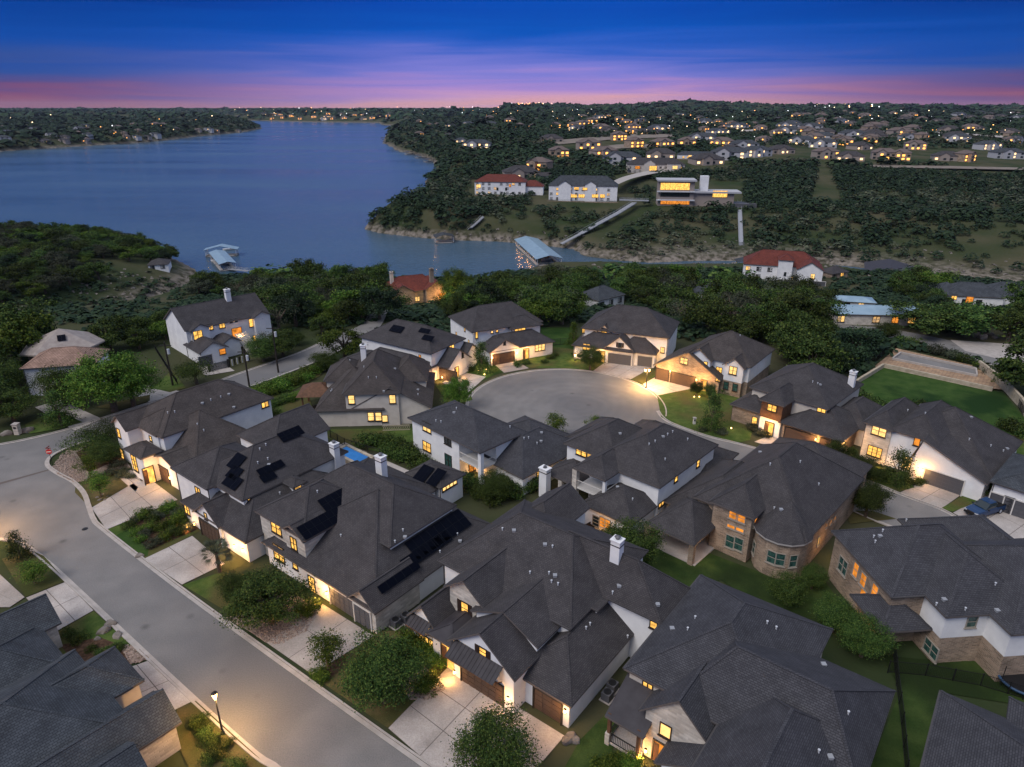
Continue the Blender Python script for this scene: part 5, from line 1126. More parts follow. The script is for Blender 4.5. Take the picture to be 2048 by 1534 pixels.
# palm
def palm(px, py):
    g = P(px, py); t = thing('palm_tree', g, 'short palm with fan leaves beside the driveway wall lamps', 'palm tree'); b = MB(); b.cone((0,0,-.2),(0,0,1.9),.2,.16,10); b.build('trunk', M['bark'], t, off=(0,0,0))
    for i in range(34):
        f = MB(); a = i*2.4; el = random.uniform(-.5, 1.25); L = random.uniform(1.2, 1.6); d = Vector((math.cos(a)*math.cos(el), math.sin(a)*math.cos(el), math.sin(el))); s = d.cross(Vector((0,0,1))).normalized(); o = Vector((0,0,1.9)); h_ = o+d*L*.55
        up = s.cross(d)
        for k in range(9):
            w = (k-4)/4*1.0; dd = (d*math.cos(w)+s*math.sin(w)).normalized(); tip = h_+dd*L*.55-Vector((0,0,.18)); m_ = h_+dd*L*.28+up*.02; f.face([h_-s*.01, m_-s*.05*math.cos(w)+d*.02, tip, m_+s*.05*math.cos(w)-d*.02])
        f.face([o-s*.02, h_-s*.02, h_+s*.02, o+s*.02]); f.build('frond', M['leaf_grey'], t, off=(0,0,0))
palm(440, 1142); bpy.data.objects['palm_tree'].scale = (1.3,1.3,1.35)
# ---- woodland: scattered over the slopes, kept off houses, roads and lawns
FOOT = []
for h in HOUSES:
    for p in h.polys: FOOT.append((sum(q.x for q in p)/len(p), sum(q.y for q in p)/len(p), max((q-p[0]).length for q in p)/2))
FOOT = np.array(FOOT)
ROADS = [[(p.x,p.y) for p in bk_u+bk_l[::-1]], [(p.x,p.y) for p in outer+inner[::-1]], [(p.x,p.y) for p in sU+sD[::-1]], [tuple(P(*q)[:2]) for q in ((655,681),(700,655),(760,640),(850,626),(905,628),(880,640),(800,652),(745,668),(700,695))]]
def clear(x, y, r):
    ok = np.ones(x.shape, bool)
    for fx, fy, fr in FOOT: ok &= (x-fx)**2+(y-fy)**2 > (min(fr, 9)*.75+r*.75)**2
    for R_ in ROADS: ok &= ~inpoly(x, y, R_)
    return ok
def px_mask(x, y, z, polys):
    a, b = pix_np(x, y, z); m = np.zeros(x.shape, bool)
    for p in polys: m |= inpoly(a, b, p)
    return m
WOODS = [[(380,600),(420,570),(560,560),(760,575),(780,640),(760,655),(660,665),(560,690),(520,640),(420,600)], [(700,560),(760,575),(800,640),(700,660)], [(795,585),(960,590),(1000,610),(940,640),(905,650),(870,620),(800,640)],
 [(950,590),(1180,560),(1480,560),(1640,590),(1690,660),(1500,700),(1340,640),(1250,600),(1120,620),(1000,610)], [(1340,610),(1480,640),(1700,650),(1690,720),(1620,770),(1560,740),(1540,690),(1440,670)],
 [(1640,570),(1860,575),(1890,610),(1840,600),(1700,590)], [(0,640),(60,640),(330,625),(350,690),(300,720),(180,700),(170,650),(0,700)], [(1890,640),(2048,650),(2100,700),(2030,690),(1900,670)], [(-60,690),(10,690),(40,760),(30,840),(-60,860)], [(1060,620),(1150,625),(1140,655),(1080,655)], [(270,620),(345,605),(345,650),(290,690)],
 [(1660,675),(1740,690),(1700,750),(1640,760),(1620,720)],
 [(130,640),(330,600),(400,590),(345,640),(300,690),(180,690)], [(1640,560),(1890,570),(2060,610),(2060,660),(1860,640),(1840,600),(1660,590)], [(560,570),(760,580),(760,640),(640,665),(560,660)]]
cx_ = rng.uniform(-190, 330, 40000); cy_ = rng.uniform(100, 300, 40000); cz_ = terr(cx_, cy_)
ok = px_mask(cx_, cy_, cz_, WOODS) & (cz_ > WZ+.8)
ok &= clear(cx_, cy_, 3.2)
VIEWS = [[(-20,600),(120,598),(210,590),(375,540),(400,552),(330,604),(215,642),(110,672),(-20,690)], [(870,470),(1056,470),(1056,522),(1000,555),(955,575),(900,592),(868,570)], [(762,530),(900,530),(905,600),(900,625),(800,622),(762,590)], [(1500,500),(1655,500),(1655,582),(1500,560)], [(1645,588),(1850,588),(1840,648),(1665,650)], [(1880,565),(2060,565),(2060,618),(1880,612)],
 [(1182,558),(1240,556),(1240,606),(1182,606)], [(1375,553),(1440,553),(1440,604),(1375,604)], [(40,640),(186,636),(190,780),(45,790)], [(1745,650),(2030,680),(2060,760),(1900,712),(1745,680)], [(405,488),(485,488),(500,550),(440,552),(405,525)], [(340,585),(528,585),(535,730),(340,740)], [(230,575),(380,545),(385,575),(240,622)], [(1640,530),(1800,530),(1800,562),(1640,562)]]
for dz_ in (1.5, 4.0, 6.5): ok &= ~px_mask(cx_, cy_, cz_+dz_, VIEWS)
pts = []
for x, y, z in zip(cx_[ok], cy_[ok], cz_[ok]):
    if all((x-a)**2+(y-b)**2 > 31 for a, b, *_ in pts) and all((x-a)**2+(y-b)**2 > (r*.8+2)**2 for a, b, r in HERO): pts.append((x, y, z))
pts.sort(key=lambda p: p[1]); print('wood trees', len(pts))
HUE = {'wood0':'dark green','wood1':'flat topped dark','wood2':'grey green','wood3':'bright green','wood4':'rounded dark','wood5':'blue green','bareish':'half bare'}
def wood_label(k, s, a, b):
    zn = [(120,'by the octagonal cream roof'),(230,'behind the brightest tree'),(345,'left of the white stair house'),(450,'behind the white stair house'),(560,'right of the white stair house'),(660,'in the wood above the road bend'),(770,'left of the red brick house'),(880,'before the red brick house'),(960,'beside the orange porch'),(1060,'at the cove edge'),
          (1160,'behind the long back lawn'),(1250,'by the left grey blue roof'),(1350,'behind the triple gabled house'),(1450,'by the right grey blue roof'),(1560,'left below the red villa'),(1660,'right below the red villa'),(1760,'by the blue carport'),(1860,'by the long blue roof'),(1960,'left of the teal house'),(9999,'at the teal house')]
    z = next(t for q, t in zn if a < q); return ('small ' if s < .8 else 'large ' if s > 1.12 else 'mid sized ')+HUE[k]+' tree '+z+(', back row' if b < 585 else ', middle row' if b < 635 else ', front row')
for x, y, z in pts[:285]:
    k = random.choice(W_+['wood0','wood0','wood4','bareish' if random.random() < .3 else 'wood1']); s = random.uniform(.6, 1.35)
    a_, b_ = pix_np(np.array([x]), np.array([y]), np.array([z+4])); a_, b_ = float(a_[0]), float(b_[0])
    tree(k, (x, y, z-.1), 4.6*s, 7.2*s*random.uniform(.85,1.15), wood_label(k, s, a_, b_), 'tree', 'trees of the wood between houses and lake', 'woodland_tree')
def forest(name, X, Y, Z, R, H, nq, m):
    """joined real leaf clumps for trees too many to stand singly"""
    n = len(X); g = rng; p = g.normal(size=(n,nq,3)); p /= np.linalg.norm(p, axis=2)[...,None]; p[...,2] = np.abs(p[...,2])*1.0-.12
    ctr = np.stack([X, Y, Z+H*.35], 1)[:,None,:]+p*np.stack([R, R, H*.62], 1)[:,None,:]*g.uniform(.75,1.05,(n,nq,1))
    nr = p*.55+g.normal(size=p.shape)*.22+np.array([0,0,.75]); nr /= np.linalg.norm(nr, axis=2)[...,None]
    a = np.cross(nr, g.normal(size=p.shape)); a /= np.linalg.norm(a, axis=2)[...,None]+1e-9; b = np.cross(nr, a); s = (R[:,None,None]*2.6/math.sqrt(nq))*g.uniform(.7,1.4,(n,nq,1))
    V = np.stack([ctr-a*s*.6, ctr-b*s*.5, ctr+a*s*.6, ctr+b*s*.5], 2).reshape(-1,3); print(name, n, len(V)//4)
    link(name, np_mesh(name, V, np.arange(len(V)).reshape(-1,4), M[m]), None, kind='stuff')
def arr(l): return np.array([p[0] for p in l]), np.array([p[1] for p in l]), np.array([p[2] for p in l])
if len(pts) > 285:
    x, y, z = arr(pts[285:]); s = rng.uniform(.8, 1.3, len(x)); forest('woodland', x, y, z, 4.4*s, 7.0*s, 60, 'leaf_oak')
# left peninsula, scrub on the bluff, far hills
PENW = [[(-40,470),(180,455),(300,500),(350,520),(335,540),(240,558),(150,585),(0,612),(-60,620)]]
x = rng.uniform(-330, -40, 9000); y = rng.uniform(205, 420, 9000); z = terr(x, y); k = px_mask(x, y, z, PENW) & (z > WZ+1.5) & clear(x, y, 2) & ~px_mask(x, y, z, [[(180,525),(240,520),(330,530),(345,560),(250,565),(190,545)]])
sel = []
for a in zip(x[k], y[k], z[k]):
    if all((a[0]-b[0])**2+(a[1]-b[1])**2 > 30 for b in sel): sel.append(a)
sel.sort(key=lambda p: p[1]); print('pen', len(sel))
for x_, y_, z_ in sel[:260]:
    s = random.uniform(.6, 1.15); k_ = random.choice(W_); a_, b_ = pix_np(np.array([x_]), np.array([y_]), np.array([z_+4])); a_, b_ = float(a_[0]), float(b_[0])
    tree(k_, (x_, y_, z_-.2), 4.4*s, 6.6*s, ('small ' if s < .78 else 'large ' if s > 1.0 else 'mid sized ')+HUE[k_]+' tree on the left headland, '+('far left' if a_ < 60 else 'left part' if a_ < 140 else 'middle' if a_ < 210 else 'right part' if a_ < 280 else 'tip')+(', top ridge' if b_ < 500 else ', upper slope' if b_ < 530 else ', middle slope' if b_ < 565 else ', low slope'), 'tree', 'trees on the left peninsula', 'peninsula_tree')
if len(sel) > 260:
    x, y, z = arr(sel[260:]); s = rng.uniform(.7, 1.2, len(x)); forest('woodland', x, y, z, 4.2*s, 6*s, 40, 'leaf_oak')
BARE = [[(1112,505),(1130,508),(1292,430),(1285,408),(1262,408)], [(915,482),(975,446),(962,432),(905,470)], [(1622,300),(1650,300),(1668,345),(1690,408),(1618,408),(1632,340)], [(1070,378),(1250,378),(1290,412),(1180,425),(1060,405)], [(935,358),(1060,345),(1060,390),(940,392)], [(1260,318),(1460,300),(1470,335),(1240,352)], [(1230,345),(1300,345),(1310,378),(1220,385),(1215,365)],
 [(1310,360),(1490,360),(1490,412),(1300,418)], [(1100,278),(1340,268),(1340,290),(1230,305),(1120,300)], [(1480,292),(2060,296),(2060,332),(1480,322)], [(1470,400),(1486,400),(1488,495),(1470,495)], [(1978,400),(2000,400),(2010,520),(1990,520)], [(1740,330),(2060,330),(2060,352),(1900,345),(1740,338)]]
TOWN = [[(1095,232),(1320,226),(1500,250),(1500,282),(1340,280),(1100,268)], [(1470,246),(2060,255),(2060,300),(1480,300)]]
def far_band(name, y0, y1, n, r, hh, nq, keep=1.0, edge=2.0, m='leaf_far'):
    y = np.sqrt(rng.uniform(y0**2, y1**2, n)); x = rng.uniform(-.86, .86, n)*y; d = shore_dist(x, y); z = terr(x, y)
    k = (d > edge) & (y > 205) & ~inpoly(x, y, PEN); cxx = np.interp(x, [c[0] for c in chan][::-1], [c[1] for c in chan][::-1]); k &= (y > cxx)
    k &= ~px_mask(x, y, z+1, BARE); dens = wob(x, y, 26, 3)*.5+.62+np.clip((y-430)/250, -.35, .6)+np.clip(wob(x, y, 120, 9), -1, 0)*.8
    dens = np.where(px_mask(x, y, z, TOWN), .38, dens); low = np.clip((z-WZ-.6)/3.2, 0, 1)
    k &= rng.uniform(0, 1, n) < dens*low*keep
    x, y, z = x[k], y[k], z[k]; s = rng.uniform(.5, 1.2, len(x))**1.2*np.where(rng.uniform(0,1,len(x)) < .12, 1.6, 1); gm = wob(x, y, 40, 6)+rng.normal(0, .5, len(x)) > .45
    forest(name, x[~gm], y[~gm], (z-.3)[~gm], (r*s)[~gm], (hh*s)[~gm], nq, m); forest(name, x[gm], y[gm], (z-.3)[gm], (r*s*.8)[gm], (hh*s*.8)[gm], nq, 'leaf_grey')
x = rng.uniform(-240, 330, 42000); y = rng.uniform(128, 300, 42000); z = terr(x, y); k = clear(x, y, 1.2) & (z > WZ+.6) & (shore_dist(x, y) > 1) & ((rng.uniform(0,1,len(x)) < .3) | ~(inpoly(x, y, PEN) | px_mask(x, y, z, [[(-60,590),(400,540),(400,600),(180,668),(-60,700)]])))
OPEN = [[tuple(P(*q)[:2]) for q in pl] for pl in (((1712,768),(1768,735),(2006,786),(2060,850),(2100,900),(1960,870),(1850,820),(1760,810)), ((1702,770),(1792,692),(1960,730),(2060,830),(2100,900),(1700,800)), ((1045,730),(1062,652),(1160,652),(1170,735)), ((300,790),(300,735),(420,735),(640,650),(700,690),(500,790)))]
for o_ in OPEN: k &= ~inpoly(x, y, o_)
k &= ((x-CC.x)**2+(y-CC.y)**2 > 46**2) & ~((y < 150) & (x > -100) & (x < 60)) & (rng.uniform(0, 1, len(x)) < .35+.5*(wob(x, y, 9, 2) > 0)) & ~px_mask(x, y, z, [[(1640,640),(2060,680),(2100,760),(1740,675)]])
x, y, z = x[k], y[k], z[k]; s = rng.uniform(.5, 1.5, len(x)); print('under', len(x)); forest('undergrowth', x, y, z-.1, 1.3*s, 1.5*s, 14, 'leaf_far')
far_band('hillside_scrub', 300, 620, 19000, 2.9, 4.4, 44)
far_band('hillside_wood', 620, 1250, 30000, 4.2, 5.2, 22)
far_band('far_woods', 1250, 3000, 42000, 7.5, 6.5, 9)
far_band('far_woods', 3000, 9000, 30000, 18, 9, 5, edge=10)
y = rng.uniform(225, 460, 5000); x = rng.uniform(-.2, .95, 5000)*y; z = terr(x, y); d = shore_dist(x, y); k = (d > .3) & (z < WZ+7) & (y > 260); x, y, z = x[k], y[k], z[k]
s = rng.uniform(.4, 1.6, len(x)); forest('shore_rocks', x, y, z-.4, .7*s, .6*s, 7, 'rock')
y = rng.uniform(205, 300, 3000); x = rng.uniform(-200, -60, 3000); z = terr(x, y); k = (z < WZ+9) & (z > WZ) & inpoly(x, y, PEN); x, y, z = x[k], y[k], z[k]
s = rng.uniform(.3, 1.3, len(x)); forest('shore_rocks', x, y, z-.5, .8*s, .6*s, 7, 'rock')
M['limestone2g'] = noisy('pale_cleared_ground', (.15,.125,.10), (.24,.20,.165), .15, .95, bump=.3, coord='W')
# ------------------------------------------------------------------ docks on the lake
def boathouse(label, c, w, l, ang, roofm='metal_pale', lit=False, floors=1, walls=False, h0=3.2):
    t = thing('boat_dock', (c.x, c.y, WZ), label, 'boat dock', None, math.radians(ang)); z = .5
    def bb(name, parts, m):
        b = MB()
        for q in parts: b.box(*q)
        return b.build(name, m if isinstance(m, list) else [m], t, off=(0,0,0))
    bb('deck', [((0,0,z-.2),(w,1.6,.4)), ((-w/2+.7,0,z-.2),(1.4,l,.4)), ((w/2-.7,0,z-.2),(1.4,l,.4)), ((0,l/2-.6,z-.2),(w,1.2,.4)), ((0,-l/2+.6,z-.2),(w,1.2,.4))], M['kerb'])
    n = max(2, int(l/5))
    for s in (-1,1):
        for i in range(n+1): bb('post', [((s*(w/2-.25), -l/2+l*i/n, z+h0/2), (.22,.22,h0))], M['metal_white'])
    b = MB(); H0 = z+h0; r = w*.13; k = int(l/1.2)
    for s in (-1,1):
        q = [(s*w/2*1.08,-l/2-.5,H0),(s*w/2*1.08,l/2+.5,H0),(0,l/2+.5,H0+r),(0,-l/2-.5,H0+r)]; b.face(q if s > 0 else q[::-1]); b.face([(x,y,zz-.12) for x,y,zz in (q[::-1] if s > 0 else q)])
        b.face([q[0], q[1], (q[1][0],q[1][1],H0-.25), (q[0][0],q[0][1],H0-.25)])
        for i in range(k+1):
            y = -l/2-.5+(l+1)*i/k; b.face([(s*w/2*1.08,y-.05,H0+.04),(s*w/2*1.08,y+.05,H0+.04),(0,y+.05,H0+r+.05),(0,y-.05,H0+r+.05)])
    b.build('roof', [M[roofm]], t, off=(0,0,0))
    bb('railing', [((s*(w/2),0,z+1.0),(.06,l,.06)) for s in (-1,1)]+[((0,s*l/2,z+1.0),(w,.06,.06)) for s in (-1,1)], M['metal_white'])
    if lit:
        for i in range(max(1, int(l/7))):
            p = (-w/2+.3, -l/2+3+i*7, z+h0-.3); bb('lamp', [(p, (.16,.16,.1))], M['lamp']); q = lamp_light((0,0,0), 110, (1,.45,.15)); q.parent = t; q.location = (p[0], p[1], p[2]-.4)
    return t
def motorboat(label, loc, ang, L=6.5):
    t = thing('motorboat', loc, label, 'boat', 'motorboats in the docks', math.radians(ang)); b = MB(); n = 8; prev = None
    for i in range(n+1):
        f = i/n; y = -L/2+L*f; w = 1.15*(1-max(0,(f-.45)/.55)**2.2); s = [Vector((-w,y,.75+.25*f)), Vector((-w*.75,y,.1)), Vector((0,y,-.15)), Vector((w*.75,y,.1)), Vector((w,y,.75+.25*f))]
        if prev:
            for k in range(4): b.face([prev[k], prev[k+1], s[k+1], s[k]])
            b.face([prev[4], prev[0], s[0], s[4]], 1)
        prev = s
    b.face([Vector((-1.15,-L/2,.75)), Vector((1.15,-L/2,.75)), Vector((.86,-L/2,.1)), Vector((-.86,-L/2,.1))]); b.build('hull', [M['trim_white'], M['metal_white']], t, off=(0,0,0))
    w = MB(); w.box((0,.6,1.25),(1.3,.06,.5)); w.build('windscreen', M['glass'], t, off=(0,0,0)); w = MB(); w.box((-.5,-.9,1.0),(.6,.6,.5)); w.box((.5,-.9,1.0),(.6,.6,.5)); w.build('seat', M['shingle_tan'], t, off=(0,0,0))
boathouse('long pale roofed boat dock on the lake at left of the cove', Vector((-147.8,346.6,WZ)), 7.5, 34, 30, lit=False)
boathouse('short boat dock roof with lit slip at the outer end of the long dock', Vector((-157,369,WZ)), 16, 6, 11, lit=True)
boathouse('small teal roofed swim dock with lamps below the bluff stairs', P(888,484,WZ), 11, 9, 12, 'shingle_blue', True)
boathouse('large covered marina dock with pale blue roof and orange lit slips', Vector((13.6,371,WZ)), 13, 56, 11, 'metal_pale', True)
boathouse('grey ribbed metal roof of a boat dock in the right hand channel', P(1776,553,WZ), 20, 22, -25, 'metal_dark')
boathouse('small blue roofed dock with one glowing boat slip beside the red roofed villa', P(1492,536,WZ), 10, 7, -6, 'shingle_blue', True)
for px_, py_, a_, l_ in ((427,522,20,'white motorboat moored on the near side of the long left dock'),(458,500,110,'motorboat in the lit slip of the outer dock'),(1062,505,130,'motorboat in the orange lit marina slip'),(1092,520,130,'second motorboat under the marina roof, nearest the trees')): motorboat(l_, P(px_,py_,WZ), a_)
def gangway(label, A, B, w=1.8, mids=()):
    t = thing('gangway', A, label, 'gangway'); P_ = [A]+list(mids)+[B]
    for A, B in zip(P_[:-1], P_[1:]):
        d = B-A; L = d.length; d.normalize(); s = Vector((-d.y,d.x,0)).normalized(); up = s.cross(d); up = up if up.z > 0 else -up
        b = MB(); b.box(A+d*L/2, (L,w,.15), 0, d, s); b.build('walkway', M['vent_grey'], t)
        for q in (-1,1):
            b = MB(); b.box(A+d*L/2+s*(q*w/2)+up*1.1, (L,.1,.1), 0, d, s); b.box(A+d*L/2+s*(q*w/2)-up*.2, (L,.12,.25), 0, d, s); n = max(4, int(L/2.5))
            for i in range(n):
                p = A+d*(L*i/n)+s*(q*w/2); r = A+d*(L*(i+1)/n)+s*(q*w/2); b.cone(p, p+up*1.1, .05, .05, 4); b.cone(p+(up*1.1 if i%2 else Vector((0,0,0))), r+(Vector((0,0,0)) if i%2 else up*1.1), .04, .04, 4)
            b.build('truss', M['vent_grey'], t)
e = G(1268, 418); gangway('long straight steel gangway climbing the bluff from the marina to the modern house', P(1122,498,WZ)+Vector((0,0,3)), e+Vector((0,0,4)), 3.2, [G(1160,478)+Vector((0,0,3)), G(1198,458)+Vector((0,0,3.5)), G(1234,438)+Vector((0,0,3.5))])
gangway('upper landing of the long gangway', e+Vector((-9,4,5.2)), e+Vector((9,0,5.2)), 3.4)
e = G(966, 440); gangway('short gangway from the swim dock up the rocky shore', P(925,474,WZ)+Vector((0,0,1)), e+Vector((0,0,2)), 2.2, [G(942,462)+Vector((0,0,2)), G(955,451)+Vector((0,0,2))])
gangway('straight hillside tram track dropping from the modern house to the channel', P(1482,508,WZ)+Vector((0,0,1)), G(1478,408)+Vector((0,0,1.5)), 2.2, [G(1481,490)+Vector((0,0,1.5)), G(1480,465)+Vector((0,0,1.5)), G(1479,435)+Vector((0,0,1.5))])
gangway('walkway from the shore to the long left dock', P(452,540,WZ)+Vector((0,0,.8)), P(500,552,WZ)+Vector((0,0,2.5)), 1.6)
for i in range(5): boathouse('small dark dock along the far cliff shore, nearest first, one of five' if False else 'small dark dock under the far wooded cliff', P(*[(858,324),(840,316),(818,309),(768,279),(772,287)][i], WZ), 12, 14, 30, 'metal_dark')['group'] = 'docks under the far cliff'
# ------------------------------------------------------------------ houses on the far hills
slope_strip('drive', [(1218,388),(1245,368),(1290,350),(1330,343)], [(1236,392),(1266,372),(1310,356),(1345,349)], M['kerb'], .6)
slope_strip('terrace_ground', [(1095,284),(1180,276),(1260,270),(1345,268)], [(1100,292),(1185,284),(1265,278),(1350,275)], M['limestone2g'], .8)
slope_strip('terrace_ground', [(1200,296),(1240,290),(1310,290)], [(1205,303),(1245,298),(1312,297)], M['limestone2g'], .8)
slope_strip('terrace_ground', [(1740,331),(1850,333),(1950,335),(2048,338)], [(1740,336),(1850,339),(1950,342),(2048,345)], M['limestone2g'], .8)
slope_strip('road', [(1480,262),(1620,258),(1780,262),(2040,276)], [(1480,265),(1620,261),(1780,265),(2040,280)], M['kerb'], 1.2)
def far_proto(i):
    w, d, z = ((20,12,6),(26,13,5.5),(15,11,6.5),(22,14,4))[i % 4]; H_ = House('far_house', '', 0, wall=('far_wall','far_wall2','brownstone','far_wall')[i % 4], roof=('shingle_tan2','shingle_blue','shingle_tan2','shingle')[i % 4]); HOUSES.pop()
    H_.root = link('far_house_source', None); H_.rect(z, -w/2, w/2, 0, d, 'u', 'hh', z0=-5, pitch=.5); H_.rect(z+.4, -w*.3, w*.05, -3, d*.6, 'v', 'gh', z0=-5, pitch=.6)
    wn = []
    for k in range(4):
        x = -w*.38+w*.25*k
        for zz in (1.6, 4.3):
            if zz > z-1: continue
            b = MB(); yy = -3 if -w*.3 < x < w*.05 else 0; b.box((x, yy+.32, zz), (2.0,.12,1.5)); wn.append(b.mesh('window', M['glass']))
    kids = [(o.name.split('.')[0], o.data) for o in H_.root.children]; lit = [m.copy() for m in wn]
    for m in lit: m.materials[0] = M[('far_lit','far_lit2')[i % 2]]
    for o in list(H_.root.children): bpy.data.objects.remove(o)
    bpy.data.objects.remove(H_.root); return kids, wn, lit
M['far_wall'] = mat('far_tan_wall', (.30,.25,.22), .9); M['far_wall2'] = mat('far_grey_wall', (.40,.40,.42), .9); M['shingle_tan2'] = mat('brown_tile', (.13,.10,.09), .9); M['far_lit'] = emit('far_lit_window', (1,.42,.09), 3.2); M['far_lit2'] = emit('far_lit_window_pale', (1,.62,.3), 2.6)
M['window_dark'] = M['glass']
FP = [far_proto(i) for i in range(4)]
def far_house(px, py, i, litp, s, label, group, rz=None):
    g = G(px, py); 
    if g.z < WZ+.6: return
    t = thing('far_house', (g.x, g.y, g.z), label, 'house', group, random.uniform(-.6,.6) if rz is None else rz); t.scale = (s,s,s); kids, dark, lit = FP[i % 4]
    for n, m in kids: link(n, m, t)
    for a, b in zip(dark, lit):
        on = random.random() < litp; link('window', b if on else a, t)
random.seed(11)
ROW = [(1490,300,1),(1520,314,1),(1568,308,3),(1600,290,1),(1655,318,0),(1700,322,3),(1730,300,3),(1768,320,0),(1800,322,2),(1830,300,0),(1895,322,3),(1940,324,2),(1985,300,1),(2020,318,1),(1645,296,1),(1690,292,2),(1740,286,2),(1460,308,3)]
ROWL = ['at the left end of the bright front row','second along','beside the cleared strip on its left','small roof above the strip','just right of the cleared strip','wide low one right of the strip','behind the first wide one','under the red roof','right of the red roof','above the dark pines','with glowing left wing','with pale terrace','with blue roof at right','last one at the right edge','left of the upper cluster','upper cluster middle','upper cluster right','beside the wood edge']
for (x, y, i), w_ in zip(ROW, ROWL): far_house(x, y, i, .45, 1.15, 'pale ridge top house '+w_, 'houses along the right hand ridge')
def scatter(poly, n, litp, s, label, group, seed, dmin=7):
    g = random.Random(seed); xs = [p[0] for p in poly]; ys = [p[1] for p in poly]; out = []
    for _ in range(n*60):
        x, y = g.uniform(min(xs), max(xs)), g.uniform(min(ys), max(ys))
        if inpoly(np.array([x]), np.array([y]), poly)[0] and all(abs(x-a) > dmin*2 or abs(y-b) > dmin*.5 for a, b in out):
            out.append((x, y)); far_house(x, y, g.randrange(4), litp, s*g.uniform(.8,1.2), label, group)
            if len(out) >= n: break
scatter([(1100,240),(1340,228),(1480,240),(1490,262),(1330,272),(1110,262)], 34, .75, 1.15, 'orange lit house in the dense cluster left of centre on the far hill', 'orange lit houses on the far hill', 1)
scatter([(1500,252),(1700,248),(2048,268),(2048,290),(1520,286)], 44, .35, 1.15, 'brown roofed house in the large far neighbourhood at right', 'far neighbourhood at right', 2)
scatter([(1450,222),(2040,228),(2040,250),(1500,246)], 30, .2, 1.3, 'tiny pale house scattered near the right horizon', 'houses near the right horizon', 3)
scatter([(820,244),(1070,236),(1080,262),(930,262),(850,258)], 14, .4, 1.2, 'house on top of the wooded cliff beyond the lake bend', 'houses on the far cliff', 4)
scatter([(0,250),(300,246),(500,262),(400,268),(200,284),(0,292)], 34, .1, .95, 'pale house among trees on the far left shore', 'houses on the far left shore', 5, 7)
scatter([(520,230),(780,228),(780,242),(520,240)], 22, .7, 1.6, 'tiny lit house on the distant middle shore', 'houses on the distant middle shore', 6)
for x, y, i, l in ((1275,296,2,'three storey lit house standing alone on the graded slope'),(1240,282,2,'small lit house above the graded slope'),(1330,298,0,'lit house right of the graded slope'),(1375,296,2,'tall orange lit house beside the dark wood'),(1440,296,0,'bright cornered house at the wood edge'),(1440,272,1,'big hipped house glowing near the palm like spire'),(1105,285,3,'pale cottage in the valley below the orange cluster'),(930,290,1,'upper white and red villa on the cliff slope'),(952,300,1,'lower white and red villa on the cliff slope'),(895,276,3,'villa left of the cliff slope villas with bright lamp'),(840,274,2,'small glowing house at the cliff edge')): far_house(x, y, i, .8, 1.25, l, None) if False else far_house(x, y, i, .85, 1.25, l, 'lone houses on the far hill')
for x, y, i, l in ((1240,330,1,'red brown roofed house left of the glowing arches'),(1215,318,0,'house above the curved cove road'),(1420,330,3,'grey house right of the long white building'),(1455,320,1,'white house at the dark wood edge'),(1072,345,2,'tile roofed annex behind the white villa'),(1045,358,3,'low annex beside the red tiled mansion'),(1120,318,2,'small house among trees over the cove'),(1180,300,0,'tan house under the graded slope'),(1400,285,1,'big hipped house over the terrace wall'),(1320,318,3,'grey garage building above the winding drive')): far_house(x, y, i, .5, 1.3, l, 'houses above the cove')
# distant lamps: small lit lanterns on the far hills
b = MB(); g_ = random.Random(5)
def far_lamps(poly, n, s):
    xs = [p[0] for p in poly]; ys = [p[1] for p in poly]
    for _ in range(n):
        p = G(g_.uniform(min(xs), max(xs)), g_.uniform(min(ys), max(ys))); d = (p.x**2+p.y**2)**.5; k = s*d/1365*g_.uniform(.4,1.2)
        if p.z < WZ+1: continue
        b.box((p.x, p.y, p.z+7+d*.0012), (k,k,k), g_.randrange(3))
far_lamps([(470,214),(1200,236)], 60, .7); far_lamps([(1100,236),(1500,275)], 45, .8); far_lamps([(1480,225),(2040,300)], 40, .75); far_lamps([(0,235),(480,270)], 10, .9); far_lamps([(980,209),(1110,213)], 30, 1.0); far_lamps([(1600,212),(1760,220)], 14, .9)
M['fl0'] = emit('distant_lamp_orange', (1,.42,.12), 7); M['fl1'] = emit('distant_lamp_warm', (1,.7,.4), 7); M['fl2'] = emit('distant_lamp_white', (.9,.95,1), 6)
b.build('distant_lamps', [M['fl0'], M['fl1'], M['fl2']], None, off=(0,0,0), kind='stuff')
# ------------------------------------------------------------------ street furniture
def top_z(px, py, ty):
    p = P(px, py); k = (767-ty)/F; return CAMZ+(k*p.y*cs-p.y*sn)/(cs+k*sn)
def street_lamp(label, px, py, ty, power, double=False):
    p = P(px, py); hh = top_z(px, py, ty); t = thing('street_lamp', p, label, 'street lamp'); z = MB()
    b = MB(); b.cone((0,0,0),(0,0,.25),.2,.16,10); b.cone((0,0,.25),(0,0,hh-.5),.09,.055,10); b.build('post', M['iron'], t, off=(0,0,0))
    for q in ((-.35,.35) if double else (0,)):
        b = MB(); b.cone((q,0,hh-.5),(q,0,hh-.1),.12,.22,10); b.cone((q,0,hh-.1),(q,0,hh+.05),.22,.2,10); b.build('lantern', M['lamp'], t, off=(0,0,0)); b = MB(); b.cone((q,0,hh+.05),(q,0,hh+.25),.27,.05,10); b.build('cap', M['iron'], t, off=(0,0,0))
        if double: b = MB(); b.box((q/2,0,hh-.6),(.4,.05,.05)); b.build('arm', M['iron'], t, off=(0,0,0))
    lamp_light(p+Vector((0,0,hh-.75)), power, (1,.54,.17), .3, t)
street_lamp('tall black street lamp lit on the corner lawn at bottom left', 446, 1468, 1387, 2900)
street_lamp('bright double headed street lamp at the right rim of the round street end', 1292, 776, 738, 6500, True)
street_lamp('small white lantern post on the lawn at back of the round street end', 1150, 722, 708, 160)
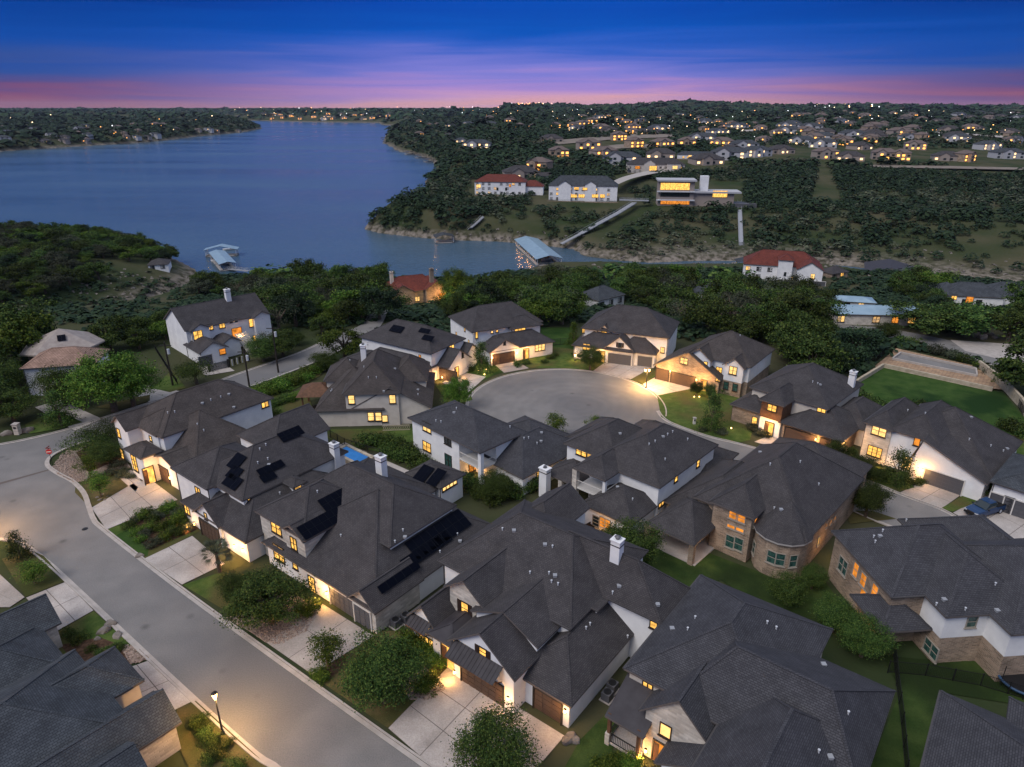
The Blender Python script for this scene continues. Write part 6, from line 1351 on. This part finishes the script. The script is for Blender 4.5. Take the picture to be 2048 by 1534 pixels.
def utility_pole(label, px, py, ty, z=0):
    p = G(px, py) if py < 660 else P(px, py); k = (767-ty)/F; hh = CAMZ+(k*p.y*cs-p.y*sn)/(cs+k*sn)-p.z; t = thing('utility_pole', p, label, 'utility pole')
    b = MB(); b.cone((0,0,0),(0,0,hh),.2,.13,8); b.build('pole', M['trim_dark'], t, off=(0,0,0)); b = MB(); b.box((0,0,hh-.7),(2.4,.12,.14)); b.build('crossarm', M['trim_dark'], t, off=(0,0,0))
    b = MB(); b.cone((.45,0,hh-2.4),(.45,0,hh-1.4),.25,.25,10); b.build('transformer', M['metal_white'], t, off=(0,0,0))
street_lamp('black street lamp on the left corner just outside the photo edge', -75, 1088, 1026, 5200)
utility_pole('tall dark utility pole at the upper road, left of the white house gate', 346, 771, 684); utility_pole('dark utility pole beyond the corner house roof', 499, 774, 697)
utility_pole('utility pole standing in the wood right of the grey blue roof', 1322, 612, 556); utility_pole('utility pole beside the carport drive', 1606, 615, 568); utility_pole('thin pole in the wood above the round bush', 557, 745, 650)
def sign(px, py, ty):
    p = P(px, py); hh = top_z(px, py, ty); t = thing('road_sign', p, 'red no entry sign with white bar under street name plates at the corner', 'road sign'); b = MB(); b.cone((0,0,0),(0,0,hh),.04,.04,8); b.build('post', M['iron'], t, off=(0,0,0))
    b = MB(); n = Vector((.25,-1,0)).normalized(); r = Vector((-n.y,n.x,0)); c = Vector((0,0,hh-.6))+n*.06; ring = [c+r*(.42*math.cos(math.pi/8+i*math.pi/4))+Vector((0,0,.42*math.sin(math.pi/8+i*math.pi/4))) for i in range(8)]
    b.face(ring); b.face([q-n*.03 for q in ring][::-1]); b.build('plate', mat('sign_red', (.45,.02,.03), .4), t, off=(0,0,0)); b = MB(); b.box(c+n*.015, (.6,.02,.14), 0, r, n); b.build('bar', M['trim_white'], t, off=(0,0,0))
    for q, d in ((hh-.05,(1,0,0)),(hh+.15,(0,1,0))): b = MB(); b.box((0,0,q),(.8,.03,.16),0,d,(-d[1],d[0],0)); b.build('name_plate', mat('sign_green', (.25,.08,.08), .4), t, off=(0,0,0))
sign(106, 931, 896)
def fence(label, pts, hh=1.5, m='iron', step=2.4, z=0, slat=False):
    w = [P(*q) for q in pts]; t = thing('fence', w[0], label, 'fence'); rails = MB(); pk = MB()
    for a, b_ in zip(w[:-1], w[1:]):
        d = b_-a; L = d.length; d.normalize(); s = Vector((-d.y,d.x,0)); n = max(1, round(L/step))
        for i in range(n+1):
            q = MB(); q.box(a+d*(L*i/n)+Vector((0,0,hh/2)), (.08,.08,hh+.1), 0, d, s); q.build('post', M[m], t)
        for zz in (.15, hh-.1): rails.box((a+b_)/2+Vector((0,0,zz)), (L,.04,.05), 0, d, s)
        for i in range(int(L/.14)): pk.box(a+d*(i*.14)+Vector((0,0,hh/2)), (.02,.02,hh-.1), 0, d, s)
    rails.build('rail', M[m], t); pk.build('pickets', M[m], t, kind='stuff')
fence('black iron fence running down between the two bottom right houses', [(1786,1310),(1792,1370),(1802,1450),(1815,1600)])
fence('black iron fence across the dark lawn at right', [(1775,1345),(1850,1352),(1960,1372),(2070,1405)])
fence('black iron fence between the pool and the lawn', [(648,868),(690,893),(760,915),(832,902),(836,880)]); fence('black iron fence at the back lawn of the round street end', [(1085,693),(1120,690),(1158,687)], 1.6)
fence('dark fence along the outer edge of the stone terrace', [(1702,762),(1790,694)], 1.4); fence('dark fence down the right side of the playing lawn', [(1955,731),(2010,772),(2052,840)], 1.4)
fence('dark fence beside the upper lawn of the white house', [(311,700),(330,730),(356,770)], 1.3)
# gate of the white house
p0, p1, p2 = P(420,744), P(458,735), P(498,722); t = thing('driveway_gate', p0, 'long slatted grey driveway gate in front of the white house', 'gate')
for a, b_, on in ((p0, p1, True), (p1, p2, False)):
    d = b_-a; L = d.length; d.normalize(); s = Vector((-d.y,d.x,0))
    if on:
        for i in range(7): q = MB(); q.box((a+b_)/2+Vector((0,0,.2+i*.22)), (L,.05,.18), 0, d, s); q.build('slat', M['garage_grey'], t)
    else:
        for i in range(8): q = MB(); q.box(a+d*(L*(i+.5)/8)+Vector((0,0,.8)), (L/17,.08,1.4), 0, d, s); q.build('panel', M['trim_white' if i % 2 else 'iron'], t)
for q_ in (p0, p1, p2): q = MB(); q.box(q_+Vector((0,0,.9)), (.35,.35,1.8)); q.build('gate_post', M['iron'], t)
# stone terrace and retaining walls of the playing lawn
def block_wall(label, pts, z0, z1, w=.45):
    ws = [P(*q) for q in pts]; t = thing('retaining_wall', ws[0], label, 'wall'); rows = max(1, round((z1-z0)/.45))
    for r in range(rows):
        for a, b_ in zip(ws[:-1], ws[1:]):
            d = b_-a; L = d.length; d.normalize(); s = Vector((-d.y,d.x,0)); n = max(1, round(L/1.6)); g = random.Random(r)
            for i in range(n):
                if NJ[0] > 280: continue
                q = MB(); off = g.uniform(-.03,.03); q.box(a+d*(L*(i+.5)/n)+s*off+Vector((0,0,z0+(z1-z0)*(r+.5)/rows)), (L/n-.03, w, (z1-z0)/rows-.03), 0, d, s); q.build('block', M['limestone2'], t); NJ[0] += 1
M['limestone2'] = noisy('terrace_limestone', (.36,.30,.22), (.48,.41,.31), 1.2, .9, bump=.3)
M['gravel'] = coursed('tan_terrace_stone', (.42,.28,.17), (.30,.19,.12), (.16,.12,.09), .8, .5, .05, .9, .6)
block_wall('low pale stone retaining wall edging the far side of the playing lawn', [(1712,768),(1766,735),(1880,760),(1984,783)], 0, .9)
NJ[0] = 0; block_wall('tall pale stone retaining wall down the right side of the playing lawn', [(1955,738),(1990,765),(2010,782),(2040,815),(2060,850)], 0, 1.9)
sheet('stone_terrace', [(1714,764),(1768,733),(1984,780),(2004,782),(1955,736),(1792,699)], .3, M['gravel'], kind='structure')
b = MB(); cr4 = [P(1784,722), P(1800,710), P(1950,742), P(1952,756)]; 
for a, c_ in zip(cr4, cr4[1:]+cr4[:1]):
    d = c_-a; b.box((a+c_)/2+Vector((0,0,.5)), (d.length,.3,.5), 0, d.normalized(), Vector((-d.y,d.x,0)).normalized())
t = thing('bocce_court', cr4[0], 'long narrow dark court framed by pale kerbs on the stone terrace', 'court'); b.build('kerb_frame', M['kerb'], t); b = MB(); b.face([(q.x,q.y,.36) for q in cr4][::-1]); b.build('playing_surface', M['asphalt'], t)
# pool
def pool():
    q = [P(*c) for c in ((668,912),(694,898),(745,922),(722,940))]; c = sum(q, Vector((0,0,0)))/4; t = thing('swimming_pool', c, 'small glowing blue swimming pool between two white chimneys', 'swimming pool'); b = MB()
    for i in range(4):
        a, e = q[i], q[(i+1) % 4]; d = e-a; b.box((a+e)/2+Vector((0,0,.45)), (d.length+.4,.5,.7), 0, d.normalized(), Vector((-d.y,d.x,0)).normalized())
    b.build('coping', M['limestone2'], t); b = MB(); b.face([(x.x,x.y,.62) for x in q][::-1]); b.build('water', M['pool'], t)
pool()
sheet('patio', [(640,905),(690,885),(860,960),(820,990),(700,960)], .055, M['concrete'], kind='structure')
def pergola():
    c = P(640,812); t = thing('pergola', c, 'brown garden pergola with solid roof beside the pale blank walled house', 'pergola', None, .07)
    for x in (-2.4,2.4):
        for y in (-2.2,2.2): b = MB(); b.box((x,y,1.5),(.25,.25,3)); b.build('post', M['wood'], t, off=(0,0,0))
    b = MB(); z = 3.0
    for a, e in (((-3.3,-3),(3.3,-3)),((3.3,-3),(3.3,3)),((3.3,3),(-3.3,3)),((-3.3,3),(-3.3,-3))): b.face([(a[0],a[1],z),(e[0],e[1],z),(e[0]*.25,e[1]*.1,z+1.5),(a[0]*.25,a[1]*.1,z+1.5)])
    b.face([(-.8,-.3,z+1.5),(.8,-.3,z+1.5),(.8,.3,z+1.5),(-.8,.3,z+1.5)]); b.face([(-3.3,3,z-.02),(3.3,3,z-.02),(3.3,-3,z-.02),(-3.3,-3,z-.02)]); b.build('roof', M['wood'], t, off=(0,0,0))
pergola()
a, e = P(765,862), P(820,860); t = thing('lattice_screen', a, 'low cream lattice screen in front of the blank pale wall', 'screen'); d = e-a; L = d.length; d.normalize(); s = Vector((-d.y,d.x,0)); b = MB()
for zz in (.1,.95): b.box((a+e)/2+Vector((0,0,zz)), (L,.07,.1), 0, d, s)
for i in range(int(L/.3)):
    p = a+d*(i*.3+.1)
    for sg in (-1,1): b.cone(p+Vector((0,0,.12 if sg > 0 else .95)), p+d*.3+Vector((0,0,.95 if sg > 0 else .12)), .03, .03, 4)
b.build('lattice', M['limestone2'], t)
# garden chairs, sofas, equipment
def chair(name, label, px, py, rz, w=.8, cat='chair', m='trim_dark', gr=None):
    t = thing(name, P(px,py)+Vector((0,0,.05)), label, cat, gr, rz); parts = [('seat',(0,0,.42),(w,.7,.16)),('backrest',(0,.33,.72),(w,.12,.55)),('armrest',(-w/2,0,.55),(.1,.7,.25)),('armrest',(w/2,0,.55),(.1,.7,.25))]
    for n, c, d in parts: b = MB(); b.box(c, d); b.build(n, M[m], t, off=(0,0,0))
    for x in (-1,1):
        for y in (-1,1): b = MB(); b.box((x*(w/2-.06),y*.28,.17),(.07,.07,.34)); b.build('leg', M['iron'], t, off=(0,0,0))
chair('garden_sofa', 'dark garden sofa on the patio below the stone porch bay', 1172, 1066, .7, 2.2, 'sofa'); chair('garden_chair', 'dark garden chair facing the sofa on the patio', 1192, 1078, 2.4, .9)
chair('garden_chair', 'pale garden chair nearer the dark feathery tree', 1206, 1066, 3.0, .9, 'chair', 'kerb'); chair('garden_chair', 'dark chair under the pergola', 632, 822, .5, .9); chair('garden_chair', 'pale chair under the pergola beside the dark one', 645, 826, -.6, .9, 'chair', 'kerb')
sheet('patio', [(1130,1062),(1180,1040),(1235,1066),(1190,1100)], .05, M['gravel'], kind='structure'); sheet('patio', [(600,830),(655,822),(675,836),(620,846)], .05, M['gravel'], kind='structure')
def ac_unit(label, px, py, rz=.9):
    t = thing('air_conditioner', P(px,py), label, 'air conditioner', 'air conditioning units', rz); b = MB(); b.box((0,0,.45),(.85,.85,.9)); b.build('cabinet', M['garage_grey'], t, off=(0,0,0)); b = MB(); b.cone((0,0,.9),(0,0,.95),.36,.36,14); b.build('fan_grille', M['iron'], t, off=(0,0,0)); b = MB(); b.box((0,0,.03),(1.1,1.1,.08)); b.build('pad', M['kerb'], t, off=(0,0,0))
for l_, x, y in (('grey air conditioner against the white wall above the dark side yard',1224,1380),('second air conditioner nearer the porch in the dark side yard',1214,1398),('air conditioner at the stone corner beside the long arrays house',792,1252),('air conditioner next in line along the long arrays house wall',812,1242),('air conditioner at the side of the pale stone house',1955,972)): ac_unit(l_, x, y)
def trampoline():
    p = P(2040,1372); t = thing('trampoline', p, 'dark round trampoline cut by the right edge below the stone house', 'trampoline')
    b = MB(); b.cone((0,0,.75),(0,0,.8),1.9,1.9,24); b.build('mat', M['iron'], t, off=(0,0,0)); b = MB()
    for i in range(24):
        a, c_ = i*math.pi/12, (i+1)*math.pi/12; b.cone((1.95*math.cos(a),1.95*math.sin(a),.8),(1.95*math.cos(c_),1.95*math.sin(c_),.8),.12,.12,6)
    b.build('rim', mat('blue_pad', (.03,.07,.14), .6), t, off=(0,0,0))
    for i in range(6): a = i*math.pi/3; b = MB(); b.cone((1.9*math.cos(a),1.9*math.sin(a),0),(1.9*math.cos(a),1.9*math.sin(a),2.4),.04,.04,6); b.build('pole', M['iron'], t, off=(0,0,0))
trampoline()
def rocks(pts, s, label, gr):
    for i, (x, y) in enumerate(pts):
        g = np.random.default_rng(i+50); p = P(x, y); bm = __import__('bmesh').new(); __import__('bmesh').ops.create_icosphere(bm, subdivisions=2, radius=1)
        for v in bm.verts: v.co = Vector((v.co.x, v.co.y*.75, v.co.z*.6))*(1+.25*math.sin(v.co.x*3+i)*math.cos(v.co.y*4+i*2)); 
        me = bpy.data.meshes.new('boulder'); bm.to_mesh(me); bm.free(); me.materials.append(M['rock']); o = link('boulder', me, None, p+Vector((0,0,.1*s)), (0,0,i), label=label, category='rock'); o['group'] = gr; k = s*g.uniform(.6,1.2); o.scale = (k,k,k)
rocks([(15,868),(56,862)], .9, 'pale boulder on the verge at the left edge of the upper road', 'boulders at the left verge'); rocks([(222,1248),(210,1262),(235,1272),(196,1278)], .6, 'pale garden boulder in the bed of the lower left house', 'boulders in the lower left bed')
rocks([(280,1112),(318,1078),(352,1045),(300,1016),(338,1022),(376,1050)], .5, 'pale edging stone of the mulched bed', 'edging stones of the mulched bed'); rocks([(1950,672),(1965,676),(1978,670),(1990,676),(1940,668)], 1.2, 'pale boulder beside the back road under the wide oak', 'boulders under the wide oak')
rocks([(195,995),(200,1000),(210,1000),(215,993),(206,989)], .25, 'white ring stone round the young tree', 'ring stones round the young tree'); rocks([(1135,1482),(1142,1475),(1150,1480)], .5, 'stone in the gravel beside the front garage corner', 'stones at the front garage corner')
def pillar(label, px, py, w, hh, m='limestone'):
    t = thing('mailbox_pillar', P(px,py), label, 'mailbox'); b = MB(); b.box((0,0,hh/2),(w,w,hh)); b.build('pillar', M[m], t, off=(0,0,0)); b = MB(); b.box((0,0,hh+.06),(w+.16,w+.16,.12)); b.build('cap', M['kerb'], t, off=(0,0,0)); b = MB(); b.box((0,-w/2-.03,hh*.72),(w*.5,.06,.3)); b.build('door', M['iron'], t, off=(0,0,0))
pillar('pale stone mailbox pillar on the left verge', 37, 868, .8, 1.8); pillar('white mailbox on the big lawn kerb', 1388, 848, .4, 1.1, 'trim_white')
def garden_light(pts, label, gr, power=45):
    for x, y in pts:
        t = thing('garden_light', P(x,y), label, 'garden light', gr); b = MB(); b.cone((0,0,0),(0,0,.3),.04,.04,6); b.build('stake', M['iron'], t, off=(0,0,0)); b = MB(); b.cone((0,0,.3),(0,0,.42),.1,.12,8); b.build('head', M['lamp'], t, off=(0,0,0)); lamp_light(P(x,y)+Vector((0,0,.7)), power, (1,.72,.3), .1, t)
garden_light([(956,744),(969,752),(972,742)], 'low garden light glowing round the uplit conical tree', 'lights round the conical tree', 70); garden_light([(1388,797),(1398,797)], 'low garden light in the ring of the small lawn tree', 'lights at the lawn tree', 40); garden_light([(1462,860)], 'single low light on the big lawn by the planted bed', 'light by the planted bed', 20)
garden_light([(278,948),(286,956)], 'low path light beside the lit corner entry', 'path lights at the corner house', 30)
for x_, y_ in ((240,902),(170,1058)):
    t = thing('manhole_cover', P(x_,y_)+Vector((0,0,.01)), 'round dark manhole cover in the '+('upper road' if y_ < 950 else 'main street'), 'manhole cover'); b = MB(); b.cone((0,0,0),(0,0,.02),.36,.36,16); b.build('cover', M['iron'], t, off=(0,0,0))
sheet('road_marking', [(-10,968),(100,938),(101,940),(-10,972)], .02, M['joint'], kind='structure')
# ------------------------------------------------------------------ vehicles
def vehicle(name, label, c, front, L, W, kind, paint):
    d = (front-c); rz = math.atan2(d.y, d.x); t = thing(name, c+Vector((0,0,.06)), label, 'pickup truck' if kind == 'pickup' else 'car', None, rz)
    def loft(secs, m, nm, mi=None):
        b = MB(); prev = None
        for x, w0, w1, z0, z1 in secs:
            r = .12; s = [Vector((x,-w0,z0)),Vector((x,-w0,(z0+z1)/2)),Vector((x,-w1,z1-r*.5)),Vector((x,-w1+r,z1)),Vector((x,w1-r,z1)),Vector((x,w1,z1-r*.5)),Vector((x,w0,(z0+z1)/2)),Vector((x,w0,z0))]
            if prev:
                for k in range(8): b.face([prev[k], s[k], s[(k+1) % 8], prev[(k+1) % 8]])
            else: b.face(s[::-1])
            prev = s
        b.face(prev); o = b.build(nm, m, t, off=(0,0,0))
        for p in o.data.polygons: p.use_smooth = False
        return o
    h = W/2; B = L/2
    if kind == 'pickup':
        loft([(-B,h*.9,h*.88,.55,1.05),(-B+.1,h,h*.97,.42,1.18),(-.9,h,h*.97,.42,1.18),(-.85,h,h*.97,.42,1.22),(B-1.6,h,h*.95,.42,1.2),(B-.5,h*.97,h*.9,.42,1.12),(B-.05,h*.9,h*.82,.5,.98)], paint, 'body')
        loft([(-.95,h*.9,h*.74,1.15,1.7),(-.75,h*.92,h*.76,1.15,1.86),(.45,h*.92,h*.76,1.15,1.88),(1.35,h*.9,h*.6,1.15,1.3)], M['glass'], 'windows'); loft([(-.8,h*.72,h*.7,1.8,1.9),(.5,h*.72,h*.7,1.8,1.91)], paint, 'roof')
        b = MB(); b.box((-B+1.05,0,1.19),(1.75,W*.82,.03)); b.build('bed', M['iron'], t, off=(0,0,0)); wx = (B-1.0, -B+1.15)
        for s in (-1,1): b = MB(); b.box((-B+1.05,s*(h*.93),1.24),(1.9,.1,.1)); b.build('bed_rail', M['iron'], t, off=(0,0,0))
    else:
        loft([(-B,h*.85,h*.8,.5,.95),(-B+.15,h,h*.95,.35,1.05),(B-1.3,h,h*.93,.35,1.02),(B-.4,h*.95,h*.85,.35,.9),(B-.02,h*.85,h*.75,.4,.75)], paint, 'body')
        loft([(-B+.1,h*.88,h*.7,1.0,1.3),(-B+.6,h*.9,h*.72,1.0,1.62),(.3,h*.9,h*.72,1.0,1.64),(1.3,h*.88,h*.6,1.0,1.1)], M['glass'], 'windows'); loft([(-B+.55,h*.7,h*.66,1.56,1.66),(.35,h*.7,h*.66,1.56,1.68)], paint, 'roof'); wx = (B-.9, -B+.9)
        b = MB(); b.box((-.6,0,1.69),(1.3,W*.5,.02)); b.build('sunroof', M['glass'], t, off=(0,0,0))
    for x in wx:
        for s in (-1,1):
            R_ = .4 if kind == 'pickup' else .34; b = MB(); b.cone((x,s*(h-.22),R_),(x,s*(h+.02),R_),R_,R_,18); b.cone((x,s*(h+.0),R_),(x,s*(h+.03),R_),R_*.6,R_*.55,12,1); b.build('wheel', [M['iron'], M['metal_white']], t, off=(0,0,0))
    for s in (-1,1):
        b = MB(); b.box((B-.12,s*h*.68,.88 if kind == 'pickup' else .7),(.16,.42,.16)); b.build('headlight', M['metal_white'], t, off=(0,0,0)); b = MB(); b.box((-B+.03,s*h*.8,.95),(.08,.2,.3)); b.build('tail_light', mat('tail_red', (.3,.01,.01), .3), t, off=(0,0,0)); b = MB(); b.box((1.0,s*(h+.1),1.2),(.14,.2,.14)); b.build('mirror', M['iron'], t, off=(0,0,0))
    b = MB(); b.box((B-.02,0,.6),(.12,W*.86,.26)); b.build('bumper', M['iron'], t, off=(0,0,0)); b = MB(); b.box((B-.0,0,.86),(.08,W*.5,.2)); b.build('grille', M['trim_dark'], t, off=(0,0,0))
vehicle('pickup_truck', 'dark blue pickup truck parked outside the black garage doors', P(1967,1026), P(1922,1040), 5.7, 2.0, 'pickup', mat('blue_paint', (.006,.035,.105), .3, .5))
vehicle('parked_car', 'white car half hidden behind the turret house roof by the brown garage', P(1634,886), P(1650,898), 4.8, 1.9, 'car', mat('white_paint', (.6,.6,.62), .3, .6))

# ------------------------------------------------------------------ evening haze over the lake and hills
b = MB(); b.box((0, 8050, 52), (46000, 16700, 158)); me = b.mesh('haze', []); hz = link('haze', me, None, kind='stuff')
hm = bpy.data.materials.new('haze_air'); hm.use_nodes = True; N = hm.node_tree.nodes; N.remove(N['Principled BSDF']); pv_ = N.new('ShaderNodeVolumePrincipled')
pv_.inputs['Color'].default_value = (.62,.72,.95,1); pv_.inputs['Density'].default_value = .00002; hm.node_tree.links.new(pv_.outputs[0], N['Material Output'].inputs['Volume']); me.materials.append(hm)
